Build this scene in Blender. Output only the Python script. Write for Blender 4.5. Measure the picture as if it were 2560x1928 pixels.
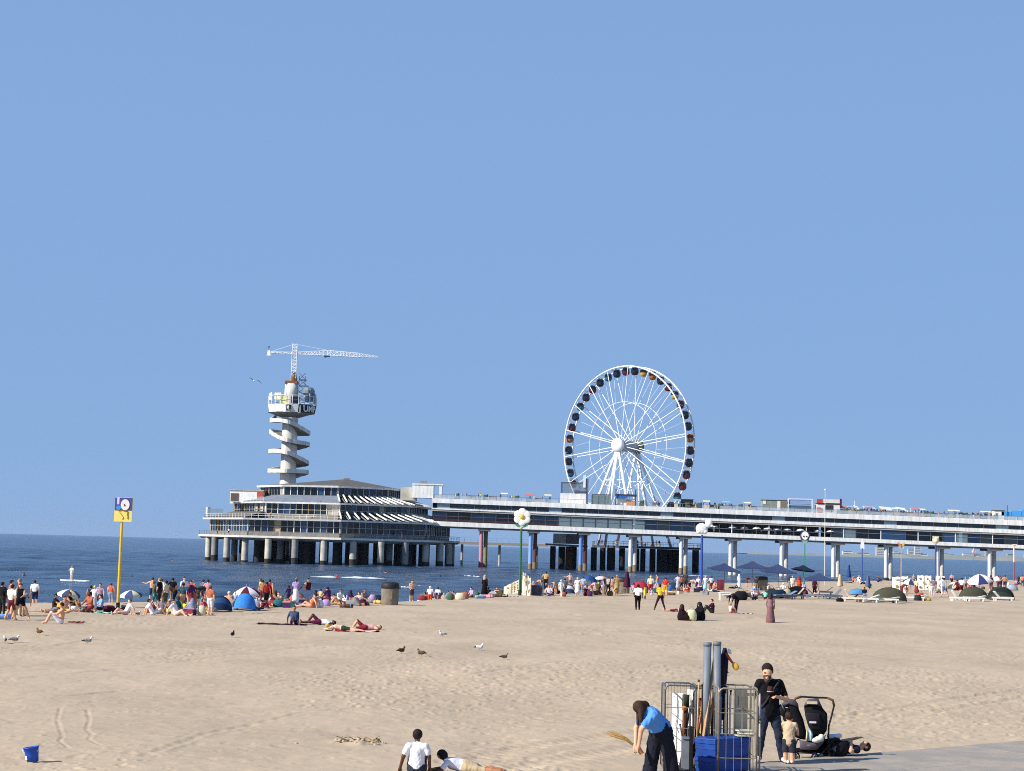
import bpy, math, random
import numpy as np
from mathutils import Vector, Matrix

for o in list(bpy.data.objects):
    bpy.data.objects.remove(o, do_unlink=True)
S = bpy.context.scene
COL = S.collection
R = math.radians
rng = random.Random(11)

# ------------------------------------------------------------------ camera
FPX, IW, IH = 4200.0, 2560.0, 1928.0
CZ = 3.9
ROLL = 0.027
PITCH = math.atan(402.5 / FPX)
Fv = Vector((0, math.cos(PITCH), math.sin(PITCH)))
U0 = Vector((0, -math.sin(PITCH), math.cos(PITCH)))
X0 = Vector((1, 0, 0))
Rv = X0 * math.cos(ROLL) + U0 * math.sin(ROLL)
Uv = -X0 * math.sin(ROLL) + U0 * math.cos(ROLL)
CAM = Vector((0, 0, CZ))
cd = bpy.data.cameras.new('camera')
cam = bpy.data.objects.new('camera', cd)
COL.objects.link(cam)
cd.sensor_fit = 'HORIZONTAL'
cd.sensor_width = 36.0
cd.lens = FPX / IW * 36.0
cd.clip_start = 0.5
cd.clip_end = 90000
m = Matrix((Rv, Uv, -Fv)).transposed().to_4x4()
m.translation = CAM
cam.matrix_world = m
S.camera = cam

# ------------------------------------------------------------------ sun, sky, exposure
SUN_EL, SUN_BACK = 35.0, 27.0           # elevation; degrees the sun stands behind the camera's left shoulder
sd = Vector((-math.cos(R(SUN_BACK)) * math.cos(R(SUN_EL)), -math.sin(R(SUN_BACK)) * math.cos(R(SUN_EL)), math.sin(R(SUN_EL))))
sl = bpy.data.lights.new('sun', 'SUN')
sl.energy = 5.0
sl.angle = R(0.53)
sl.color = (1.0, 0.94, 0.85)
sun = bpy.data.objects.new('sun', sl)
COL.objects.link(sun)
sun.rotation_euler = (-sd).to_track_quat('-Z', 'Y').to_euler()
sun.location = (-60, -20, 80)
w = bpy.data.worlds.new('World')
S.world = w
w.use_nodes = True
nt = w.node_tree
nt.nodes.clear()
sky = nt.nodes.new('ShaderNodeTexSky')
sky.sky_type = 'NISHITA'
sky.sun_disc = False
sky.sun_elevation = R(SUN_EL)
sky.sun_rotation = math.atan2(sd.x, sd.y)
sky.altitude = 0
sky.air_density = 1.0
sky.dust_density = 0.0
sky.ozone_density = 6.0
hs = nt.nodes.new('ShaderNodeMix')
hs.data_type = 'RGBA'
hs.blend_type = 'MIX'
hs.inputs[0].default_value = 0.92
tcw = nt.nodes.new('ShaderNodeTexCoord')
sxz = nt.nodes.new('ShaderNodeSeparateXYZ')
nt.links.new(tcw.outputs['Generated'], sxz.inputs[0])
mrw = nt.nodes.new('ShaderNodeMapRange')
mrw.interpolation_type = 'SMOOTHSTEP'
mrw.inputs[1].default_value = 0.2; mrw.inputs[2].default_value = 1.0
nt.links.new(sxz.outputs['Z'], mrw.inputs[0])
mxw = nt.nodes.new('ShaderNodeMix'); mxw.data_type = 'RGBA'
mxw.inputs[6].default_value = (2.38, 4.08, 7.16, 1)     # the clear even blue of the day ...
mxw.inputs[7].default_value = (0.95, 1.95, 4.2, 1)      # ... deepening towards the zenith
nt.links.new(mrw.outputs[0], mxw.inputs[0])
nt.links.new(mxw.outputs[2], hs.inputs[7])
bg = nt.nodes.new('ShaderNodeBackground')
bg.inputs[1].default_value = 0.080
wo = nt.nodes.new('ShaderNodeOutputWorld')
nt.links.new(sky.outputs[0], hs.inputs[6])
nt.links.new(hs.outputs[2], bg.inputs[0])
nt.links.new(bg.outputs[0], wo.inputs[0])
S.view_settings.view_transform = 'Standard'
S.view_settings.look = 'None'
S.view_settings.gamma = 1.0
S.view_settings.exposure = 0.36
S.view_settings.use_curve_mapping = False
S.render.engine = 'CYCLES'
S.cycles.pixel_filter_type = 'BLACKMAN_HARRIS'
S.cycles.filter_width = 1.0
S.cycles.use_denoising = False
S.cycles.sample_clamp_direct = 4.0
S.cycles.sample_clamp_indirect = 2.5

# ------------------------------------------------------------------ helpers: picture <-> place
def proj(p):
    d = Vector(p) - CAM
    c = d.dot(Fv)
    return IW / 2 + FPX * d.dot(Rv) / c, IH / 2 - FPX * d.dot(Uv) / c
def ray(px, py):
    return Fv + Rv * ((px - IW / 2) / FPX) - Uv * ((py - IH / 2) / FPX)
def at(px, py, y):
    d = ray(px, py)
    return CAM + d * (y / d.y)
def hor(px):
    return 1332.0 + ROLL * px
CREST = [(-120, 40), (-60, 84), (-30, 99), (-8, 118), (0, 142), (6, 178), (27, 222), (60, 280), (95, 335), (160, 420), (260, 560)]
cxs = np.array([c[0] for c in CREST], float)
cys = np.array([c[1] for c in CREST], float)
def gz(x, y):
    s = np.asarray(y, float) - np.interp(x, cxs, cys)
    k = 4.0
    sp = np.where(s / k > 30, s, k * np.log1p(np.exp(np.minimum(s / k, 30))))
    return -np.minimum(0.065 * sp, 5.0)
def G(px, py):
    d = ray(px, py)
    p = CAM.copy()
    z = 0.0
    for _ in range(12):
        t = (z - CZ) / d.z
        p = CAM + d * t
        z = float(gz(p.x, p.y)) if p.y < 700 else 0.0
        z = max(z, -0.6)
    return Vector((p.x, p.y, z))
def GD(px, depth):
    p = at(px, hor(px), depth)
    return Vector((p.x, depth, float(gz(p.x, depth))))

# ------------------------------------------------------------------ helpers: numpy noise
def hash2(ix, iy, seed=0):
    h = (ix.astype(np.int64) * 374761393 + iy.astype(np.int64) * 668265263 + seed * 144664) & 0x7fffffff
    h = ((h ^ (h >> 13)) * 1274126177) & 0x7fffffff
    return ((h ^ (h >> 16)) & 0xffff) / 65535.0
def vnoise(x, y, seed=0):
    ix, iy = np.floor(x), np.floor(y)
    fx, fy = x - ix, y - iy
    fx = fx * fx * (3 - 2 * fx); fy = fy * fy * (3 - 2 * fy)
    a = hash2(ix, iy, seed); b = hash2(ix + 1, iy, seed); c = hash2(ix, iy + 1, seed); d = hash2(ix + 1, iy + 1, seed)
    return (a * (1 - fx) + b * fx) * (1 - fy) + (c * (1 - fx) + d * fx) * fy - 0.5
def dimples(x, y, cell, seed, rmin, rmax, prob):
    x = x / cell; y = y / cell
    ix, iy = np.floor(x), np.floor(y)
    out = np.zeros_like(x)
    for dx in (-1, 0, 1):
        for dy in (-1, 0, 1):
            jx, jy = ix + dx, iy + dy
            ux = jx + hash2(jx, jy, seed); uy = jy + hash2(jx, jy, seed + 1)
            rr = rmin + (rmax - rmin) * hash2(jx, jy, seed + 2)
            an = 6.283 * hash2(jx, jy, seed + 3)
            on = hash2(jx, jy, seed + 4) < prob
            ex, ey = x - ux, y - uy
            a = (ex * np.cos(an) + ey * np.sin(an)) / (rr * 1.5); b = (-ex * np.sin(an) + ey * np.cos(an)) / (rr * 0.75)
            q = a * a + b * b
            out += np.where(on, -np.exp(-q * 1.6) + 0.55 * np.exp(-((np.sqrt(q) - 1.35) ** 2) * 6) * (a > -0.2), 0)
    return out

# ------------------------------------------------------------------ helpers: materials
def srgb(h):
    if not isinstance(h, str): return tuple(h)
    h = h.lstrip('#')
    c = [int(h[i:i + 2], 16) / 255 for i in (0, 2, 4)]
    return tuple(v / 12.92 if v < 0.04045 else ((v + 0.055) / 1.055) ** 2.4 for v in c)
MATS = {}
def M(col, rough=0.75, metal=0.0, var=0.18, scale=6.0, spec=0.3, bump=0.0, name=None, gen=False):
    key = (col if isinstance(col, str) else tuple(col), rough, metal, var, scale, bump)
    if key in MATS: return MATS[key]
    c = srgb(col)
    mt = bpy.data.materials.new(name or 'paint')
    mt.use_nodes = True
    n = mt.node_tree.nodes; L = mt.node_tree.links
    b = n['Principled BSDF']
    b.inputs['Roughness'].default_value = rough
    b.inputs['Metallic'].default_value = metal
    b.inputs['Specular IOR Level'].default_value = spec
    tc = n.new('ShaderNodeTexCoord')
    no = n.new('ShaderNodeTexNoise')
    no.inputs['Scale'].default_value = scale
    no.inputs['Detail'].default_value = 4
    L.new(tc.outputs['Object'], no.inputs['Vector'])
    mr = n.new('ShaderNodeMapRange')
    mr.inputs[1].default_value = 0.3; mr.inputs[2].default_value = 0.7
    mr.inputs[3].default_value = 1 - var; mr.inputs[4].default_value = 1 + var * 0.6
    L.new(no.outputs[0], mr.inputs[0])
    mx = n.new('ShaderNodeMix'); mx.data_type = 'RGBA'; mx.blend_type = 'MULTIPLY'
    mx.inputs[0].default_value = 1
    mx.inputs[6].default_value = (*c, 1)
    L.new(mr.outputs[0], mx.inputs[7])
    L.new(mx.outputs[2], b.inputs['Base Color'])
    if bump:
        bp = n.new('ShaderNodeBump')
        bp.inputs['Strength'].default_value = bump
        bp.inputs['Distance'].default_value = 0.02
        L.new(no.outputs[0], bp.inputs['Height'])
        L.new(bp.outputs[0], b.inputs['Normal'])
    MATS[key] = mt
    return mt
def glass(col, trans, name='glass', rough=0.06):
    key = ('g', col, trans)
    if key in MATS: return MATS[key]
    mt = bpy.data.materials.new(name); mt.use_nodes = True
    n = mt.node_tree.nodes; L = mt.node_tree.links
    b = n['Principled BSDF']
    b.inputs['Base Color'].default_value = (*srgb(col), 1)
    b.inputs['Roughness'].default_value = rough
    b.inputs['Specular IOR Level'].default_value = 0.6
    tr = n.new('ShaderNodeBsdfTransparent')
    ms = n.new('ShaderNodeMixShader')
    no = n.new('ShaderNodeTexNoise'); no.inputs['Scale'].default_value = 0.8
    bp = n.new('ShaderNodeBump'); bp.inputs['Strength'].default_value = 0.05
    L.new(no.outputs[0], bp.inputs['Height']); L.new(bp.outputs[0], b.inputs['Normal'])
    ms.inputs[0].default_value = trans
    L.new(b.outputs[0], ms.inputs[1]); L.new(tr.outputs[0], ms.inputs[2])
    L.new(ms.outputs[0], n['Material Output'].inputs[0])
    MATS[key] = mt
    return mt
def cloth(col, var=0.16): return M(col, 0.92, 0, var, 9.0, 0.15, 0.25, name='cloth')
def paint(col, rough=0.5): return M(col, rough, 0, 0.10, 2.0, 0.4, name='paint')

# ------------------------------------------------------------------ helpers: objects
WO = {}
def tag(o, label=None, cat=None, group=None, kind=None):
    if label: o['label'] = label
    if cat: o['category'] = cat
    if group: o['group'] = group
    if kind: o['kind'] = kind
    return o
def empty(name, loc, label=None, cat=None, group=None, kind=None):
    o = bpy.data.objects.new(name, None)
    COL.objects.link(o)
    o.location = loc
    o.empty_display_size = 0.2
    WO[o.name] = Vector(loc)
    return tag(o, label, cat, group, kind)
def link_mesh(name, me, parent=None, loc=None):
    o = bpy.data.objects.new(name, me)
    COL.objects.link(o)
    if parent is not None:
        o.parent = parent
        WO[o.name] = WO[parent.name].copy()
        if loc is not None:
            o.location = Vector(loc) - WO[parent.name]
            WO[o.name] = Vector(loc)
    else:
        o.location = loc if loc is not None else (0, 0, 0)
        WO[o.name] = Vector(o.location)
    return o
class MB:
    """collects shapes given in world coordinates; build() makes ONE mesh object"""
    def __init__(s): s.v = []; s.f = []; s.m = []
    def add(s, vs, fs, mi=0):
        b = len(s.v)
        s.v += [tuple(p) for p in vs]
        s.f += [tuple(i + b for i in f) for f in fs]
        s.m += [mi] * len(fs)
        return s
    def box(s, c, size, rz=0, mi=0, taper=1.0, rot=None):
        hx, hy, hz = size[0] / 2, size[1] / 2, size[2] / 2
        mt = rot if rot is not None else Matrix.Rotation(rz, 3, 'Z')
        c = Vector(c)
        vs = []
        for z in (-1, 1):
            k = taper if z > 0 else 1
            for x, y in ((-1, -1), (1, -1), (1, 1), (-1, 1)):
                vs.append(c + mt @ Vector((x * hx * k, y * hy * k, z * hz)))
        return s.add(vs, [(3, 2, 1, 0), (4, 5, 6, 7), (0, 1, 5, 4), (1, 2, 6, 5), (2, 3, 7, 6), (3, 0, 4, 7)], mi)
    def bar(s, p0, p1, wdt, hgt=None, mi=0):
        p0, p1 = Vector(p0), Vector(p1)
        d = p1 - p0
        q = d.to_track_quat('X', 'Z').to_matrix()
        return s.box((p0 + p1) / 2, (d.length, wdt, hgt or wdt), mi=mi, rot=q)
    def tube(s, p0, p1, r0, r1=None, n=8, mi=0, caps=True):
        r1 = r0 if r1 is None else r1
        p0, p1 = Vector(p0), Vector(p1)
        d = p1 - p0
        if d.length < 1e-6: return s
        q = d.to_track_quat('Z', 'Y').to_matrix()
        vs = []
        for p, r in ((p0, r0), (p1, r1)):
            for i in range(n):
                a = 2 * math.pi * i / n
                vs.append(p + q @ Vector((r * math.cos(a), r * math.sin(a), 0)))
        fs = [(i, (i + 1) % n, n + (i + 1) % n, n + i) for i in range(n)]
        if caps: fs += [tuple(range(n - 1, -1, -1)), tuple(range(n, 2 * n))]
        return s.add(vs, fs, mi)
    def path(s, pts, r, n=6, mi=0, closed=False):
        pts = [Vector(p) for p in pts]
        k = len(pts)
        rs = r if isinstance(r, (list, tuple)) else [r] * k
        vs = []
        up = None
        for i, p in enumerate(pts):
            a = pts[(i - 1) % k] if (closed or i > 0) else p
            b = pts[(i + 1) % k] if (closed or i < k - 1) else p
            t = (b - a).normalized()
            if up is None:
                up = Vector((0, 0, 1)) if abs(t.z) < 0.9 else Vector((0, 1, 0))
            e = t.cross(up)
            e = e.normalized() if e.length > 1e-5 else Vector((1, 0, 0))
            up = e.cross(t).normalized()
            for j in range(n):
                q = 2 * math.pi * j / n
                vs.append(p + (e * math.cos(q) + up * math.sin(q)) * rs[i])
        fs = []
        for i in range(k if closed else k - 1):
            i2 = (i + 1) % k
            for j in range(n):
                j2 = (j + 1) % n
                fs.append((i * n + j, i * n + j2, i2 * n + j2, i2 * n + j))
        if not closed: fs += [tuple(range(n)), tuple(range(k * n - 1, (k - 1) * n - 1, -1))]
        return s.add(vs, fs, mi)
    def lathe(s, c, prof, n=16, mi=0, sx=1, sy=1, a0=0.0, a1=2 * math.pi):
        c = Vector(c)
        full = abs(a1 - a0 - 2 * math.pi) < 1e-4
        k = n if full else n + 1
        vs = []
        for r, z in prof:
            for i in range(k):
                a = a0 + (a1 - a0) * i / n
                vs.append(c + Vector((r * math.cos(a) * sx, r * math.sin(a) * sy, z)))
        fs = []
        for j in range(len(prof) - 1):
            for i in range(n):
                i2 = (i + 1) % k
                fs.append((j * k + i, j * k + i2, (j + 1) * k + i2, (j + 1) * k + i))
        return s.add(vs, fs, mi)
    def ball(s, c, rx, ry=None, rz=None, n=10, m=7, mi=0, rot=None):
        ry = ry or rx; rz = rz or rx
        c = Vector(c)
        vs = []
        for j in range(m + 1):
            t = math.pi * j / m
            for i in range(n):
                a = 2 * math.pi * i / n
                q = Vector((rx * math.sin(t) * math.cos(a), ry * math.sin(t) * math.sin(a), rz * math.cos(t)))
                vs.append(c + (rot @ q if rot else q))
        fs = [(j * n + i, (j + 1) * n + i, (j + 1) * n + (i + 1) % n, j * n + (i + 1) % n) for j in range(m) for i in range(n)]
        return s.add(vs, fs, mi)
    def prism(s, pts, d, mi=0):
        """closed outline (list of Vectors, planar) pushed along d"""
        pts = [Vector(p) for p in pts]; d = Vector(d); n = len(pts)
        vs = pts + [p + d for p in pts]
        fs = [tuple(range(n)), tuple(range(2 * n - 1, n - 1, -1))] + [(i, n + i, n + (i + 1) % n, (i + 1) % n) for i in range(n)]
        return s.add(vs, fs, mi)
    def sheet(s, rows, mi=0):
        k = len(rows[0]); b = [p for r in rows for p in r]
        fs = [(j * k + i, j * k + i + 1, (j + 1) * k + i + 1, (j + 1) * k + i) for j in range(len(rows) - 1) for i in range(k - 1)]
        return s.add(b, fs, mi)
    def build(s, name, mats, parent=None, smooth=False, base=None):
        org = WO[parent.name] if parent is not None else Vector(base if base is not None else (0, 0, 0))
        me = bpy.data.meshes.new(name)
        me.from_pydata([(p[0] - org.x, p[1] - org.y, p[2] - org.z) for p in s.v], [], s.f)
        if not isinstance(mats, (list, tuple)): mats = [mats]
        for q in mats: me.materials.append(q)
        if len(mats) > 1: me.polygons.foreach_set('material_index', s.m)
        if smooth: me.polygons.foreach_set('use_smooth', [True] * len(me.polygons))
        me.update()
        import bmesh as _b
        bm = _b.new(); bm.from_mesh(me); _b.ops.recalc_face_normals(bm, faces=bm.faces); bm.to_mesh(me); bm.free()
        return link_mesh(name, me, parent, loc=None if parent is not None else org)
def copy_tree(o, parent=None, loc=None, rz=None):
    c = o.copy()
    COL.objects.link(c)
    c.parent = parent
    if loc is not None: c.location = loc
    if rz is not None: c.rotation_euler = (0, 0, rz)
    for ch in o.children: copy_tree(ch, c)
    return c
def np_mesh(name, V, Fq, mats, smooth=True, mi=None):
    me = bpy.data.meshes.new(name)
    me.vertices.add(len(V)); me.vertices.foreach_set('co', np.asarray(V, np.float32).ravel())
    nf = len(Fq)
    me.loops.add(nf * 4); me.loops.foreach_set('vertex_index', np.asarray(Fq, np.int32).ravel())
    me.polygons.add(nf); me.polygons.foreach_set('loop_start', np.arange(nf, dtype=np.int32) * 4)
    for q in (mats if isinstance(mats, (list, tuple)) else [mats]): me.materials.append(q)
    me.update(calc_edges=True)
    if smooth: me.polygons.foreach_set('use_smooth', np.ones(nf, bool))
    if mi is not None: me.polygons.foreach_set('material_index', np.asarray(mi, np.int32))
    me.validate(verbose=False)
    return me
def grid_faces(nr, nc):
    i = np.arange((nr - 1) * nc).reshape(nr - 1, nc)[:, :-1].ravel()
    return np.stack([i, i + 1, i + 1 + nc, i + nc], 1)

# ------------------------------------------------------------------ beach
def sand_material():
    mt = bpy.data.materials.new('dry_sand'); mt.use_nodes = True
    n = mt.node_tree.nodes; L = mt.node_tree.links
    b = n['Principled BSDF']; b.inputs['Roughness'].default_value = 0.95; b.inputs['Specular IOR Level'].default_value = 0.1
    tc = n.new('ShaderNodeTexCoord')
    def noise(scale, det, sy=1.0):
        mp = n.new('ShaderNodeMapping'); mp.inputs['Scale'].default_value = (1, sy, 1)
        L.new(tc.outputs['Object'], mp.inputs[0])
        q = n.new('ShaderNodeTexNoise'); q.inputs['Scale'].default_value = scale; q.inputs['Detail'].default_value = det
        L.new(mp.outputs[0], q.inputs['Vector'])
        return q
    a, c, g = noise(0.22, 7, .6), noise(2.2, 6), noise(14, 4)
    cr = n.new('ShaderNodeValToRGB')
    cr.color_ramp.elements[0].position = 0.34; cr.color_ramp.elements[0].color = (0.402, 0.316, 0.226, 1)
    cr.color_ramp.elements[1].position = 0.68; cr.color_ramp.elements[1].color = (0.540, 0.428, 0.304, 1)
    ad = n.new('ShaderNodeMath'); ad.operation = 'MULTIPLY_ADD'; ad.inputs[1].default_value = 0.62
    L.new(a.outputs[0], ad.inputs[0])
    m2 = n.new('ShaderNodeMath'); m2.operation = 'MULTIPLY_ADD'; m2.inputs[1].default_value = 0.30
    L.new(c.outputs[0], m2.inputs[0])
    m3 = n.new('ShaderNodeMath'); m3.operation = 'MULTIPLY'; m3.inputs[1].default_value = 0.12
    L.new(g.outputs[0], m3.inputs[0]); L.new(m3.outputs[0], m2.inputs[2]); L.new(m2.outputs[0], ad.inputs[2])
    L.new(ad.outputs[0], cr.inputs[0]); L.new(cr.outputs[0], b.inputs['Base Color'])
    bp = n.new('ShaderNodeBump'); bp.inputs['Strength'].default_value = 0.5; bp.inputs['Distance'].default_value = 0.012
    L.new(g.outputs[0], bp.inputs['Height']); L.new(bp.outputs[0], b.inputs['Normal'])
    return mt
SAND = sand_material()
def seg_dist(x, y, pts):
    best = np.full(x.shape, 1e9); along = np.zeros(x.shape); acc = 0.0
    for (x0, y0), (x1, y1) in zip(pts[:-1], pts[1:]):
        dx, dy = x1 - x0, y1 - y0; l2 = dx * dx + dy * dy
        t = np.clip(((x - x0) * dx + (y - y0) * dy) / l2, 0, 1)
        d = np.hypot(x - x0 - t * dx, y - y0 - t * dy)
        m_ = d < best
        along = np.where(m_, acc + t * math.sqrt(l2), along); best = np.minimum(best, d); acc += math.sqrt(l2)
    return best, along
def gpts(*pp):
    return [(G(*p).x, G(*p).y) for p in pp]
TRACKS = [  # (ground polyline, width, depth, ripple wavelength)
    (gpts((150, 1772), (143, 1800), (152, 1830), (158, 1842), (148, 1852), (170, 1870)), 0.04, 0.014, 0),
    (gpts((218, 1775), (224, 1800), (216, 1825), (230, 1836), (222, 1848), (250, 1862)), 0.04, 0.014, 0),
    (gpts((1150, 1905), (1330, 1868), (1540, 1838), (1760, 1815)), 0.28, 0.05, 0.30),
    (gpts((1250, 1928), (1420, 1898), (1600, 1870)), 0.28, 0.05, 0.30),
    (gpts((1990, 1800), (2200, 1775), (2560, 1722)), 0.16, 0.045, 0),
    (gpts((2040, 1812), (2300, 1785), (2560, 1745)), 0.16, 0.04, 0),
    (gpts((0, 1752), (180, 1742), (330, 1722), (520, 1716)), 0.12, 0.04, 0),
    (gpts((60, 1700), (300, 1672), (620, 1660)), 0.12, 0.03, 0),
    (gpts((700, 1735), (960, 1722), (1250, 1726)), 0.10, 0.03, 0),
    (gpts((120, 1840), (280, 1836), (420, 1842)), 0.08, 0.04, 0),
    (gpts((0, 1622), (140, 1615), (260, 1600)), 0.15, 0.04, 0),
    (gpts((1180, 1690), (1420, 1652), (1660, 1640)), 0.12, 0.03, 0),
    (gpts((0, 1668), (420, 1640), (820, 1600), (1240, 1580)), 0.16, 0.022, 0), (gpts((0, 1684), (430, 1655), (840, 1612), (1260, 1592)), 0.16, 0.022, 0),
    (gpts((1300, 1700), (1700, 1690), (2100, 1650), (2560, 1600)), 0.16, 0.02, 0), (gpts((1290, 1716), (1700, 1706), (2110, 1664), (2560, 1612)), 0.16, 0.02, 0),
    (gpts((360, 1890), (520, 1830), (760, 1780), (1100, 1750)), 0.09, 0.02, 0.72), (gpts((0, 1890), (260, 1880), (560, 1892), (880, 1880)), 0.08, 0.02, 0.66),
]
def sand_height(x, y):
    z = gz(x, y)
    near = np.clip((112 - y) / 45, 0, 1)
    z = z + 0.10 * vnoise(x / 9, y / 9, 3) + 0.05 * vnoise(x / 2.6, y / 3.1, 4)
    z = z + near * (0.040 * vnoise(x / 1.1, y / 1.3, 5) + 0.018 * vnoise(x / 0.33, y / 0.36, 6))
    pat = np.clip(0.42 + 2.2 * vnoise(x / 3.5, y / 7, 7) + 1.2 * vnoise(x / 11, y / 17, 8), 0.28, 1.15)
    z = z + near * pat * (0.036 * dimples(x, y, 0.50, 20, 0.16, 0.34, 0.75) + 0.017 * dimples(x, y, 0.28, 40, 0.15, 0.3, 0.6))
    far = np.clip((y - 45) / 40, 0, 1)
    z = z + far * 0.045 * dimples(x, y, 2.4, 60, 0.1, 0.28, 0.45)
    for pts, wd, dp, rip in TRACKS:
        d, al = seg_dist(x, y, pts)
        q = d / wd
        mod = (0.55 + 0.45 * np.sin(al * 6.283 / rip)) if rip else (0.75 + 0.5 * vnoise(al / 0.5, al * 0, 9))
        z = z - dp * mod * np.exp(-q * q) + 0.5 * dp * mod * np.exp(-((q - 1.7) ** 2) * 2.2)
    # little heap of dug sand
    p = G(893, 1858)
    for ox, oy, hh, ww in ((0, 0, .07, .22), (.35, .1, .05, .2), (-.3, .15, .05, .2), (.7, -.05, .03, .2), (0.15, -0.25, 0.04, 0.2)):
        z = z + hh * np.exp(-(((x - p.x - ox) / ww) ** 2 + ((y - p.y - oy) / (ww * 1.1)) ** 2)) * (1 + 0.9 * vnoise(x / 0.12, y / 0.14, 12))
    # low rise of raked sand below the seated boys
    q = G(1130, 1936)
    z = z + 0.06 * np.exp(-(((x - q.x) / 0.7) ** 2 + ((y - q.y) / 0.25) ** 2))
    return z
def build_beach():
    u = np.concatenate([np.linspace(-0.75, -0.335, 30)[:-1], np.linspace(-0.335, 0.335, 780), np.linspace(0.335, 0.9, 30)[1:]])
    rows = [-40, -10, 4, 10, 15, 19]
    rows += list(1680 * CZ / np.linspace(1680 * CZ / 22.0, 1680 * CZ / 128.0, 520))
    rows += list(np.linspace(130, 420, 110)) + [450, 500, 560, 640]
    yy = np.array(rows)
    Y, Ug = np.meshgrid(yy, u, indexing='ij')
    X = Ug * np.maximum(Y, 22.0)
    Z = sand_height(X, Y)
    V = np.stack([X, Y, Z], -1).reshape(-1, 3)
    o = link_mesh('beach_sand', np_mesh('beach_sand', V, grid_faces(len(yy), len(u)), SAND))
    tag(o, 'wide beige beach of dry trodden sand', None, None, 'structure')
build_beach()
def sz(p):
    return float(sand_height(np.array([p[0]], float), np.array([p[1]], float))[0])
def GS(px, py):
    p = G(px, py); p.z = sz(p); return p

# paved strip in the lower right
def build_paving():
    a, b = G(1660, 1931), G(2560, 1857)
    d = Vector((b.x - a.x, b.y - a.y, 0)); d.normalize()
    nrm = Vector((d.y, -d.x, 0))
    a0 = Vector((a.x, a.y, 0)) - d * 1.2
    rows = []
    mt = bpy.data.materials.new('sandy_concrete'); mt.use_nodes = True
    nn = mt.node_tree.nodes; LL = mt.node_tree.links; bb = nn['Principled BSDF']; bb.inputs['Roughness'].default_value = .95; bb.inputs['Specular IOR Level'].default_value = .1
    tcc = nn.new('ShaderNodeTexCoord')
    n1 = nn.new('ShaderNodeTexNoise'); n1.inputs['Scale'].default_value = .9; n1.inputs['Detail'].default_value = 8; n1.inputs['Roughness'].default_value = .65
    n2 = nn.new('ShaderNodeTexNoise'); n2.inputs['Scale'].default_value = 18; n2.inputs['Detail'].default_value = 5
    for q in (n1, n2): LL.new(tcc.outputs['Object'], q.inputs['Vector'])
    rr_ = nn.new('ShaderNodeValToRGB'); rr_.color_ramp.elements[0].position = .40; rr_.color_ramp.elements[0].color = (.36, .33, .295, 1); rr_.color_ramp.elements[1].position = .60; rr_.color_ramp.elements[1].color = (.46, .395, .325, 1)
    LL.new(n1.outputs[0], rr_.inputs[0])
    mm = nn.new('ShaderNodeMix'); mm.data_type = 'RGBA'; mm.blend_type = 'MULTIPLY'; mm.inputs[0].default_value = .35
    LL.new(rr_.outputs[0], mm.inputs[6]); LL.new(n2.outputs[0], mm.inputs[7]); LL.new(mm.outputs[2], bb.inputs['Base Color'])
    bpp = nn.new('ShaderNodeBump'); bpp.inputs['Strength'].default_value = .5; bpp.inputs['Distance'].default_value = .01; LL.new(n2.outputs[0], bpp.inputs['Height']); LL.new(bpp.outputs[0], bb.inputs['Normal'])
    root = empty('paved_path', (a0.x, a0.y, 0), 'sandy grey paved path crossing the lower right corner', None, None, 'structure')
    L_, Wd = 2.4, 2.0
    for i in range(9):
        for j in range(4):
            c = a0 + d * (L_ * (i + 0.5)) + nrm * (Wd * (j + 0.5))
            mb = MB().box((c.x, c.y, -0.055 + rng.uniform(-.003, .003)), (L_ - 0.015, Wd - 0.015, 0.20), rz=math.atan2(d.y, d.x))
            mb.build('paving_slab', mt, root)
build_paving()

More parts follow.
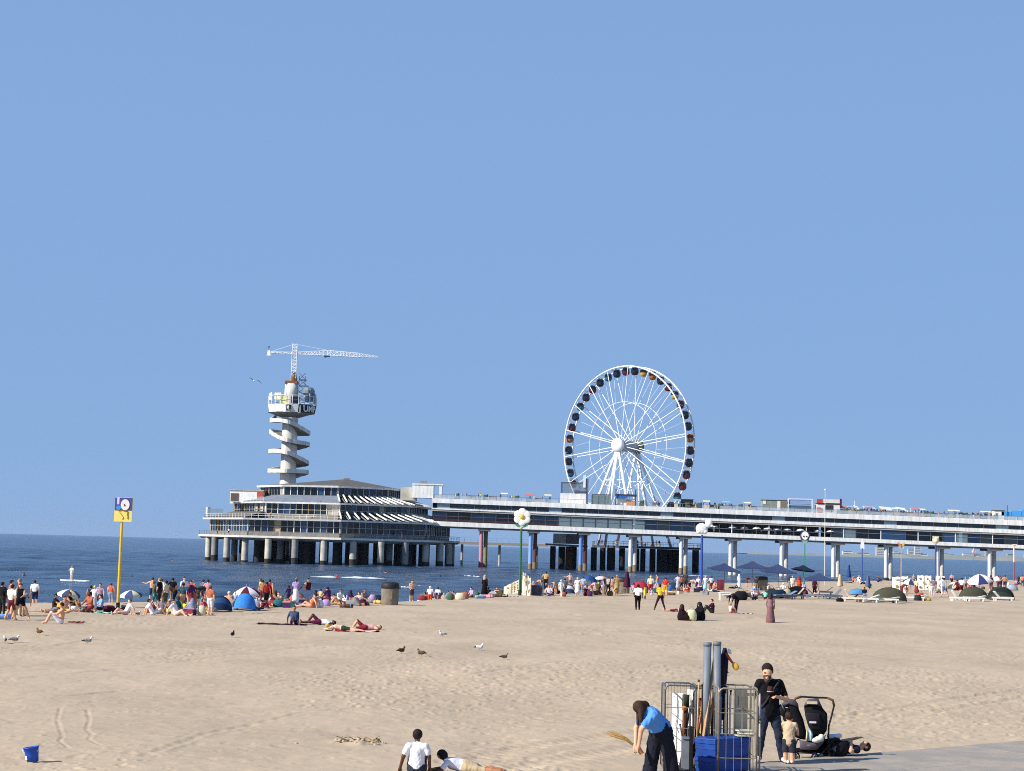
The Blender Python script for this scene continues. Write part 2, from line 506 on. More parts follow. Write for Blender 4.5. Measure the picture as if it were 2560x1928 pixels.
# ------------------------------------------------------------------ sea
SEA = -1.8
def sea_material():
    mt = bpy.data.materials.new('sea_water'); mt.use_nodes = True
    n = mt.node_tree.nodes; L = mt.node_tree.links
    b = n['Principled BSDF']; b.inputs['Roughness'].default_value = 0.16; b.inputs['IOR'].default_value = 1.333
    tc = n.new('ShaderNodeTexCoord')
    mp = n.new('ShaderNodeMapping'); mp.inputs['Scale'].default_value = (0.35, 1.0, 1)
    L.new(tc.outputs['Object'], mp.inputs[0])
    q = n.new('ShaderNodeTexNoise'); q.inputs['Scale'].default_value = 0.9; q.inputs['Detail'].default_value = 7; q.inputs['Roughness'].default_value = 0.62
    L.new(mp.outputs[0], q.inputs['Vector'])
    bp = n.new('ShaderNodeBump'); bp.inputs['Strength'].default_value = 1.0; bp.inputs['Distance'].default_value = 1.1
    L.new(q.outputs[0], bp.inputs['Height']); L.new(bp.outputs[0], b.inputs['Normal'])
    # body colour; broad patches also paint in the light and dark of chop, scattered flecks of foam
    p = n.new('ShaderNodeTexNoise'); p.inputs['Scale'].default_value = 0.05; p.inputs['Detail'].default_value = 6
    mp2 = n.new('ShaderNodeMapping'); mp2.inputs['Scale'].default_value = (3.2, 1.5, 1)
    L.new(tc.outputs['Object'], mp2.inputs[0]); L.new(mp2.outputs[0], p.inputs['Vector'])
    cr = n.new('ShaderNodeValToRGB')
    cr.color_ramp.elements[0].position = 0.40; cr.color_ramp.elements[0].color = (0.014, 0.038, 0.086, 1)
    cr.color_ramp.elements[1].position = 0.62; cr.color_ramp.elements[1].color = (0.048, 0.092, 0.165, 1)
    L.new(p.outputs[0], cr.inputs[0])
    fo = n.new('ShaderNodeTexNoise'); fo.inputs['Scale'].default_value = 0.11; fo.inputs['Detail'].default_value = 6; fo.inputs['Roughness'].default_value = 0.7
    mp3 = n.new('ShaderNodeMapping'); mp3.inputs['Scale'].default_value = (0.8, 1.6, 1)
    L.new(tc.outputs['Object'], mp3.inputs[0]); L.new(mp3.outputs[0], fo.inputs['Vector'])
    fr = n.new('ShaderNodeMapRange'); fr.inputs[1].default_value = 0.665; fr.inputs[2].default_value = 0.74
    L.new(fo.outputs[0], fr.inputs[0])
    mx = n.new('ShaderNodeMix'); mx.data_type = 'RGBA'
    L.new(fr.outputs[0], mx.inputs[0]); L.new(cr.outputs[0], mx.inputs[6]); mx.inputs[7].default_value = (0.5, 0.55, 0.6, 1)
    L.new(mx.outputs[2], b.inputs['Base Color'])
    return mt
def wave(x, y):
    w1 = vnoise(x / 16, y / 5.5, 31); w2 = vnoise(x / 6, y / 2.6, 32); w3 = vnoise(x / 40, y / 14, 33)
    return 0.62 * w1 + 0.34 * w2 + 0.4 * w3
def build_sea():
    yy = np.concatenate([np.arange(60, 620, 1.05), np.geomspace(622, 13500, 120)])
    u = np.concatenate([np.linspace(-0.9, -0.36, 24)[:-1], np.linspace(-0.36, 0.36, 420), np.linspace(0.36, 0.9, 24)[1:]])
    Y, Ug = np.meshgrid(yy, u, indexing='ij')
    X = Ug * Y
    fade = np.clip((1500 - Y) / 1200, 0, 1)
    Z = SEA + wave(X, Y) * fade
    V = np.stack([X, Y, Z], -1).reshape(-1, 3)
    o = link_mesh('sea', np_mesh('sea', V, grid_faces(len(yy), len(u)), sea_material()))
    tag(o, 'choppy dark blue sea reaching to the horizon', None, None, 'structure')
build_sea()
FOAM = M('#c9d4df', 0.9, 0, 0.35, .8, 0.2, 0.6, name='sea_foam')
def breaker(px0, py0, px1, py1, hgt, label, thick=2.2, depth=None):
    """a curling line of white water between two picture points on the sea"""
    def on_sea(px, py):
        d = ray(px, py); t = (SEA - CZ) / d.z
        return CAM + d * t
    a, b = on_sea(px0, py0), on_sea(px1, py1)
    n = 40
    rows = []
    prof = [(-0.5, -0.15), (-0.35, 0.35), (-0.1, 0.8), (0.1, 1.0), (0.4, 0.7), (0.9, 0.25), (1.5, -0.15)]
    for k, (oy, oz) in enumerate(prof):
        r = []
        for i in range(n + 1):
            t = i / n
            p = a.lerp(b, t)
            e = max(0.0, math.sin(math.pi * t)) ** 0.5 * (0.15 + 1.4 * float(vnoise(np.array([t * 11.0]), np.array([px0 * 1.0]), 5)[0] + .5))
            jit = float(vnoise(np.array([t * 17.0 + k]), np.array([k * 3.1]), 8)[0])
            r.append(Vector((p.x, p.y + oy * thick + jit * thick * 0.5, SEA + 0.12 + oz * hgt * e)))
        rows.append(r)
    mb = MB().sheet(rows)
    o = mb.build('breaking_wave', FOAM, None, smooth=True, base=(a + b) / 2)
    tag(o, label, 'wave', 'lines of white water off the beach')
# ------------------------------------------------------------------ bodies: one continuous surface from tapered limbs
SKIN_, TOP_, SLV_, FORE_, PEL_, THI_, SHIN_, HAIR_, FOOT_, X1_, X2_ = range(11)
def sdf_body(bones, vox, name, keep_mats=11, fold=0.0):
    P0 = np.array([b[0] for b in bones], float); P1 = np.array([b[1] for b in bones], float)
    r = np.array([max(b[2], b[3]) for b in bones])
    lo = np.minimum(P0, P1).min(0) - r.max() - 3 * vox
    hi = np.maximum(P0, P1).max(0) + r.max() + 3 * vox
    n = np.ceil((hi - lo) / vox).astype(int) + 1
    D = np.full(n, 9.0, np.float32); Lb = np.zeros(n, np.int8); Dm = np.full(n, 9.0, np.float32)
    ax = [lo[i] + vox * np.arange(n[i]) for i in range(3)]
    for b in bones:
        p0, p1, r0, r1, slot = np.array(b[0], float), np.array(b[1], float), b[2], b[3], b[4]
        k = b[5] if len(b) > 5 else 0.03
        rm = max(r0, r1) + k + 3 * vox
        i0 = np.maximum(((np.minimum(p0, p1) - rm - lo) / vox).astype(int), 0)
        i1 = np.minimum(((np.maximum(p0, p1) + rm - lo) / vox).astype(int) + 2, n)
        sl_ = tuple(slice(i0[i], i1[i]) for i in range(3))
        X, Y, Z = np.meshgrid(ax[0][sl_[0]], ax[1][sl_[1]], ax[2][sl_[2]], indexing='ij')
        d = p1 - p0; l2 = max(float(d @ d), 1e-9)
        t = np.clip(((X - p0[0]) * d[0] + (Y - p0[1]) * d[1] + (Z - p0[2]) * d[2]) / l2, 0, 1)
        dist = np.sqrt((X - p0[0] - t * d[0]) ** 2 + (Y - p0[1] - t * d[1]) ** 2 + (Z - p0[2] - t * d[2]) ** 2) - (r0 + (r1 - r0) * t)
        cur = D[sl_]
        h = np.maximum(k - np.abs(cur - dist), 0) / k
        D[sl_] = np.minimum(cur, dist) - h * h * k * 0.25
        m_ = dist < Dm[sl_]
        Lb[sl_] = np.where(m_, slot, Lb[sl_]); Dm[sl_] = np.where(m_, dist, Dm[sl_])
    inside = D < 0
    # surface nets
    c = [n[i] - 1 for i in range(3)]
    cnt = np.zeros(c, np.int8); acc = np.zeros((*c, 3), np.float32); ne = np.zeros(c, np.float32)
    def crn(a, o): return a[o[0]:o[0] + c[0], o[1]:o[1] + c[1], o[2]:o[2] + c[2]]
    corners = [(i, j, k) for i in (0, 1) for j in (0, 1) for k in (0, 1)]
    for o in corners: cnt += crn(inside, o)
    act = (cnt > 0) & (cnt < 8)
    for a in corners:
        for dim in range(3):
            if a[dim] == 0:
                b = list(a); b[dim] = 1; b = tuple(b)
                A, B = crn(D, a), crn(D, b)
                x = (A < 0) != (B < 0)
                t = np.where(x, A / np.where(np.abs(A - B) < 1e-9, 1, A - B), 0)
                for q in range(3):
                    acc[..., q] += np.where(x, a[q] + (t if q == dim else 0), 0)
                ne += x
    idx = np.full(c, -1, np.int64); ids = np.argwhere(act); idx[act] = np.arange(len(ids))
    V = (ids + acc[act] / ne[act][:, None]) * vox + lo
    lab = Lb[:-1, :-1, :-1][act]
    F = []
    for dim in range(3):
        s0 = [slice(1, c[0]), slice(1, c[1]), slice(1, c[2])]
        A = inside[:-1, :-1, :-1]
        sa = [slice(1, c[i]) for i in range(3)]
        sb = list(sa); sb[dim] = slice(2, c[dim] + 1)
        A = inside[tuple(sa)]; B = inside[tuple(sb)]
        x = np.argwhere(A != B) + 1
        if not len(x): continue
        up = inside[tuple(x.T)]
        u, v = [(1, 2), (2, 0), (0, 1)][dim]
        def cell(du, dv):
            y = x.copy(); y[:, u] -= du; y[:, v] -= dv
            return idx[tuple(y.T)]
        q = np.stack([cell(0, 0), cell(1, 0), cell(1, 1), cell(0, 1)], 1)
        q = np.where(up[:, None], q, q[:, ::-1])
        F.append(q)
    F = np.concatenate(F); F = F[(F >= 0).all(1)]
    if fold:
        w_ = fold * (np.sin(V[:, 2] * 47 + 3 * np.sin(V[:, 0] * 19)) * np.sin(V[:, 0] * 31 + V[:, 2] * 13 + V[:, 1] * 23) + .8 * np.sin(V[:, 2] * 23 + V[:, 0] * 29 + 4 * np.sin(V[:, 1] * 11)) + .5 * np.sin(V[:, 0] * 71 - V[:, 2] * 17 + V[:, 1] * 53))
        ctr = V.mean(0)
        cl = np.isin(lab, (TOP_, SLV_, PEL_, THI_, SHIN_, X1_))
        off = (V - ctr); off[:, 2] = 0; off /= (np.linalg.norm(off, axis=1)[:, None] + 1e-6)
        V = V + off * (w_ * cl)[:, None]
    dummy = M('#888888')
    return np_mesh(name, V, F, [dummy] * keep_mats, True, lab[F[:, 0]])

def V3(*a): return np.array(a, float)
def body_bones(J, k=1.0, fem=False, loose=0.0, hands=False, wide=1.0):
    """J: joint positions in metres for an adult; k widens the limbs; zones become material slots"""
    B = []
    def bn(a, b, r0, r1, s, kk=0.035): B.append((a, b, r0 * k, r1 * k, s, kk))
    pel, che, nek, hed = J['pel'], J['che'], J['nek'], J['hed']
    bel = pel * 0.5 + che * 0.5
    hx = J['pL'] - J['pR']; sx = J['sL'] - J['sR']
    hx = hx / np.linalg.norm(hx); sx = sx / np.linalg.norm(sx)
    bn(pel + hx * .065, pel - hx * .065, .115 + loose, .115 + loose, PEL_)
    bn(pel + hx * .05, bel + sx * .045, .105 + loose, .095 + loose, TOP_, .05); bn(pel - hx * .05, bel - sx * .045, .105 + loose, .095 + loose, TOP_, .05)
    bn(bel + sx * .045, che + sx * .075 * wide, .098 + loose, .105 + loose, TOP_, .05); bn(bel - sx * .045, che - sx * .075 * wide, .098 + loose, .105 + loose, TOP_, .05)
    up = che * .55 + nek * .45
    bn(up + sx * .09, J['sL'] - sx * .03, .075, .062, TOP_, .05); bn(up - sx * .09, J['sR'] + sx * .03, .075, .062, TOP_, .05)
    bn(che, nek, .10, .06, TOP_, .05)
    for c in 'LR': bn(nek * .9 + che * .1, J['s' + c] * .9 + nek * .1, .055, .052, TOP_, .04)
    bn(nek, nek * .45 + hed * .55, .052, .05, SKIN_, .02)
    fw = J.get('fwd', V3(0, -1, 0)); fw = fw / np.linalg.norm(fw)
    hu = hed - nek; hu = hu / np.linalg.norm(hu)
    bn(hed - fw * .022 + hu * .022, hed - fw * .012 + hu * .03, .096, .094, HAIR_, .02)
    bn(hed + fw * .028 - hu * .005, hed + fw * .032 - hu * .055, .076, .062, SKIN_, .02)
    bn(hed + fw * .098 - hu * .01, hed + fw * .106 - hu * .03, .012, .016, SKIN_, .012)
    side = np.cross(fw, hu)
    for q in (-1, 1):
        bn(hed + side * q * .088 - hu * .012, hed + side * q * .09 - hu * .03, .016, .014, SKIN_, .008)
    for c in 'LR':
        s, e, h = J['s' + c], J['e' + c], J['h' + c]
        bn(s, s * .35 + e * .65, .058 + loose * .6, .05 + loose * .8, SLV_, .025)
        bn(s * .35 + e * .65, e, .045, .041, FORE_, .02)
        bn(e, h, .041, .029, FORE_, .02)
        d = h - e; d = d / np.linalg.norm(d)
        if hands:
            up_ = J.get('palm' + c, V3(0, 0, 1)); ac = np.cross(d, up_); ac = ac / (np.linalg.norm(ac) + 1e-9); nn = np.cross(ac, d)
            cu = J.get('curl' + c, 0.35)
            bn(h + ac * .018, h + d * .075 + ac * .022, .021, .018, SKIN_, .015); bn(h - ac * .018, h + d * .075 - ac * .022, .021, .018, SKIN_, .015)
            for i, (o, ln) in enumerate(((-.031, .062), (-.011, .074), (.011, .068), (.030, .052))):
                b0 = h + d * .078 + ac * o; b1 = b0 + d * ln * .5 - nn * ln * .5 * cu; b2 = b1 + d * ln * .5 * (1 - cu) - nn * ln * .5 * min(1, cu * 2)
                bn(b0, b1, .0105, .0098, SKIN_, .006); bn(b1, b2, .0098, .0085, SKIN_, .006)
            th = 1 if c == 'L' else -1
            b0 = h + d * .02 + ac * .028 * th; b1 = b0 + d * .035 + ac * .028 * th - nn * .012; b2 = b1 + d * .03 + ac * .006 * th - nn * .012
            bn(b0, b1, .014, .0115, SKIN_, .008); bn(b1, b2, .0115, .0095, SKIN_, .006)
        else:
            bn(h, h + d * .10, .033, .026, SKIN_, .02)
        p, kn, a, t = J['p' + c], J['k' + c], J['a' + c], J['t' + c]
        m1 = p * .45 + kn * .55
        bn(p, m1, .098 + loose, .078 + loose, PEL_, .03); bn(m1, kn, .072 + loose * .8, .06 + loose * .8, THI_, .025)
        bn(kn, kn * .55 + a * .45, .058 + loose * .8, .056 + loose * .8, SHIN_, .025); bn(kn * .55 + a * .45, a, .056 + loose * .8, .040 + loose, SHIN_, .02)
        bn(a + (t - a) * -.15, a + (t - a) * .6, .043, .040, FOOT_, .02); bn(a + (t - a) * .6, t, .040, .028, FOOT_, .02)
    return B
def base_pose(**kw):
    J = dict(pel=V3(0, 0, .95), che=V3(0, 0, 1.27), nek=V3(0, 0, 1.47), hed=V3(0, -.015, 1.63),
             sL=V3(.19, 0, 1.42), eL=V3(.25, .02, 1.14), hL=V3(.24, -.06, .90), sR=V3(-.19, 0, 1.42), eR=V3(-.25, .02, 1.14), hR=V3(-.24, -.06, .90),
             pL=V3(.09, 0, .91), kL=V3(.10, -.02, .50), aL=V3(.11, .02, .08), tL=V3(.13, -.15, .035), pR=V3(-.09, 0, .91), kR=V3(-.10, -.02, .50), aR=V3(-.11, .02, .08), tR=V3(-.13, -.15, .035))
    for q, v in kw.items(): J[q] = V3(*v) if isinstance(v, tuple) else v
    return J
POSES = {}
POSES['stand'] = base_pose()
POSES['hips'] = base_pose(eL=(.36, .06, 1.18), hL=(.19, -.06, 1.03), eR=(-.25, .0, 1.14), hR=(-.27, -.10, .90))
POSES['reach'] = base_pose(eL=(.42, -.06, 1.30), hL=(.62, -.16, 1.34), eR=(-.24, 0, 1.14), hR=(-.2, -.2, 1.0))
POSES['walk'] = base_pose(eL=(.25, -.10, 1.15), hL=(.22, -.25, .96), eR=(-.25, .12, 1.15), hR=(-.25, .12, .9), kL=(.10, .04, .50), aL=(.10, .34, .14), tL=(.11, .24, .03), kR=(-.09, -.20, .52), aR=(-.1, -.30, .09), tR=(-.11, -.47, .05))
POSES['stride'] = base_pose(eL=(.20, -.15, 1.18), hL=(.1, -.3, 1.1), eR=(-.22, .15, 1.15), hR=(-.22, .1, .9), kL=(.28, .02, .52), aL=(.46, .12, .12), tL=(.46, -.06, .03), kR=(-.18, -.06, .50), aR=(-.30, .0, .08), tR=(-.33, -.16, .035))
POSES['bend'] = base_pose(pel=(0, .12, .92), che=(0, -.18, 1.12), nek=(0, -.36, 1.14), hed=(0, -.48, 1.07), fwd=(0, -.5, -.85), sL=(.19, -.28, 1.13), sR=(-.19, -.28, 1.13),
                          eL=(.22, -.34, .86), hL=(.18, -.42, .62), eR=(-.22, -.34, .86), hR=(-.18, -.42, .62), pL=(.09, .12, .89), pR=(-.09, .12, .89), kL=(.10, .05, .49), kR=(-.10, .05, .49))
def sitp(dz=0, **kw):
    d = dict(pel=(0, .05, .13), che=(0, .09, .46), nek=(0, .07, .65), hed=(0, .04, .81), sL=(.19, .08, .60), sR=(-.19, .08, .60), eL=(.27, -.12, .44), hL=(.14, -.33, .46), eR=(-.27, -.12, .44), hR=(-.14, -.33, .46),
             pL=(.1, .0, .13), kL=(.13, -.36, .48), aL=(.13, -.55, .08), tL=(.14, -.72, .04), pR=(-.1, .0, .13), kR=(-.13, -.36, .48), aR=(-.13, -.55, .08), tR=(-.14, -.72, .04))
    d.update(kw); return base_pose(**d)
POSES['sit'] = sitp()
POSES['lean'] = sitp(che=(0, .20, .43), nek=(0, .26, .60), hed=(0, .26, .77), sL=(.19, .25, .56), sR=(-.19, .25, .56), eL=(.26, .42, .33), hL=(.25, .47, .08), eR=(-.26, .42, .33), hR=(-.25, .47, .08),
                     kL=(.12, -.38, .16), aL=(.14, -.80, .07), tL=(.16, -.86, .2), kR=(-.12, -.36, .34), aR=(-.13, -.62, .07), tR=(-.14, -.76, .04))
POSES['cross'] = sitp(kL=(.36, -.28, .16), aL=(-.02, -.42, .08), tL=(-.14, -.44, .05), kR=(-.36, -.28, .16), aR=(.02, -.34, .08), tR=(.14, -.36, .05), eL=(.27, -.02, .36), hL=(.2, -.26, .24), eR=(-.27, -.02, .36), hR=(-.2, -.26, .24))
POSES['kneel'] = base_pose(pel=(0, .14, .30), che=(0, .08, .62), nek=(0, .04, .81), hed=(0, 0, .97), sL=(.19, .06, .76), sR=(-.19, .06, .76), eL=(.25, -.1, .52), hL=(.17, -.3, .42), eR=(-.25, -.1, .52), hR=(-.17, -.3, .42),
                           pL=(.09, .1, .27), kL=(.13, -.28, .09), aL=(.12, .12, .07), tL=(.12, .26, .04), pR=(-.09, .1, .27), kR=(-.13, -.28, .09), aR=(-.12, .12, .07), tR=(-.12, .26, .04))
def liep(**kw):   # lies along x, head towards +x, on its back
    d = dict(pel=(0, 0, .13), che=(.33, 0, .15), nek=(.53, 0, .14), hed=(.69, 0, .15), fwd=(-.1, 0, 1), sL=(.47, .19, .12), sR=(.47, -.19, .12), eL=(.22, .27, .08), hL=(0, .25, .07), eR=(.22, -.27, .08), hR=(0, -.25, .07),
             pL=(-.03, .09, .12), kL=(-.46, .11, .11), aL=(-.86, .12, .08), tL=(-.92, .14, .2), pR=(-.03, -.09, .12), kR=(-.46, -.11, .11), aR=(-.86, -.12, .08), tR=(-.92, -.14, .2))
    d.update(kw); return base_pose(**d)
POSES['lie'] = liep()
POSES['lie_knee'] = liep(kL=(-.34, .10, .44), aL=(-.58, .1, .08), tL=(-.74, .1, .04), eR=(.50, -.4, .10), hR=(.66, -.2, .12))
POSES['prone'] = liep(fwd=(0.5, -.6, -.2), che=(.33, 0, .17), hed=(.68, 0, .2), eL=(.62, .32, .08), hL=(.78, .12, .07), eR=(.62, -.32, .08), hR=(.78, -.12, .07), tL=(-.96, .12, .04), tR=(-.96, -.12, .04))
def robe_bones(J, sit=False, k=1.0):
    B = body_bones(J, k)
    if sit:
        B += [((0, .05, .20), (0, -.30, .22), .27, .27, PEL_, .08), ((0, .0, .12), (0, -.48, .10), .26, .20, PEL_, .08), ((0, .06, .62), (0, .05, .35), .15, .24, TOP_, .08), ((0, .05, .84), (0, .07, .66), .115, .15, HAIR_, .05)]
    else:
        B += [((0, 0, .95), (0, .02, .12), .17, .30, PEL_, .06), ((0, 0, 1.30), (0, 0, .95), .15, .17, TOP_, .05), ((0, 0, 1.66), (0, .02, 1.46), .115, .14, HAIR_, .05)]
    return B
PMESH = {}
def pose_mesh(p):
    if p not in PMESH:
        if p == 'robe': B = robe_bones(POSES['stand'])
        elif p == 'robe_sit': B = robe_bones(POSES['sit'], True)
        elif p == 'dress':
            B = body_bones(POSES['hips']) + [((0, 0, 1.0), (0, 0, .45), .13, .24, PEL_, .05)]
        elif p == 'mini':   # for the far pier crowd
            B = body_bones(POSES['stand'], 1.08)
        elif p == 'mini_sit': B = body_bones(POSES['sit'], 1.08)
        else: B = body_bones(POSES[p], 1.04, loose=.006)
        PMESH[p] = sdf_body(B, 0.075 if p.startswith('mini') else 0.032, 'person_' + p)
    return PMESH[p]
SKINS = {'L': '#d9a583', 'M': '#b57d58', 'D': '#5a3826', 'P': '#e6b89c', 'B': '#35211a'}
def person(loc, pose, rz, h=1.7, skin='L', top='#ffffff', bot='#222233', hair='#2a1c14', slv=1, leg=0, foot=None, label=None, group=None, jit=True):
    """slv: 0 bare arms, 1 short, 2 long; leg: 0 shorts, 1 long, 2 brief; top None = bare chest"""
    me = pose_mesh(pose)
    o = link_mesh('person', me, None, loc)
    s = h / 1.75
    o.scale = (s * rng.uniform(.92, 1.12), s * rng.uniform(.95, 1.1), s)
    o.rotation_euler = (R(rng.uniform(-3, 3)), R(rng.uniform(-3, 3)), R(rz + rng.uniform(-8, 8)))
    sk = M(SKINS[skin], 0.6, 0, .12, 8, .35, name='skin')
    tp = cloth(top) if top else sk
    bt = cloth(bot)
    ml = [sk, tp, tp if slv >= 1 else sk, tp if slv == 2 else sk, bt, bt if leg < 2 and leg >= 0 else sk, bt if leg == 1 else sk, M(hair, .7, 0, .3, 14, .3, name='hair'), cloth(foot) if foot else sk, bt, bt]
    if leg == 0: ml[THI_] = sk if False else bt
    if leg == 2: ml[THI_] = sk
    for i, q in enumerate(ml):
        o.material_slots[i].link = 'OBJECT'
        o.material_slots[i].material = q
    tag(o, label, 'person', group)
    return o
# ------------------------------------------------------------------ the pier: white paint, concrete, glass
def streaky(col, var, name):
    mt = M(col, 0.62, 0, var, .9, .35, name=name)
    n = mt.node_tree.nodes; L = mt.node_tree.links
    no = [q for q in n if q.type == 'TEX_NOISE'][0]; tc = [q for q in n if q.type == 'TEX_COORD'][0]
    mp = n.new('ShaderNodeMapping'); mp.inputs['Scale'].default_value = (1.6, 1.6, .22)
    L.new(tc.outputs['Object'], mp.inputs[0]); L.new(mp.outputs[0], no.inputs['Vector'])
    no.inputs['Detail'].default_value = 4; no.inputs['Roughness'].default_value = .6
    return mt
WHITE = streaky('#f3f1ea', .24, 'salt_streaked_paint')
CONC = M('#b9b3a8', 0.9, 0, .22, .5, .2, name='weathered_concrete')
GREYC = M('#8d8a86', 0.9, 0, .2, .6, .2, name='grey_concrete')
DARKC = M('#3b3734', 0.95, 0, .25, .8, .2, name='dark_concrete')
ROOFG = M('#63605c', 0.9, 0, .15, .5, .2, name='grey_roofing')
ROOFB = M('#7d8591', 0.7, 0, .2, .6, .3, name='blue_grey_roofing')
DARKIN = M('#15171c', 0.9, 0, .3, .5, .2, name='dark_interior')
STEEL = M('#9aa0a6', 0.4, 0.6, .1, 3, .4, name='steel')
CURTAIN = M('#a8a294', .9, 0, .2, 2)
PANES = [glass('#0a0f18', .12), glass('#16263e', .10), glass('#1a2f33', .25), glass('#0a0c10', .35), glass('#27456b', .08), glass('#2b3336', .2)]
PC = Vector(((840 - 1280) / FPX * 440, 440.0, 0))     # centre of the pier-head pavilion
def oc(Rr, k, z):
    a = R(10 + 45 * k)
    return Vector((PC.x + Rr * math.sin(a), PC.y - Rr * math.cos(a), z))
def oct_ring(Rr, z): return [oc(Rr, k, z) for k in range(8)]
def oct_slab(mb, R0, z0, R1, z1):
    a, b = oct_ring(R0, z0), oct_ring(R1, z1)
    mb.add(a + b, [tuple(range(8)), tuple(range(15, 7, -1))] + [(i, (i + 1) % 8, 8 + (i + 1) % 8, 8 + i) for i in range(8)])
    return mb
VIS = (-3, -2, -1, 0, 1)
def build_pavilion():
    P = empty('pier_pavilion', (PC.x, PC.y, SEA), 'three storey glass pavilion with grey roof standing on pillars at the pier head', 'building')
    oct_slab(MB(), 33.3, 4.0, 33.8, 4.39).build('deck_slab', GREYC, P)
    oct_slab(MB(), 34.0, 4.40, 34.0, 4.9).build('deck_edge', M('#d9d6cd', .7, 0, .15, .6), P)
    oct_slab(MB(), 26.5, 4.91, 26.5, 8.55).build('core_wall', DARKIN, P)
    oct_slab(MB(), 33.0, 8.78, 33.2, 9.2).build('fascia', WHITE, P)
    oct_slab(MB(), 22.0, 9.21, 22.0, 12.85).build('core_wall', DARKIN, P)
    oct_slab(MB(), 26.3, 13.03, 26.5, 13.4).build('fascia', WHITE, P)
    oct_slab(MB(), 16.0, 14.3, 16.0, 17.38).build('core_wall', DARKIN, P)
    oct_slab(MB(), 19.6, 17.4, 19.8, 17.85).build('fascia', WHITE, P)
    # top roof: shallow eight-sided pyramid, each slope its own panel
    ap = Vector((PC.x + 3.5, PC.y, 20.3))
    for k in range(8):
        a, b = oc(19.3, k, 17.86), oc(19.3, k + 1, 17.86)
        MB().add([a, b, ap], [(0, 1, 2)]).build('roof_slope', ROOFG, P)
    MB().box((ap.x, ap.y, 20.3), (1.4, 1.4, .5)).build('roof_vent', GREYC, P)
    # storeys: posts, panes, sills
    for lev, (Rw, z0, z1, nwin, back) in enumerate(((31.0, 4.91, 8.77, 14, 0), (25.0, 9.21, 13.02, 12, 0), (18.6, 15.25, 17.39, 8, 0))):
        zs = z0 + (1.0 if lev == 0 else 1.3 if lev == 1 else 0.15)
        for k in range(-4, 4):
            a, b = oc(Rw, k, 0), oc(Rw, k + 1, 0)
            d = (b - a); ln = d.length; d.normalize()
            nrm = Vector((d.y, -d.x, 0))
            mid = (a + b) / 2
            rzk = math.atan2(d.y, d.x)
            if k not in VIS:
                MB().box((mid.x, mid.y, (z0 + z1) / 2), (ln, .3, z1 - z0), rz=rzk).build('wall', CONC, P); continue
            if zs - z0 > .05:
                MB().box((mid.x, mid.y, (z0 + zs) / 2), (ln - .3, .28, zs - z0), rz=rzk).build('sill_wall', M('#7e7a72', .9, 0, .25, .8), P)
            zt = z0 + (z1 - z0) * .62
            for i in range(nwin + 1):
                p = a + d * (ln * i / nwin)
                wide = (i == 0 or i == nwin)
                MB().box((p.x, p.y, (zs + z1) / 2), (.5 if wide else rng.choice((.10, .13, .13, .2)), .30, z1 - zs), rz=rzk).build('window_post', rng.choice((WHITE, WHITE, CONC, CONC, GREYC, M('#b08a4a', .7))) if k < 0 else rng.choice((CONC, GREYC)), P)  # posts on the right faces get darker colours, their shade painted in
                if i < nwin:
                    q = a + d * (ln * (i + .5) / nwin) - nrm * .05
                    if lev == 1 and k == -1 and i == nwin - 2 + 1:
                        MB().box((q.x, q.y, (zs + z1) / 2), (ln / nwin, .25, z1 - zs), rz=rzk).build('blank_panel', CONC, P); continue
                    w = rng.choice((0, 0, 0, 1, 1, 2, 3, 3, 4, 5, 6))
                    if lev == 0 and k == -2 and i > 5: w = rng.choice((1, 4, 4, 1, 2))
                    MB().box((q.x, q.y, (zs + z1) / 2), (ln / nwin - .22, .06, z1 - zs), rz=rzk).build('window_pane', (PANES + [CURTAIN])[w], P)
            if lev < 2:
                MB().box((mid.x + nrm.x * .12, mid.y + nrm.y * .12, zt), (ln, .12, .10), rz=rzk).build('transom', CONC, P)
    # what lies between the storeys
    for k in VIS:
        for (Ro, zo, Ri, zi, lev) in ((32.6, 9.22, 25.4, 10.9, 0), (26.0, 13.42, 18.8, 15.2, 1)):
            a, b, c, d = oc(Ro, k, zo), oc(Ro, k + 1, zo), oc(Ri, k + 1, zi), oc(Ri, k, zi)
            if k <= -1 and not (lev == 0 and k == -1):
                n = 4
                for i in range(n):
                    t0, t1 = i / n, (i + 1) / n - .004
                    MB().prism([a.lerp(b, t0), a.lerp(b, t1), d.lerp(c, t1), d.lerp(c, t0)], (0, 0, .12)).build('roof_panel', ROOFG if lev == 0 else ROOFB, P)
            elif k >= 0:
                MB().prism([a, b, c, d], (0, 0, .05)).build('awning_glass', glass('#101418', .25), P)
                n = 10
                for i in range(n + 1):
                    t = i / n
                    p, q = a.lerp(b, t), d.lerp(c, t)
                    MB().bar(p + Vector((0, 0, .34)), q + Vector((0, 0, .5)), .30, .28).build('rafter', WHITE, P)
    def railing(Rr, z, k, n, h=1.1, m_=WHITE):
        a, b = oc(Rr, k, z), oc(Rr, k + 1, z)
        mb = MB()
        for zz in (h, h * .55): mb.bar(a + Vector((0, 0, zz)), b + Vector((0, 0, zz)), .06)
        for i in range(n + 1):
            p = a.lerp(b, i / n); mb.bar(p, p + Vector((0, 0, h)), .06)
        mb.build('railing', m_, P)
    for k in VIS: railing(33.8, 4.91, k, 16, 1.1, STEEL)
    railing(32.4, 9.22, -1, 14); railing(32.6, 9.22, -2, 14); railing(32.6, 9.22, -3, 14)
    railing(26.0, 13.41, -2, 10)
    # glazed wind screen at the far end of the terrace, little roof hut, stair block
    a = oc(32.0, -2, 9.22)
    MB().box((a.x - .2, a.y + 2, 10.6), (.5, 4, 2.7)).build('wind_screen', WHITE, P)
    MB().box((a.x + 2.2, a.y - 1, 10.4), (4, .12, 2.2)).build('wind_screen', glass('#8fa3ad', .5), P)
    h = at(620, 1240, 432)
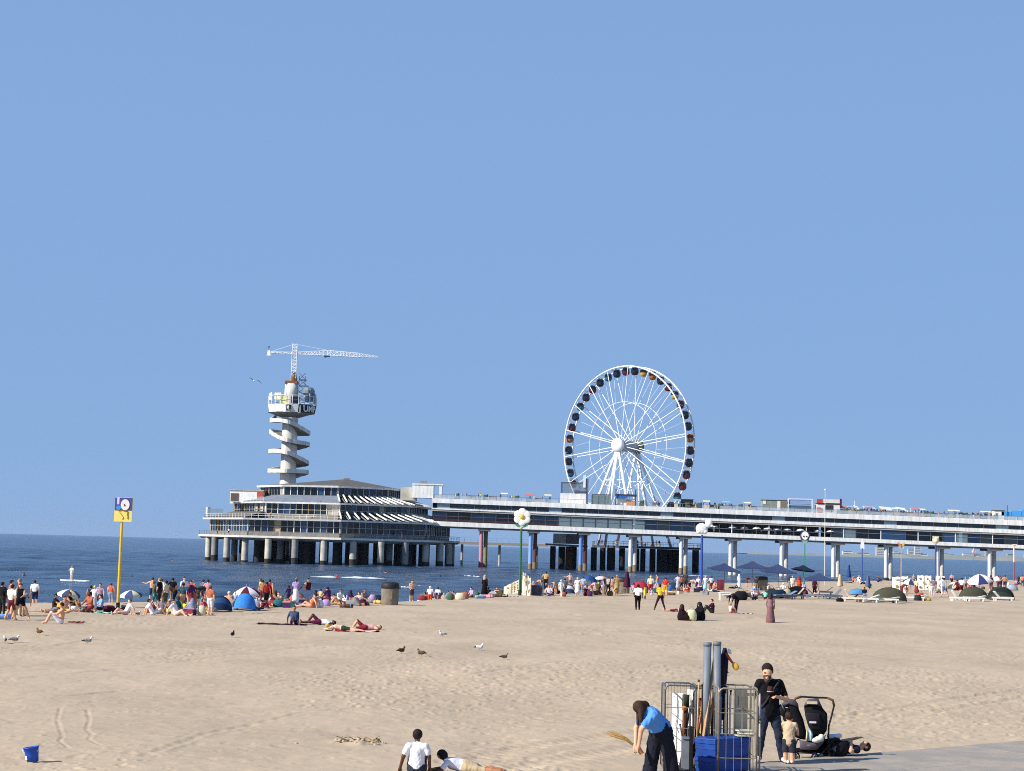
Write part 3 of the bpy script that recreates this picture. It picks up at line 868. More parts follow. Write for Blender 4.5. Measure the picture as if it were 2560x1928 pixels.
    hut = MB().box((h.x, h.y, 14.85), (8.4, 5, 2.9)).build('roof_hut', WHITE, P)
    MB().box((h.x - 3.0, h.y - 2.56, 14.6), (2.0, .1, 1.9)).build('hut_door', M('#6b5a50', .8), hut)
    MB().box((h.x + 3.4, h.y - 2.56, 14.8), (1.5, .1, 2.4)).build('hut_panel', paint('#c2593f'), hut)
    MB().box((h.x, h.y, 16.4), (8.9, 5.4, .25)).build('hut_roof', CONC, hut)
    b = at(1022, 1232, 432)
    MB().box((b.x, b.y, 16.6), (4.0, 5, 3.4)).build('stair_wall', CONC, P)
    c = at(1064, 1232, 430)
    blk = MB().box((c.x - .6, c.y, 17.25), (5.4, 5, 3.3)).build('stair_block', WHITE, P)
    MB().box((c.x + .6, c.y, 19.05), (7.8, 5.3, .3)).build('stair_roof', WHITE, blk)
    MB().box((c.x + 3.9, c.y, 17.25), (.7, 5, 3.3)).build('stair_pier', WHITE, blk)
    MB().box((c.x - .6, c.y, 19.6), (1.6, 1.4, .8)).build('roof_unit', GREYC, blk)
    # pillars under the head
    pr = .82
    k = 0
    spots = []
    for ring, n, ph in ((31.5, 28, 3), (25.0, 22, 9), (18.0, 14, 0), (9.0, 8, 20)):
        for i in range(n):
            an = R(ph + 360 / n * i)
            spots.append((PC.x + ring * math.sin(an), PC.y - ring * math.cos(an), ring))
    me = None
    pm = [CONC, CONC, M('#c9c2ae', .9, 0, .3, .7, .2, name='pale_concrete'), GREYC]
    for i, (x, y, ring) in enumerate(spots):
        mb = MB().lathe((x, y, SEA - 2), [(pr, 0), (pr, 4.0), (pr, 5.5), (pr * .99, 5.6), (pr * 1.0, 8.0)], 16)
        o = mb.build('pillar', pm[i % 4] if ring > 30 else DARKC if i % 3 else GREYC, P, smooth=True)  # inner rings coloured darker, deepening the shade under the deck
        lo = MB().lathe((x, y, SEA - 1.5), [(pr * 1.03, 0), (pr * 1.03, 2.6 + .5 * math.sin(i * 1.7))], 16).build('tide_mark', DARKC, o, smooth=True)
    for k in range(8):
        a, b = oc(31.5, k, 4.0), oc(31.5, k + 1, 4.0)
        MB().bar(a, b, 1.4, .5).build('deck_beam', GREYC, P)
        MB().bar(oc(24.5, k, 4.0), oc(24.5, k + 1, 4.0), 1.4, .5).build('deck_beam', GREYC, P)
    return P
build_pavilion()

# ------------------------------------------------------------------ spiral tower
TX, TY = (727 - 1280) / FPX * 455, 455.0
def tz(py): return CZ + (1332 + ROLL * 728 - py) / FPX * 455 * 1.0
def build_tower():
    T = empty('observation_tower', (TX, TY, 14), 'white concrete lookout tower wrapped in a zigzag spiral stair', 'tower')
    tw = streaky('#dcd8ce', .30, 'streaked_concrete')
    MB().lathe((TX, TY, 0), [(2.25, 14), (2.12, 24), (2.08, 38.4)], 32).build('shaft', tw, T, smooth=True)
    # stair ribbon: (angle deg: 180 left, 270 front, 360 right, 450 back, crop row of the parapet foot)
    def cy(c): return tz(840 + c * .2281)
    ctl = [(150, 900), (180, 958), (235, 958), (270, 975), (360, 1088), (450, 1080), (540, 1068), (585, 1130), (640, 1188), (720, 1205), (810, 1250), (900, 1293), (955, 1293), (990, 1310), (1080, 1415), (1170, 1440), (1260, 1508), (1350, 1512), (1440, 1508), (1500, 1540), (1560, 1600)]
    an = np.array([c[0] for c in ctl], float); zz = np.array([cy(c[1]) for c in ctl])
    A = np.linspace(an[0], an[-1], 200); Z = np.interp(A, an, zz)
    ker = np.ones(5) / 5; Z = np.convolve(np.pad(Z, 2, 'edge'), ker, 'valid')
    def rib(r0, r1, h0, h1):
        mb = MB(); rows = [[], [], [], [], []]
        for a, z in zip(A, Z):
            c, s = math.cos(R(a)), math.sin(R(a))
            wob = 1 + .10 * math.cos(R(4 * (a - 180))) ** 3 * (r1 > 4.5)
            for i, (r, h) in enumerate(((r0, h0), (r1 * wob, h0), (r1 * wob, h1), (r0 if r0 > 3 else r0, h1), (r0, h0))):
                rows[i].append(Vector((TX + r * c, TY + r * s, z + h)))
        return mb.sheet(rows)
    rib(1.95, 5.0, -.12, .22).build('stair_flight', M('#77736b', .9, 0, .2, .5), T)  # darker than the parapet: shade of the undersides put into the colour
    mb = MB(); rows = [[], [], [], [], []]
    for a, z in zip(A, Z):
        c, s = math.cos(R(a)), math.sin(R(a))
        wob = 1 + .10 * math.cos(R(4 * (a - 180))) ** 3
        for i, (r, h) in enumerate(((4.75, -.05), (5.1, -.05), (5.1, 1.0), (4.75, 1.0), (4.75, -.05))):
            rows[i].append(Vector((TX + r * wob * c, TY + r * wob * s, z + h)))
    mb.sheet(rows).build('stair_parapet', tw, T)
    # crow's nest
    zb, zt = tz(1034.5), tz(1015)
    MB().lathe((TX, TY, 0), [(2.3, zb - 1.2), (5.9, zb), (6.1, zb + .05)], 24).build('platform_base', GREYC, T)
    n = 12
    def nest(k, r, z): return Vector((TX + .4 + r * math.sin(R(-8 + 360 / n * k)), TY - r * math.cos(R(-8 + 360 / n * k)), z))
    blackp = paint('#17181a'); green = paint('#7c9a2c')
    for k in range(n):
        a, b = nest(k, 6.15, zb), nest(k + 1, 6.15, zb); c, d = nest(k + 1, 6.6, zt), nest(k, 6.6, zt)
        q = (a - d).cross(b - a).normalized() * .15
        m_ = WHITE
        if k in (1, 2): m_ = blackp
        o = MB().prism([a, b, c, d], q).build('parapet_panel', m_, T)
        if k == 0:
            f = nest(.5, 6.5, (zb + zt) / 2)
            MB().box((f.x - .9, f.y - .12, f.z), (1.2, .1, 1.6), rz=R(7)).build('picture_board', blackp, o)
            MB().ball((f.x - 1.0, f.y - .22, f.z + .1), .28, .06, .5).build('painted_figure', paint('#e8e8d8'), o)
            MB().box((f.x - .75, f.y - .2, f.z - .55), (.8, .06, .4), rz=R(7)).build('painted_grass', green, o)
        if k == 1:
            for li, ch in enumerate('JUMP'):
                t = .12 + .25 * li
                kk = 1 - .10 + t * 1.95
                p = nest(kk, 6.62, zb + .25)
                cu = bpy.data.curves.new('letter', 'FONT'); cu.body = ch; cu.size = 2.3; cu.extrude = .03; cu.offset = .05; cu.align_x = 'CENTER'
                tmp = bpy.data.objects.new('letter', cu); COL.objects.link(tmp)
                dg = bpy.context.evaluated_depsgraph_get()
                me = bpy.data.meshes.new_from_object(tmp.evaluated_get(dg)); bpy.data.objects.remove(tmp)
                me.materials.clear(); me.materials.append(WHITE)
                lo = link_mesh('letter', me, o)
                ang = R(-8 + 30 * kk)
                lo.matrix_local = Matrix.Translation(p - WO[T.name]) @ Matrix.Rotation(ang, 4, 'Z') @ Matrix.Rotation(R(90), 4, 'X')
    for k in range(n * 2):
        a = nest(k / 2, 6.5, zt)
        MB().bar(a, a + Vector((0, 0, 2.4 if k % 2 else 3.1)), .16).build('railing_post', WHITE, T)
    MB().path([nest(k, 6.5, zt + 1.1) for k in range(n)], .07, 6, closed=True).build('handrail', STEEL, T)
    MB().path([nest(k, 6.5, zt + 2.4) for k in range(n)], .07, 6, closed=True).build('handrail', WHITE, T)
    for k, z0, z1, m_ in ((-2.3, 1.2, 3.2, WHITE), (-1.2, 1.3, 3.0, paint('#e9e2b8')), (-.6, .2, 2.2, paint('#cfd08a')), (1.6, .8, 3.2, M('#8a929c', .6)), (2.6, .4, 3.4, M('#9aa2aa', .6)), (.4, .3, 2.0, paint('#2b2f4a')), (2.0, 1.0, 3.9, M('#6d7580', .6))):
        a, b = nest(k, 6.2, zt + z0), nest(k + .7, 6.2, zt + z0)
        MB().prism([a, b, b + Vector((0, 0, z1 - z0)), a + Vector((0, 0, z1 - z0))], Vector((0, .12, 0))).build('screen_panel', m_, T)
    MB().lathe((TX, TY, 0), [(1.9, zb), (1.9, tz(985)), (1.75, tz(960)), (.2, tz(958))], 20).build('lift_core', tw, T, smooth=True)
    # steel stair cage beside the core
    cg = MB()
    for i in range(5):
        z = zt + .3 + i * 1.7
        x0 = TX + 2.2; w_ = 3.8 - i * .55
        for (xa, ya, xb, yb) in ((0, -1.5, w_, -1.5), (0, 1.5, w_, 1.5), (0, -1.5, 0, 1.5), (w_, -1.5, w_, 1.5)):
            cg.bar((x0 + xa, TY + ya, z), (x0 + xb, TY + yb, z), .14)
        cg.bar((x0, TY - 1.5, z), (x0 + w_, TY - 1.5, z + 1.7), .14); cg.bar((x0 + w_, TY - 1.4, z), (x0, TY - 1.4, z + 1.7), .12)
    for x in (0, 1.6): cg.bar((TX + 2.2 + x, TY - 1.5, zt), (TX + 2.2 + x, TY - 1.5, zt + 8), .16)
    cg.build('steel_stair_cage', M('#59616b', .5, .4), T)
    MB().lathe((TX + 4.9, TY - 2, zt + 3.2), [(1.7, 0), (1.7, .9), (1.2, 1.6), (.1, 1.9)], 12).build('cage_dome', M('#7d8894', .5, .3), T)
    MB().box((TX, TY, tz(957)), (3.4, 3, .8)).build('winch_deck', M('#8a5a3a', .8), T)
    return zt
ZT = build_tower()
def build_crane():
    zb, zt, zj = tz(957) + .4, tz(859), tz(883)
    C = empty('jump_crane', (TX, TY, zb), 'slim white lattice crane with long jib on top of the tower', 'crane')
    W2 = paint('#eef0f2')
    def lattice(p0, p1, w0, h0, w1, h1, n, r, name, tri=False):
        p0, p1 = Vector(p0), Vector(p1); d = (p1 - p0).normalized()
        u = Vector((0, 1, 0)); v = d.cross(u).normalized()
        if v.z < 0 or abs(d.z) > .9 and v.x < 0: v = -v
        mb = MB()
        def pt(t, i):
            w_ = w0 + (w1 - w0) * t; h_ = h0 + (h1 - h0) * t
            o = ((-.5, -.5), (.5, -.5), (.5, .5), (-.5, .5))[i]
            return p0.lerp(p1, t) + u * o[0] * w_ + v * o[1] * h_
        for i in range(4): mb.tube(pt(0, i), pt(1, i), r, n=5)
        for k in range(n):
            for i in range(4):
                j = (i + 1) % 4
                a, b = (i, j) if k % 2 else (j, i)
                mb.tube(pt(k / n, a), pt((k + 1) / n, b), r * .7, n=4); mb.tube(pt(k / n, i), pt(k / n, j), r * .7, n=4)
        mb.build(name, W2, C)
    lattice((TX + .5, TY, zb), (TX + .5, TY, zt), 1.3, 1.3, 1.2, 1.2, 11, .085, 'mast')
    xl, xr = TX - 6.6, TX + 23.2
    lattice((xl + .8, TY, zj + .1), (TX, TY, zj + .1), .9, .35, .9, .35, 6, .09, 'counter_jib')
    lattice((TX + 1.1, TY, zj + .05), (TX + 9.5, TY, zj + .35), 1, .55, 1, 1.3, 8, .08, 'jib')
    lattice((TX + 9.5, TY, zj + .35), (xr - 5, TY, zj - .05), 1, 1.3, .9, 1.0, 10, .085, 'jib')
    lattice((xr - 5, TY, zj - .05), (xr, TY, zj - .35), .9, 1.0, .3, .2, 5, .08, 'jib_tip')
    MB().box((xl + .1, TY, zj - .1), (1.1, 1.2, 1.5), taper=.6).build('counterweight', WHITE, C)
    MB().ball((xl, TY, zj + 1.6), .22).tube((xl, TY, zj + .6), (xl, TY, zj + 1.5), .06).build('beacon', M('#2b2b30', .6), C)
    top = Vector((TX + .5, TY, zt))
    mb = MB().tube(top, (xl + .8, TY, zj + .4), .05, n=5)
    mb.tube(top, (TX + 10, TY, zj + 1.0), .045, n=5); mb.tube((TX + 10, TY, zj + 1.1), (xr - 5.5, TY, zj + .6), .045, n=5)
    mb.build('stay_cable', W2, C)
    MB().box((TX + 9.3, TY, zj - .45), (1.5, .9, .45)).box((TX + 8.9, TY, zj - .75), (.4, .4, .3)).build('jump_basket', M('#3c4756', .6), C)
    MB().lathe((TX + .5, TY, zb), [(1.0, 0), (.95, .9), (.7, 1.4), (.5, 2.4)], 10).build('slew_ring', M('#7a5a35', .7), C)
build_crane()

# ------------------------------------------------------------------ walkway
WY0, WY1 = 427.0, 439.0
PXM = FPX / 427.0
def wx(px): return (px - 1280) / PXM
def wpx(x): return 1280 + x * PXM
def H(a, s): return lambda x: CZ + (a - (wpx(x) - 1086) * s) / PXM
TOPH, TOPL = H(115, .0109), H(103.5, .0119)
MIDH, MIDL = H(91, .0105), H(83.5, .0150)
LOWH, LOWL = H(58, .0137), H(46.5, .0118)
XA, XB = wx(1088), 175.0
def slopeslab(mb, x0, x1, fh, fl, y0, y1, n=1):
    for i in range(n):
        a, b = x0 + (x1 - x0) * i / n, x0 + (x1 - x0) * (i + 1) / n
        vs = [(a, y0, fl(a)), (b, y0, fl(b)), (b, y1, fl(b)), (a, y1, fl(a)), (a, y0, fh(a)), (b, y0, fh(b)), (b, y1, fh(b)), (a, y1, fh(a))]
        mb.add(vs, [(3, 2, 1, 0), (4, 5, 6, 7), (0, 1, 5, 4), (1, 2, 6, 5), (2, 3, 7, 6), (3, 0, 4, 7)])
    return mb
def build_walkway():
    Wk = empty('pier_walkway', (wx(1400), WY0, SEA), 'long white two level pier walkway on round pillars', 'pier')
    seg = np.linspace(XA, XB, 17)
    for i in range(16):
        a, b = seg[i] + .02, seg[i + 1] - .02
        slopeslab(MB(), a, b, TOPH, TOPL, WY0 - .4, WY0 + .1).build('upper_fascia', WHITE, Wk)
        slopeslab(MB(), a, b, MIDH, lambda x: MIDL(x) + .42, WY0 - .15, WY0 + .25).build('middle_fascia', WHITE, Wk)
        slopeslab(MB(), a, b, lambda x: MIDL(x) + .36, lambda x: MIDL(x), WY0 + .0, WY0 + .3).build('middle_rail', CONC, Wk)
        slopeslab(MB(), a, b, LOWH, LOWL, WY0 - .6, WY0 - .1).build('lower_fascia', WHITE, Wk)
    slopeslab(MB(), XA, XB, lambda x: TOPH(x) - .04, lambda x: TOPL(x) + .1, WY0 + .12, WY1).build('upper_deck', CONC, Wk)
    slopeslab(MB(), XA, XB, lambda x: MIDH(x) - .1, lambda x: MIDL(x) + .3, WY0 + .32, WY1).build('middle_deck', GREYC, Wk)
    slopeslab(MB(), XA, XB, lambda x: LOWH(x) - .3, lambda x: LOWL(x) - .35, WY0 - .08, WY1).build('lower_deck', GREYC, Wk)
    # lower storey
    step = 3.15
    i = 0
    x = XA + .6
    while x < XB - step:
        px = wpx(x)
        openp = 1755 < px < 2068
        clear = 1395 < px < 1600 or 2340 < px < 2420 or 2090 < px < 2120
        h0, h1 = LOWH(x), MIDL(x)
        MB().box((x, WY0 + .35, (h0 + h1) / 2), (.18, .22, h1 - h0), 0).build('post', M('#4a4c50', .6) if px < 1755 or i % 3 else WHITE, Wk)
        if not openp:
            pm = PANES[2] if clear else rng.choice((PANES[0], PANES[3], PANES[1], PANES[0], PANES[5]))
            if clear: pm = glass('#8ea3ab', .55)
            if rng.random() < .12 and px > 2100: pm = PANES[4]
            hh0, hh1 = h0 + .02, h1 - .02
            slopeslab(MB(), x + .1, x + step - .1, MIDL, lambda q: LOWH(q) + .02, WY0 + .34, WY0 + .40).build('window_pane', pm, Wk)
            slopeslab(MB(), x + .1, x + step - .1, lambda q: LOWH(q) + 1.45, lambda q: LOWH(q) + 1.35, WY0 + .28, WY0 + .42).build('glazing_bar', STEEL if clear or px > 1400 else M('#6a5a5c', .7), Wk)
            if px < 1400: slopeslab(MB(), x + .1, x + step - .1, lambda q: LOWH(q) + .7, lambda q: LOWH(q) + .05, WY0 + .25, WY0 + .3).build('plinth_panel', M('#3c2528', .7), Wk)
        else:
            slopeslab(MB(), x + .1, x + step - .1, lambda q: LOWH(q) + 1.15, lambda q: LOWH(q) + 1.05, WY0 + .3, WY0 + .4).build('railing', STEEL, Wk)
        # band between the upper fascias: glass balustrade
        h0, h1 = MIDH(x), TOPL(x)
        MB().box((x + .8, WY0 + .25, (h0 + h1) / 2), (.10, .12, h1 - h0)).build('post', STEEL, Wk)
        slopeslab(MB(), x + .85, x + .75 + step, lambda q: TOPL(q) - .03, lambda q: MIDH(q) + .02, WY0 + .22, WY0 + .26).build('balustrade_pane', glass('#3c474e', .45) if i % 9 else glass('#9fb4c0', .35), Wk)
        # balustrade of the open top deck
        MB().box((x, WY0 + .3, TOPH(x) + .5), (.07, .07, 1.1)).build('railing_post', STEEL, Wk)
        slopeslab(MB(), x, x + step, lambda q: TOPH(q) + 1.08, lambda q: TOPH(q) + 1.0, WY0 + .27, WY0 + .33).build('handrail', STEEL, Wk)
        if px > 1780 or px < 1400: slopeslab(MB(), x + .05, x + step - .05, lambda q: TOPH(q) + .85, lambda q: TOPH(q) + .1, WY0 + .28, WY0 + .32).build('balustrade_pane', glass('#b9c6cf', .55), Wk)
        x += step; i += 1
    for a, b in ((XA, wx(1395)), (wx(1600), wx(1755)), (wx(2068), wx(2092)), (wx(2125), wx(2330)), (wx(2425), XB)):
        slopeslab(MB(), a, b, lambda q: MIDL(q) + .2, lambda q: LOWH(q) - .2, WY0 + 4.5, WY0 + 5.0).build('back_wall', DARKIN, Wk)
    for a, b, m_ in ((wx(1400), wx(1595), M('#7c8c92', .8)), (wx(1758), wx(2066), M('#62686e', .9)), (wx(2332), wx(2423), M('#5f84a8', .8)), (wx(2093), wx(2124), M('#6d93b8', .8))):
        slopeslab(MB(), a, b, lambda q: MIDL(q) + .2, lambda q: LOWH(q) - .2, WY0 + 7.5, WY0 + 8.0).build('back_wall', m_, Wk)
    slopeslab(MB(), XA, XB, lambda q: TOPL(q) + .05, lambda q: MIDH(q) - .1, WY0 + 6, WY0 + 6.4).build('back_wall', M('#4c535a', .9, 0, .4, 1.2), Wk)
    # pillars in pairs
    fr = [1214, 1337, 1462, 1586, 1712, 1835, 1962, 2091, 2222, 2350, 2480, 2607]
    pal = {0: ('#c98a92', '#8f8454'), 1: ('#86aee0', '#6d4038'), 2: ('#6f94d0', '#5b2b2e')}
    for j, px in enumerate(fr):
        for q in (0, 1):
            y = WY0 + .9 + 2.2 * q
            x = (px - 1280) / FPX * y + (1.15 if q else 0)
            mtop = paint(pal[j][q]) if j in pal else (M('#e6e4de', .7, 0, .12, .6, name='white_paint') if not q else M('#cdc8bf', .8, 0, .2, .6))
            zt_ = LOWL(x) - .36
            o = MB().lathe((x, y, 0), [(.52, SEA - 3), (.5, SEA + 3), (.50, zt_ - 1.0), (.56, zt_ - .5), (.85, zt_)], 14).build('pillar', mtop, Wk, smooth=True)
            if j < 5:
                MB().lathe((x, y, 0), [(.56, SEA - 3), (.56, SEA + 1.5 + .4 * q)], 14).build('tide_mark', paint('#b23a42') if (j == 0 and not q) else M('#8b7a5e', .9), o, smooth=True)
        y = WY0 + 4
        x = (px - 1280) / FPX * y + .7
        MB().box((x, WY0 + 5, LOWL(x) - .62), (3.0, 10.5, .5)).build('cross_beam', M('#6f6c69', .9), Wk)
build_walkway()

# ------------------------------------------------------------------ island platform under the wheel, link bridge behind
def build_island():
    I = empty('pier_island', (wx(1620), 455, SEA), 'low round pier platform on dark pillars behind the walkway', 'pier')
    cx_, cy_ = (1625 - 1280) / FPX * 458, 458.0
    ring = lambda r, z: [Vector((cx_ + r * math.sin(R(22.5 + 45 * k)), cy_ - r * math.cos(R(22.5 + 45 * k)), z)) for k in range(8)]
    a, b = ring(15.6, 4.35), ring(15.6, 4.9)
    MB().add(a + b, [tuple(range(8)), tuple(range(15, 7, -1))] + [(i, (i + 1) % 8, 8 + (i + 1) % 8, 8 + i) for i in range(8)]).build('deck_slab', M('#4a4c52', .9), I)
    mb = MB()
    for i in range(8):
        p, q = b[i], b[(i + 1) % 8]
        mb.bar(p + Vector((0, 0, 1.1)), q + Vector((0, 0, 1.1)), .08); mb.bar(p + Vector((0, 0, .6)), q + Vector((0, 0, .6)), .06)
        for t in np.linspace(0, 1, 8)[:-1]: mb.bar(p.lerp(q, t), p.lerp(q, t) + Vector((0, 0, 1.1)), .07)
    mb.build('railing', M('#7f868c', .5), I)
    l = at(1415, 1365, 446)
    MB().prism([(l.x - 5.5, 441, 4.5), (l.x + 5.5, 441, 4.2), (l.x + 5.5, 452, 4.2), (l.x - 5.5, 452, 4.5)], (0, 0, .5)).build('landing_slab', M('#a58a6c', .9), I)  # tan colour carries the warm light on the slab's underside
    k = MB().box((l.x - 1.8, 444, 6.3), (3.4, 3, 2.6)).build('kiosk', M('#c8c9bd', .8), I)
    MB().box((l.x + 2.2, 444, 6.3), (4.4, 3, 2.6)).build('kiosk', M('#777b80', .8), I)
    dk = M('#2b2a2d', .95, 0, .3, .9); rb = M('#6a3f24', .95, 0, .4, .9)
    for px, y, r, m_ in ((1393, 446, .75, dk), (1415, 450, .9, dk), (1433, 446, .95, rb), (1444, 452, .9, dk), (1495, 446, .8, dk), (1517, 448, .75, dk), (1537, 446, 1.0, dk), (1565, 450, .8, dk), (1617, 446, .7, dk), (1641, 448, .8, dk), (1664, 446, 1.35, dk), (1700, 452, 1.3, dk), (1748, 450, .9, dk), (1600, 462, .9, dk), (1540, 465, .9, dk), (1680, 466, .9, dk)):
        x = (px - 1280) / FPX * y
        MB().lathe((x, y, 0), [(r, SEA - 3), (r, 1), (r, 4.3)], 12).build('pillar', m_, I, smooth=True)
    B = empty('footbridge', (wx(1200), 470, SEA), 'low footbridge with light blue railing between pier head and island', 'bridge')
    x0, x1 = (1140 - 1280) / FPX * 470, (1380 - 1280) / FPX * 470
    MB().box(((x0 + x1) / 2, 470, 4.5), (x1 - x0, 4, .7)).build('deck_slab', M('#9c948c', .9), B)
    mb = MB()
    for y in (468.1, 471.9):
        for z in (5.4, 6.0): mb.bar((x0, y, z), (x1, y, z), .10)
        for t in np.linspace(x0, x1, 16): mb.bar((t, y, 4.8), (t, y, 6.0), .10)
    mb.build('railing', paint('#8fb4d8'), B)
    for t in np.linspace(x0 + 3, x1 - 3, 3): MB().tube((t, 470, SEA - 2), (t, 470, 4.2), .35, n=10).build('pillar', CONC, B)
build_island()

# ------------------------------------------------------------------ big wheel
def build_wheel():
    d = 450.0
    cz_ = CZ + 258 / FPX * d
    c = Vector(((1573 - 1280) / FPX * d, d, cz_))
    Rr = 21.4
    th = R(44.5)
    n = Vector((-math.sin(th), -math.cos(th), 0)); t = Vector((math.cos(th), -math.sin(th), 0)); up = Vector((0, 0, 1))
    Wt = paint('#f1f2f2')
    Wl = empty('ferris_wheel', (c.x, c.y, 4.9), 'tall white ferris wheel with dark gondolas behind the walkway', 'ferris wheel')
    sep = 1.75
    def pt(r, a, o): return c + t * (r * math.cos(a)) + up * (r * math.sin(a)) + n * o
    for o in (sep, -sep):
        MB().path([pt(Rr, 2 * math.pi * i / 96, o) for i in range(96)], .20, 8, closed=True).build('rim', Wt, Wl, smooth=True)
        MB().path([pt(Rr * .55, 2 * math.pi * i / 72, o * 1.2) for i in range(72)], .07, 5, closed=True).build('inner_ring', Wt, Wl, smooth=True)
        for i in range(18):
            a = 2 * math.pi * (i + .35) / 18
            MB().tube(pt(1.5, a, o * 1.5), pt(Rr - .2, a, o), .105, n=6).build('spoke', Wt, Wl)
        for i in range(36):
            a = 2 * math.pi * (i + .35) / 36
    mb = MB()
    for i in range(36):
        a = 2 * math.pi * (i + .35) / 36
        MB().tube(pt(Rr - .25, a, sep), pt(Rr - .25, a, -sep), .10, n=6).build('axle', Wt, Wl)
    mb = MB()
    for i in range(84):
        a0, a1 = 2 * math.pi * i / 84, 2 * math.pi * (i + 1) / 84
        s_ = 1 if i % 2 else -1
        mb.tube(pt(Rr, a0, sep * s_), pt(Rr, a1, -sep * s_), .05, n=4)
    mb.build('rim_lattice', Wt, Wl)
    mb = MB()
    for i in range(36):
        a = 2 * math.pi * (i + .35) / 36
        mb.tube(pt(Rr * .55, a, sep * 1.2), pt(Rr - .2, a + .09, -sep), .03, n=4)
    mb.build('stay_wires', Wt, Wl)
    # hub
    MB().path([c + n * q for q in (-3.6, -2.5, 0, 2.5, 3.4)], [1.0, 1.5, 1.6, 1.5, 1.5], 20).build('hub', M('#aab0b8', .5, .3), Wl, smooth=True)
    MB().path([c + n * q for q in (3.4, 3.5, 4.6, 4.62)], [.3, 1.85, 1.8, .05], 28).build('hub_cover', paint('#f6f6f4'), Wl, smooth=True)
    MB().path([c - n * q for q in (3.5, 3.6, 4.8, 4.85)], [.3, 1.9, 1.8, .05], 24).build('drive_housing', M('#7f8a55', .7, 0, .5, 1.2), Wl, smooth=True)
    # support legs
    foot = 14.6
    for o, sg in ((3.9, 1), (-3.9, -1)):
        for s in (-1, 1):
            MB().tube(c + n * o - up * .5, Vector((c.x, c.y, 4.9)) + t * (s * 9.5) + n * (o + sg * 3.6), .33, .38, n=10).build('support_leg', Wt, Wl, smooth=True)
        MB().tube(c + n * o - up * .5, Vector((c.x, c.y, 4.9)) + t * 1.5 + n * (o + sg * 6.0), .30, .36, n=10).build('support_leg', Wt, Wl, smooth=True)
        MB().tube(c + n * o - up * .5, Vector((c.x, c.y, 4.9)) + t * -1.8 + n * (o + sg * 5.0), .26, .30, n=10).build('support_leg', Wt, Wl, smooth=True)
        mb = MB()
        for f in (.35, .62, .82):
            p = [(c + n * o).lerp(Vector((c.x, c.y, 4.9)) + t * (s * 9.5) + n * (o + sg * 3.6), f) for s in (-1, 1)]
            mb.tube(p[0], p[1], .13, n=6)
        mb.build('leg_brace', Wt, Wl)
    # gondolas
    dark = glass('#14161d', .1); trim = [paint('#6b1f24'), paint('#1d2a4a'), paint('#2a2a30'), paint('#c8a53a'), paint('#2f6c78'), paint('#26262c'), paint('#b8703a'), paint('#5a90c8')]
    sh = MB().lathe((0, 0, -1.35), [(.15, -1.12), (.75, -1.0), (1.05, -.55), (1.12, -.05)], 14)
    g0 = None
    for i in range(42):
        a = 2 * math.pi * (i + .85) / 42
        p = pt(Rr - .05, a, 0)
        col = trim[rng.choice((0, 0, 0, 1, 1, 1, 2, 2, 5, 5, 3, 4, 6, 7))]
        def gl(prof, mb=None): return (mb or MB()).lathe(p + Vector((0, 0, -1.15)), [(r_ * .92, z_ * .95) for r_, z_ in prof], 14)
        g = gl([(.15, -1.2), (.75, -1.05), (1.08, -.55), (1.15, -.1)]).build('gondola', col, Wl, smooth=True)
        gl([(1.14, -.09), (1.10, .5), (.92, .85)]).build('gondola_window', dark, g, smooth=True)
        gl([(.95, .85), (.6, 1.1), (.1, 1.15)]).build('gondola_roof', M('#3a3c44', .5) if i % 3 else col, g, smooth=True)
        MB().bar(p, p + Vector((0, 0, -.35)), .3).tube(p - n * 1.1, p + n * 1.1, .10, n=6).build('hanger', Wt, g)
build_wheel()
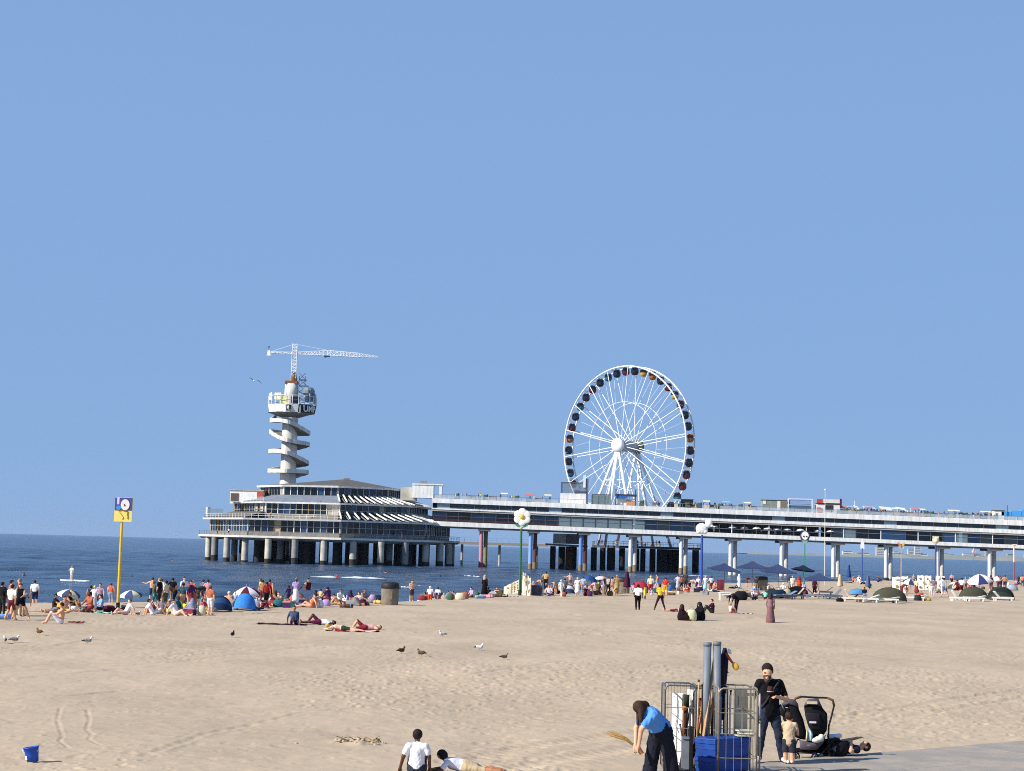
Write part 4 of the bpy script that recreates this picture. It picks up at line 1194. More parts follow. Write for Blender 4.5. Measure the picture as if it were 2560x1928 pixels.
# ------------------------------------------------------------------ booths on the pier's top deck
def deck_at(px, y=None):
    y = y or WY0 + 2.5
    x = (px - 1280) / FPX * y
    return Vector((x, y, TOPH(x) - .03))
def zpx(px, py, y):
    return CZ + (hor(px) - py) / FPX * y
def build_booths():
    a = deck_at(1448, 430)
    o = empty('wheel_station', a, 'white boarding station with glass screen at the foot of the ferris wheel', 'booth')
    x0, x1 = wx(1410), wx(1472)
    zt_, zm = zpx(1440, 1235, 429), zpx(1440, 1208, 429)
    MB().box(((x0 + x1) / 2, 430, (a.z + zt_) / 2), (x1 - x0, 4, zt_ - a.z)).build('base_wall', WHITE, o)
    MB().box(((x0 + x1) / 2, 428.2, (zt_ + zm) / 2), (x1 - x0, .08, zm - zt_)).build('glass_screen', glass('#7e8a94', .55), o)
    MB().bar((x0, 428.1, zm), (x1, 428.1, zm), .16).bar((x0, 428.1, zt_), (x0, 428.1, zm), .16).build('screen_frame', M('#5d6066', .6), o)
    MB().box((x1 + .3, 429, (a.z + zm) / 2 + .4), (.6, 2, zm - a.z + 1.4)).build('corner_post', M('#6b6e74', .6), o)
    MB().box((x1 - .4, 428.0, zm + .4), (.6, .3, 3.2)).build('white_post', WHITE, o)
    MB().bar((x1 - 3, 428.0, zt_ + .3), (x1, 428.0, zt_ + .5), .3).build('ramp_beam', M('#5d6066', .6), o)
    b = deck_at(1510, 429)
    o = empty('glass_pavilion', b, 'low glass walled shelter beside the wheel station', 'shelter')
    MB().box((b.x, 428.4, b.z + 1.3), (4.8, .08, 2.6)).build('glass_wall', glass('#7f9490', .4), o)
    MB().box((b.x, 431, b.z + 1.2), (4.8, .1, 2.4)).build('rear_wall', glass('#6f8480', .5), o)
    mb = MB()
    for q in (-2.4, -.8, .8, 2.4): mb.bar((b.x + q, 428.35, b.z), (b.x + q, 428.35, b.z + 2.7 + (2 if q > 2 else 0)), .14)
    mb.bar((b.x - 2.4, 428.35, b.z + 2.65), (b.x + 2.4, 428.35, b.z + 2.65), .14)
    mb.build('frame', M('#787c80', .6), o)
    c = deck_at(1572, 430)
    o = empty('ticket_booth', c, 'ticket booth with blue awning and tan counter under the wheel', 'booth')
    MB().box((c.x, 431, c.z + .9), (5.0, 2, 1.8)).build('counter', WHITE, o)
    MB().box((c.x + 1.2, 429.9, c.z + .8), (2.2, .2, 1.2)).build('counter_panel', M('#c79a76', .8), o)
    MB().box((c.x - 1.1, 430, c.z + 2.2), (2.8, 1.4, .7)).build('awning', paint('#3266b0'), o)
    MB().box((c.x, 430.6, c.z + 2.7), (5.4, 2.4, .5)).build('roof', M('#3e3d4c', .8), o)
    mb = MB()
    for q in (-2.6, 2.4): mb.bar((c.x + q, 429.6, c.z), (c.x + q, 429.6, c.z + 4.2), .25)
    mb.build('post', M('#514b58', .8), o)
    d = deck_at(1724, 430)
    o = empty('equipment_cabin', d, 'black equipment cabin on the top deck next to the wheel rim', 'cabin')
    MB().box((d.x, 430, d.z + 1.2), (3.0, 2.4, 1.9)).build('body', M('#25262b', .7), o)
    MB().box((d.x, 430, d.z + 2.2), (3.2, 2.6, .15)).build('roof', M('#3a3b42', .7), o)
    # shed, framed stage, kiosk, pink stall
    e = deck_at(1941, 430); s_ = 10.0
    o = empty('green_shed', e, 'grey green container shed with white door on the top deck', 'shed')
    wd = wx(1972) - wx(1910)
    MB().box((e.x, 430, e.z + 1.45), (wd, 2.6, 2.6)).build('wall', M('#8b9388', .8, 0, .2, 1.5), o)
    MB().box((e.x + 1.1, 428.66, e.z + 1.5), (.75, .1, 2.3)).build('door', WHITE, o)
    MB().box((e.x + 2.2, 428.66, e.z + 1.4), (1.3, .08, 2.0)).build('side_panel', M('#8a6f5a', .8), o)
    MB().box((e.x - 2.6, 428.66, e.z + 2.2), (.8, .08, .9)).build('cream_panel', paint('#e8e6cf'), o)  # panel in even cream paint
    MB().box((e.x, 430, e.z + 2.85), (wd + .2, 2.8, .16)).build('roof', M('#4c504f', .8), o)
    f = deck_at(2005, 430)
    o = empty('glazed_stall', f, 'open fronted stall with white frame and bluish glass between shed and kiosk', 'stall')
    wd = wx(2036) - wx(1976)
    MB().box((f.x, 430, f.z + 1.0), (wd - .3, 2.0, 1.5)).build('glass_wall', glass('#4b5f70', .3), o)
    MB().box((f.x, 430, f.z + 2.6), (wd - .2, 2.2, 1.0)).build('blue_banner', M('#8ea4cf', .7), o)  # banner in even pale blue
    mb = MB()
    for q in (-wd / 2, wd / 2): mb.bar((f.x + q, 428.8, f.z), (f.x + q, 428.8, f.z + 3.5), .22)
    mb.bar((f.x - wd / 2, 428.8, f.z + 3.4), (f.x + wd / 2, 428.8, f.z + 3.4), .18)
    mb.build('frame', WHITE, o)
    g = deck_at(2075, 430)
    o = empty('snack_kiosk', g, 'red and white snack kiosk with cream sign board on the top deck', 'kiosk')
    wd = wx(2103) - wx(2044)
    MB().box((g.x, 430, g.z + 1.2), (wd, 2.6, 2.2)).build('wall', paint('#ece6e0'), o)
    MB().box((g.x + .2, 428.66, g.z + 1.3), (2.0, .1, 1.6)).build('counter_opening', M('#33303c', .8), o)
    MB().box((g.x + .2, 430, g.z + 2.45), (wd, 2.8, .35)).build('awning', M('#3a3238', .8), o)
    MB().box((g.x - wd / 2 + .8, 428.7, g.z + 3.1), (1.5, .2, 1.0)).build('red_sign', paint('#c5483f'), o)
    MB().box((g.x + .8, 428.7, g.z + 3.05), (wd - 1.9, .2, 1.1)).build('cream_sign', paint('#e6dfd6'), o)
    MB().box((g.x - wd / 2 + .5, 428.5, g.z + .8), (1.0, .2, 1.4)).build('menu_board', paint('#d98a72'), o)
    MB().box((g.x + wd / 2 - .5, 428.5, g.z + .5), (.7, .2, .8)).build('dish_board', paint('#2b2b2e'), o)
    MB().box((g.x + wd / 2 + .15, 428.7, g.z + 2.6), (.45, .4, 2.4)).build('end_post', M('#5a2430', .8), o)
    h = deck_at(2118, 430)
    o = empty('pink_stall', h, 'low stall with pink awning beside the snack kiosk', 'stall')
    MB().box((h.x, 430, h.z + .75), (2.6, 1.6, 1.2)).build('counter', paint('#b8605c'), o)
    MB().prism([(h.x - 1.4, 428.9, h.z + 1.5), (h.x + 1.4, 428.9, h.z + 1.5), (h.x + 1.3, 430.5, h.z + 2.0), (h.x - 1.3, 430.5, h.z + 2.0)], (0, 0, .12)).build('awning', paint('#e89a94'), o)
    # pergola with white sails
    p = deck_at(2190, 431)
    o = empty('sail_pergola', p, 'long white pergola with pale sails over the top deck tables', 'pergola')
    mb = MB()
    xs = [wx(q) for q in (2149, 2172, 2214, 2256, 2290)]
    for x in xs: mb.bar((x, 430, TOPH(x)), (x, 430, TOPH(x) + 2.2 + (1.3 if x == xs[0] else 0)), .12)
    mb.build('posts', WHITE, o)
    for i in range(4):
        a_, b_ = xs[i], xs[i + 1]
        MB().prism([(a_, 429.2, TOPH(a_) + 1.5 + .25 * (i % 2)), (b_ - 1.2, 429.2, TOPH(b_) + 1.3), (b_ - 1.2, 432, TOPH(b_) + 2.1), (a_, 432, TOPH(a_) + 2.3)], (0, 0, .1)).build('sail', (paint('#e9ebee'), M('#a9bedd', .8), paint('#e6ddd8'), paint('#eef0f2'))[i], o)
    q = deck_at(2501, 430)
    o = empty('white_hut', q, 'small white hut with dark roof near the shore end of the top deck', 'hut')
    MB().box((q.x, 430, q.z + 1.15), (2.5, 2.0, 2.3)).build('wall', WHITE, o)
    MB().box((q.x - .7, 428.95, q.z + .95), (.5, .08, 1.5)).build('door', M('#777c80', .8), o)
    MB().box((q.x, 430, q.z + 2.4), (2.8, 2.3, .2)).build('roof', M('#54544f', .8), o)
    r = deck_at(2536, 430)
    o = empty('blue_marquee', r, 'bright blue marquee on the top deck by the white hut', 'marquee')
    for k in range(3):
        MB().prism([(r.x - 3 + 2.6 * k, 429, r.z + 1.2), (r.x - .5 + 2.6 * k, 429, r.z + 1.2), (r.x - .5 + 2.6 * k, 429, r.z + 2.2 + .3 * k), (r.x - 3 + 2.6 * k, 429, r.z + 2.2 + .3 * k)], (0, 2.5, 0)).build('canopy', paint('#4ea3e6'), o)
    mb = MB()
    for k in range(5): mb.bar((r.x - 3 + 1.9 * k, 429.2, r.z), (r.x - 3 + 1.9 * k, 429.2, r.z + 1.3), .12)
    mb.build('posts', WHITE, o)
    MB().tube((r.x - 1.6, 428.8, r.z), (r.x - 1.6, 428.8, r.z + 3.8), .09, n=6).build('flag_stick', M('#27415c', .6), o)
build_booths()

# ------------------------------------------------------------------ sun shades, tents, furniture
def parasol_mesh(mb_c, r, h, n, drop, alt=None):
    pass
def parasol(loc, r, h, cols, label, n=8, drop=.28, tilt=(0, 0), group=None, pole='#8a8580', square=False, cat='parasol'):
    o = empty('parasol', loc, label, cat, group)
    loc = Vector(loc)
    tm = Matrix.Rotation(tilt[0], 3, 'X') @ Matrix.Rotation(tilt[1], 3, 'Y')
    top = loc + Vector((0, 0, h))
    if square: n = 4
    rim = [top + tm @ Vector((r * math.cos(2 * math.pi * (i + .5) / n), r * math.sin(2 * math.pi * (i + .5) / n), -drop * r)) for i in range(n)]
    for i in range(n):
        a, b = rim[i], rim[(i + 1) % n]
        rows = []
        for k in range(5):
            t = k / 4
            rr = []
            for s in range(5):
                u = s / 4
                e = a.lerp(b, u)
                p = top.lerp(e, t)
                p.z += (-.03 if square else .10) * r * math.sin(math.pi * t) + (-.02 if square else .04) * r * math.sin(math.pi * u) * t
                rr.append(p)
            rows.append(rr)
        low = [p + Vector((0, 0, -.14)) for p in rows[-1]]
        rows.append(low)
        MB().sheet(rows).build('canopy_panel', cloth(cols[i % len(cols)]), o, smooth=True)
        MB().tube(top + Vector((0, 0, -.06)), a + Vector((0, 0, -.02)), .012, n=4).build('rib', STEEL, o)
    MB().tube(loc - Vector((0, 0, .2)), top + Vector((0, 0, .12)), .028, n=8).build('pole', M(pole, .6), o)
    return o
def closed_parasol(loc, h, col, label, base=False):
    loc = Vector(loc)
    o = empty('closed_parasol', loc, label, 'parasol')
    n = 12
    rows = []
    for r, z in ((.10, h * .98), (.14, h * .85), (.2, h * .6), (.27, h * .38), (.30, h * .33), (.2, h * .30)):
        rr = []
        for i in range(n * 2 + 1):
            a = math.pi * i / n
            q = r * (1 + .22 * (1 if i % 2 else -1))
            rr.append(loc + Vector((q * math.cos(a), q * math.sin(a), z)))
        rows.append(rr)
    MB().sheet(rows).build('folded_canopy', cloth(col), o, smooth=True)
    MB().tube(loc - Vector((0, 0, .1)), loc + Vector((0, 0, h * 1.02)), .03, n=8).build('pole', M('#857f78', .6), o)
    if base: MB().lathe(loc, [(.55, -.05), (.55, .08), (.1, .12)], 16).build('foot', M('#4a4744', .9), o)
def dome_tent(loc, w, h, d, col, label, rz=0, col2=None, group=None):
    """half-dome beach shelter: fabric gores, open front, floor sheet, two bent poles"""
    loc = Vector(loc)
    o = empty('beach_tent', loc, label, 'tent', group)
    rot = Matrix.Rotation(R(rz), 3, 'Z')
    n = 5
    for k in range(n):
        rows = []
        for j in range(4):
            b = math.pi * (.04 + .80 * (k + j / 3) / n)
            rr = []
            for i in range(13):
                a = math.pi * i / 12
                p = Vector((w / 2 * math.cos(a), -d * .5 * math.cos(b) * math.sin(a), h * math.sin(b) * math.sin(a) ** .9))
                rr.append(loc + rot @ p)
            rows.append(rr)
        m_ = cloth(col if (k % 2 == 0 or not col2) else col2)
        MB().sheet(rows).build('fabric_gore', m_, o, smooth=True)
    for b in (.04, .45, .84):
        pts = [loc + rot @ Vector((w / 2 * math.cos(math.pi * i / 14) * 1.005, -d * .5 * math.cos(math.pi * b) * math.sin(math.pi * i / 14), h * 1.01 * math.sin(math.pi * b) * math.sin(math.pi * i / 14) ** .9 + .01)) for i in range(15)]
        MB().path(pts, .012, 5).build('tent_pole', M('#3a3a3a', .5), o)
    MB().prism([loc + rot @ Vector((x * w / 2, y * d / 2, .015)) for x, y in ((-.9, -.6), (.9, -.6), (.9, .6), (-.9, .6))], (0, 0, .02)).build('floor_sheet', cloth(col), o)
    return o
def lounger(loc, rz, col, label, back=35, group=None, frame='#efeee8', ln=1.9):
    loc = Vector(loc); rot = Matrix.Rotation(R(rz), 3, 'Z')
    o = empty('sun_lounger', loc, label, 'sun lounger', group)
    P_ = lambda x, y, z: loc + rot @ Vector((x, y, z))
    fm = M(frame, .55, 0, .1, 4)
    w_ = .32
    hb = ln * .36
    for y in (-w_, w_): MB().bar(P_(-ln * .6, y, .30), P_(ln * .4, y, .30), .08, .13).build('side_rail', fm, o)
    for x in (-ln * .5, ln * .3):
        for y in (-w_ + .02, w_ - .02): MB().bar(P_(x, y, 0), P_(x, y, .30), .10).build('leg', fm, o)
    for i in range(9):
        x = -ln * .58 + i * ln * .075
        MB().bar(P_(x, -w_, .375), P_(x, w_, .375), .10, .025).build('slat', fm, o)
    bk = R(back)
    for i in range(7):
        t = .06 + i * .1
        MB().bar(P_(ln * .1 + math.cos(bk) * t, -w_, .38 + math.sin(bk) * t), P_(ln * .1 + math.cos(bk) * t, w_, .38 + math.sin(bk) * t), .09, .03).build('back_slat', fm, o)
    if col:
        rows = [[P_(x, y, z) for y in (-w_ - .02, 0, w_ + .02)] for x, z in ((-ln * .6, .30), (-ln * .595, .40), (-ln * .2, .405), (ln * .1, .41), (ln * .1 + math.cos(bk) * .7, .42 + math.sin(bk) * .7))]
        MB().sheet(rows).build('towel', cloth(col), o)
    return o
def windbreak(px0, py0, px1, py1, hgt, cols, label, spots=None, posts=3, sag=.04, lean=0):
    a = GS(px0, py0); bx = at(px1, py1, a.y).x; b = Vector((bx, a.y - .28 * (bx - a.x), 0)); b.z = sz(b)
    o = empty('windbreak', (a + b) / 2, label, 'windbreak')
    n = 16
    hs = hgt if isinstance(hgt, (tuple, list)) else (hgt, hgt)
    rows = []
    dr = (b - a).normalized(); nr = Vector((dr.y, -dr.x, 0))
    for k in range(7):
        v = k / 6
        rr = []
        for i in range(n + 1):
            u = i / n
            h_ = hs[0] + (hs[1] - hs[0]) * u
            p = a.lerp(b, u) + Vector((0, 0, .05 + (h_ - .05) * v - sag * math.sin(u * posts * math.pi) ** 2 * v))
            p += nr * (.10 * math.sin(u * math.pi * (posts - 1)) * math.sin(math.pi * v) + lean * v)
            rr.append(p)
        rows.append(rr)
    MB().sheet(rows).build('fabric', cloth(cols[0]), o, smooth=True)
    for i in range(posts):
        u = i / (posts - 1); p = a.lerp(b, u); h_ = hs[0] + (hs[1] - hs[0]) * u
        MB().tube(p - Vector((0, 0, .2)), p + Vector((0, 0, h_ + .1)) + nr * lean, .018, n=6).build('stake', M('#8a6a48', .8), o)
    for (u, v, su, sv, c) in spots or ():
        h_ = hs[0] + (hs[1] - hs[0]) * u
        p = a.lerp(b, u) + Vector((0, 0, h_ * v)) + nr * (.13 + lean * v)
        L_ = (b - a).length
        MB().prism([p + dr * (su * L_ * math.cos(2 * math.pi * i / 9) * (1 + .25 * math.sin(i * 2.3))) + Vector((0, 0, sv * h_ * math.sin(2 * math.pi * i / 9) * (1 + .2 * math.cos(i * 3.1)))) for i in range(9)], nr * .006).build('printed_motif', cloth(c), o)
    return o
def litter_bin(px, py, label, h=1.45, r=.56):
    p = GS(px, py)
    o = empty('litter_bin', p, label, 'litter bin')
    MB().lathe(p, [(r * .92, -.1), (r * .96, .05), (r, h * .7), (r * .98, h * .74)], 20).build('concrete_drum', M('#84796b', .9, 0, .3, 3, .2, .3, name='pebbled_concrete'), o, smooth=True)
    MB().lathe(p, [(r * 1.04, h * .72), (r * 1.06, h * .74), (r * 1.04, h * .86), (r * .93, h * .96), (r * .6, h), (r * .45, h * 1.0), (r * .42, h * .9), (0.01, h * .9)], 20).build('lid', M('#26282b', .6), o, smooth=True)
    MB().box((p.x + .1, p.y - r * 1.0, p.z + h * .42), (.18, .04, .5)).build('label_plate', M('#7e7468', .8), o)
    return o
def heap(px, py, cols, label, w=.6, h=.3, name='beach_bag', cat='bag', handles=True):
    p = GS(px, py)
    o = empty(name, p, label, cat)
    body = MB()
    prof = [(.80, 0), (1.0, .15), (1.02, .5), (.85, .85), (.55, 1.0), (.1, .97)]
    body.lathe(p, [(r * w / 2, z * h) for r, z in prof], 14, sy=.6)
    ob = body.build('body', cloth(cols[0]), o, smooth=True)
    if handles:
        MB().path([p + Vector((w * .25 * math.cos(a), 0, h * .85 + h * .45 * math.sin(a))) for a in np.linspace(0, math.pi, 8)], .015, 5).build('handle', cloth(cols[-1]), o)
    return o
def towel(px, py, L_, W_, rz, col, label, col2=None):
    p = GS(px, py)
    rot = Matrix.Rotation(R(rz), 3, 'Z')
    rows = []
    for j in range(9):
        rr = []
        for i in range(17):
            q = p + rot @ Vector(((i / 16 - .5) * L_, (j / 8 - .5) * W_, 0))
            q.z = sz(q) + .03 + .02 * math.sin(i * 1.3 + j)
            rr.append(q)
        rows.append(rr)
    mb = MB().sheet(rows)
    if col2: mb.m = [1 if ((i % 16) // 3) % 2 else 0 for i in range(len(mb.f))]
    o = mb.build('beach_towel', [cloth(col), cloth(col2 or col)], None, True, p)
    tag(o, label, 'towel')
def plastic_stool(px, py, label):
    p = GS(px, py)
    o = empty('low_table', p, label, 'table')
    wp = M('#f0eee6', .5)
    MB().box((p.x, p.y, p.z + .62), (1.0, .6, .06)).build('table_top', wp, o)
    for x in (-.42, .42):
        for y in (-.24, .24): MB().bar((p.x + x, p.y + y, p.z), (p.x + x, p.y + y, p.z + .6), .09).build('leg', wp, o)
    MB().box((p.x, p.y, p.z + .5), (.9, .5, .14)).build('apron', wp, o)

# --- navy restaurant parasols
def um(px, pyb, rim_px, apex_py, label, cols=('#3a4668', '#333d5c'), **kw):
    p = GS(px, pyb)
    s_ = (FPX / p.y)
    parasol(p, rim_px / s_ / 2 * 1.08, (pyb - apex_py) / s_, cols, label, square=True, drop=.30, group='navy parasols of the beach bar', **kw)
um(1810, 1492, 98, 1409, 'navy square parasol nearest the blue pole, tilted, with dark hem', tilt=(.0, .10))
um(1880, 1494, 92, 1404, 'tallest navy square parasol, above the concrete bin')
um(1945, 1490, 106, 1412, 'wide navy parasol second from the right in the cluster', tilt=(.04, .03))
um(2008, 1486, 66, 1413, 'almost black parasol at the right end of the navy cluster', cols=('#20283e', '#1b2236'), tilt=(-.05, .12))
um(2047, 1497, 84, 1434, 'low navy parasol leaning over the blue sun lounger', tilt=(.05, -.02))
closed_parasol(GS(2100, 1480), 1.9, '#d9b79c', 'closed peach coloured parasol beside white sun lounger')
closed_parasol(GS(2122, 1457), 2.6, '#2e4a86', 'closed royal blue parasol on a round foot', True)
closed_parasol(GS(2170, 1478), 1.75, '#55648c', 'closed slate blue parasol standing alone on the sand')
closed_parasol(GS(1567, 1486), 2.0, '#4a1d34', 'closed maroon parasol behind the middle litter bin')
# --- patterned beach parasols
def bp(px, pyb, wpx_, apex_py, cols, label, **kw):
    p = GS(px, pyb); s_ = FPX / p.y
    parasol(p, wpx_ / s_ / 2 * 1.05, (pyb - apex_py) / s_, cols, label, drop=kw.pop('drop', .42), **kw)
bp(172, 1515, 54, 1472, ('#e7e6e2', '#4a4f6e', '#d9cfae', '#4a4f6e'), 'navy and white striped parasol left of the yellow signpost', tilt=(.1, .15))
bp(326, 1518, 52, 1475, ('#dfe3e8', '#4a557e', '#cfd0b0', '#4a557e'), 'low grey blue and white parasol just right of the yellow signpost', tilt=(.1, 0))
bp(615, 1518, 66, 1466, ('#d8d2e0', '#5c2530', '#e9e3e6', '#6a2560'), 'red white and purple parasol behind the bright blue tent', tilt=(.15, 0), drop=.5)
bp(1502, 1484, 30, 1442, ('#e7dbe2', '#e0c7d2'), 'pale pink parasol by the middle litter bin', drop=.28)
bp(1478, 1484, 34, 1441, ('#2c4f86', '#27477a'), 'dark blue parasol next to the pale pink one', drop=.4, tilt=(.1, .3))
bp(2448, 1484, 60, 1436, ('#f0eee6', '#333a6e', '#efece2', '#e9e6da'), 'white and navy parasol above the olive tents', drop=.55, tilt=(.2, -.15))
bp(2277, 1484, 34, 1446, ('#e8e6df', '#3f4668'), 'small white and navy parasol behind the print windbreak', drop=.6, tilt=(.2, .2))
bp(2492, 1478, 20, 1440, ('#f2f0ee', '#dfe2ea'), 'small white parasol folded low behind the navy one', drop=.9)
# --- tents
dome_tent(GS(549, 1527), 1.35, .85, 1.3, '#1f3556', 'dark navy dome tent beside the bright blue tent', rz=8, col2='#2b4c74')
dome_tent(GS(612, 1525), 1.25, .95, 1.3, '#3f86d8', 'bright blue dome tent below the red and white parasol', rz=-4, col2='#3b80d2')
dome_tent(GS(2223, 1505), 3.1, 1.25, 1.9, '#4b4b3c', 'large olive dome shelter behind the white sun loungers', rz=2)
dome_tent(GS(2433, 1496), 2.9, 1.15, 1.7, '#47483c', 'olive dome shelter behind the cluttered white lounger', rz=3)
dome_tent(GS(2502, 1500), 2.6, 1.30, 1.8, '#2f3a30', 'dark green dome shelter at the far right edge', rz=-8, col2='#232a28')
dome_tent(GS(945, 1501), 1.2, .95, 1.1, '#252a48', 'round navy pop up tent left of the concrete bin', rz=10)
dome_tent(GS(870, 1500), 1.25, .95, 1.2, '#a9bedf', 'pale blue ridge tent with white seam among sunbathers', rz=0, col2='#b9cbe6')
dome_tent(GS(908, 1503), 1.2, .75, 1.0, '#3b3160', 'purple and white patterned shelter next to the navy pop up tent', rz=0, col2='#dcd8e6')
dome_tent(GS(2244, 1446), 1.7, 1.1, 1.4, '#4f9fe0', 'sky blue tent far off beside the yellow butterfly post', rz=0)
dome_tent(GS(2272, 1445), 1.7, .9, 1.4, '#d8564e', 'coral red tent far off between blue and black tents', rz=0)
dome_tent(GS(2299, 1443), 1.4, .8, 1.2, '#20222e', 'black tent far off right of the coral red one', rz=0)
dome_tent(GS(1992, 1490), 2.2, .9, 1.5, '#4c4a3a', 'olive shelter behind the heap of beach gear', rz=5)
dome_tent(GS(839, 1502), .95, .8, 1.0, '#e2d29a', 'small cream yellow tent among the sunbathers', rz=15)
# --- windbreaks and hanging cloths
windbreak(1259, 1487, 1298, 1488, (1.25, 1.5), ('#e6ddc0',), 'cream windbreak with rows of brown print by the green flower post', [(.55 + .17 * i, .35 + .16 * j, .05, .04, '#7d6a4a') for i in range(3) for j in range(4)] + [(.25, .8, .08, .06, '#c2a468'), (.3, .35, .1, .08, '#b9c4c0')], 3)
windbreak(1305, 1489, 1326, 1490, (2.0, 1.5), ('#e9e4d2',), 'tall cream cloth hung right beside the green flower post', [(.4, .72, .2, .08, '#b8b09a'), (.5, .35, .12, .12, '#f4f0e2'), (.25, .9, .15, .05, '#8a9aa0')], 3, .15)
windbreak(1327, 1489, 1358, 1489, .92, ('#4a4a58',), 'charcoal windbreak right of the cream cloths', None, 3)
windbreak(2230, 1482, 2268, 1481, (1.75, 1.9), ('#efece0',), 'white windbreak with grey stripe and green motif', [(.3, .42, .09, .09, '#7f9a3a'), (.5, .8, .4, .03, '#8d9290')], 3, .06)
windbreak(2293, 1476, 2326, 1475, 1.8, ('#f0eddf',), 'white windbreak printed with five dark motifs', [(.22, .78, .09, .07, '#6f7f86'), (.75, .76, .07, .07, '#5c6a58'), (.48, .52, .07, .07, '#8d8a6a'), (.22, .22, .1, .06, '#66705a'), (.74, .2, .07, .07, '#505a48')], 3, .05)
windbreak(2339, 1473, 2360, 1472, 1.65, ('#efecdf',), 'white windbreak with two small motifs next to the blue lion post', [(.4, .75, .12, .05, '#8a9660'), (.45, .25, .1, .08, '#6b6a4a')], 3, .05)
windbreak(1792, 1476, 1810, 1480, 1.15, ('#6a2a34',), 'thin maroon netting strip left of the navy parasols', None, 2)
# --- bins
litter_bin(974, 1513, 'concrete litter bin with black lid in front of the waves, left of centre')
litter_bin(1558, 1484, 'dark framed litter bin behind the man in white shirt', 1.42, .58)
litter_bin(1905, 1476, 'concrete litter bin under the navy parasols', 1.5, .6)
litter_bin(2214, 1451, 'far concrete litter bin beside the closed slate blue parasol', 1.5, .62)
# --- loungers and tables
lounger(GS(2040, 1497), 180, '#8aa0c0', 'long blue grey sun lounger under the low navy parasol', 40, 'loungers of the beach bar', '#7d8798', 2.6)
lounger(GS(2085, 1499), 10, '#6a7484', 'grey sun lounger next to the blue one, back raised', 50, 'loungers of the beach bar', '#6f7782', 1.7)
lounger(GS(2128, 1506), 178, '#d9d3bd', 'cream sun lounger with high back left of the olive dome', 62, 'white loungers before the olive shelters', '#e9e2d2')
lounger(GS(2172, 1507), 0, '#e9e4ee', 'white sun lounger with lilac towel in front of the olive dome', 20, 'white loungers before the olive shelters')
lounger(GS(2222, 1508), 0, '#dbe3b0', 'white sun lounger with lime green towel in front of the olive dome', 10, 'white loungers before the olive shelters')
lounger(GS(2290, 1501), 0, '#e4e6ee', 'white sun lounger with draped towel right of the olive dome', 12, 'white loungers before the olive shelters')
lounger(GS(2395, 1503), 178, '#cfe0d6', 'white sun lounger with green striped back before the middle olive shelter', 58, 'white loungers before the olive shelters')
lounger(GS(2440, 1503), 2, '#efe9da', 'white sun lounger heaped with white cloth before the middle olive shelter', 10, 'white loungers before the olive shelters')
lounger(GS(2502, 1502), 182, '#e2dad6', 'white sun lounger at the far right, back half raised', 48, 'white loungers before the olive shelters')
plastic_stool(1812, 1500, 'white plastic low table beside the crouching figure in black')
dome_tent(GS(2143, 1488), 1.7, .6, 1.0, '#4f8fc8', 'half collapsed light blue tent behind the cream lounger', rz=0)
# --- bags and small things
for q in ((975, 1512, ('#c8452e', '#3a2018'), 'orange red bag at the foot of the concrete bin', .75, .55), (46, 1536, ('#5c5a44', '#2a2a22'), 'camouflage bag carried by the walker in black', .5, .55),
          (863, 1512, ('#d8e4ea', '#3d6b70'), 'white and teal cool box on the sand among sunbathers', .55, .38), (1050, 1500, ('#e8e8ea', '#9aa2ac'), 'white carrier bag beside the shirtless man', .5, .45),
          (794, 1520, ('#e6e2f0', '#c2bdd0'), 'white cloth bundle beside the reclining woman', .7, .5), (720, 1504, ('#dcdce8', '#8a8aa0'), 'white bag left in the middle of the shoreline crowd', .6, .45),
          (1728, 1553, ('#cfd3a8', '#8a9a50'), 'pale green shopping bag between the two women in black', .62, .62), (2237, 1508, ('#c98a4a', '#8a4a28'), 'orange cardboard box beside the lime towel lounger', .5, .36),
          (2302, 1495, ('#b8532f', '#6a2a1a'), 'rust coloured bag in front of the five motif windbreak', .6, .5), (2521, 1466, ('#e9e6da', '#bfb9aa'), 'white upright cool bag near the right edge', .4, .6),
          (2540, 1463, ('#a03a3c', '#5a2024'), 'red tub on the sand at the right edge', .5, .3), (1670, 1478, ('#4f8ad0', '#20242e'), 'light blue and black backpack on the beach table', .8, .6),
          (505, 1537, ('#d8b03a', '#8a6a20'), 'yellow bag in the crowd left of the navy tent', .4, .36), (2010, 1472, ('#c8a8e0', '#7a5a9a'), 'lilac ball shaped bag behind the blue lounger', .55, .5),
          (1945, 1497, ('#1f2c3c', '#101820'), 'dark navy heap of folded gear behind the woman in mauve', 1.5, .75), (1968, 1497, ('#b9a98a', '#5c4a3a'), 'beige bundle on the heap of gear', .7, .8), (1928, 1496, ('#20383c', '#101c20'), 'dark teal sack on the heap of gear', .9, .85),
          (1852, 1500, ('#1c1d22', '#3a3a40'), 'black wagon bag with handle behind the crouching figure', 1.1, .75), (128, 1500, ('#d9d4b8', '#8a8a80'), 'cream folded chair cover near the waterline at left', .5, .3),
          (150, 1530, ('#d0b43a', '#705a20'), 'yellow sack behind the shirtless reader', .35, .45), (1566, 1462, ('#7a3a5a', '#402030'), 'purple bag behind the middle bin', .6, .5)):
    heap(*q)
towel(190, 1556, .75, .5, 0, '#b02430', 'crumpled red towel beside the shirtless reader', '#8a1c2c')
towel(268, 1533, 1.6, .9, 4, '#bfe0c8', 'mint green striped towel at the foot of the yellow signpost', '#5fae9a')
towel(705, 1561, 2.3, .9, 2, '#3f2530', 'dark plum towel under the couple resting on the sand')
towel(880, 1577, 2.4, .9, 2, '#d8b9ae', 'pale pink towel under the sleeping pair', '#8a3038')
towel(1862, 1533, 1.0, .6, 0, '#d9cfe4', 'lilac towel beside the crouching figure in black', '#b8a8cc')
towel(2170, 1893, 2.0, .9, 12, '#c3d2e6', 'pale blue towel under the person lying by the stroller')
towel(1280, 1490, 1.0, .7, 0, '#cfd8c8', 'grey green towel before the cream windbreak')
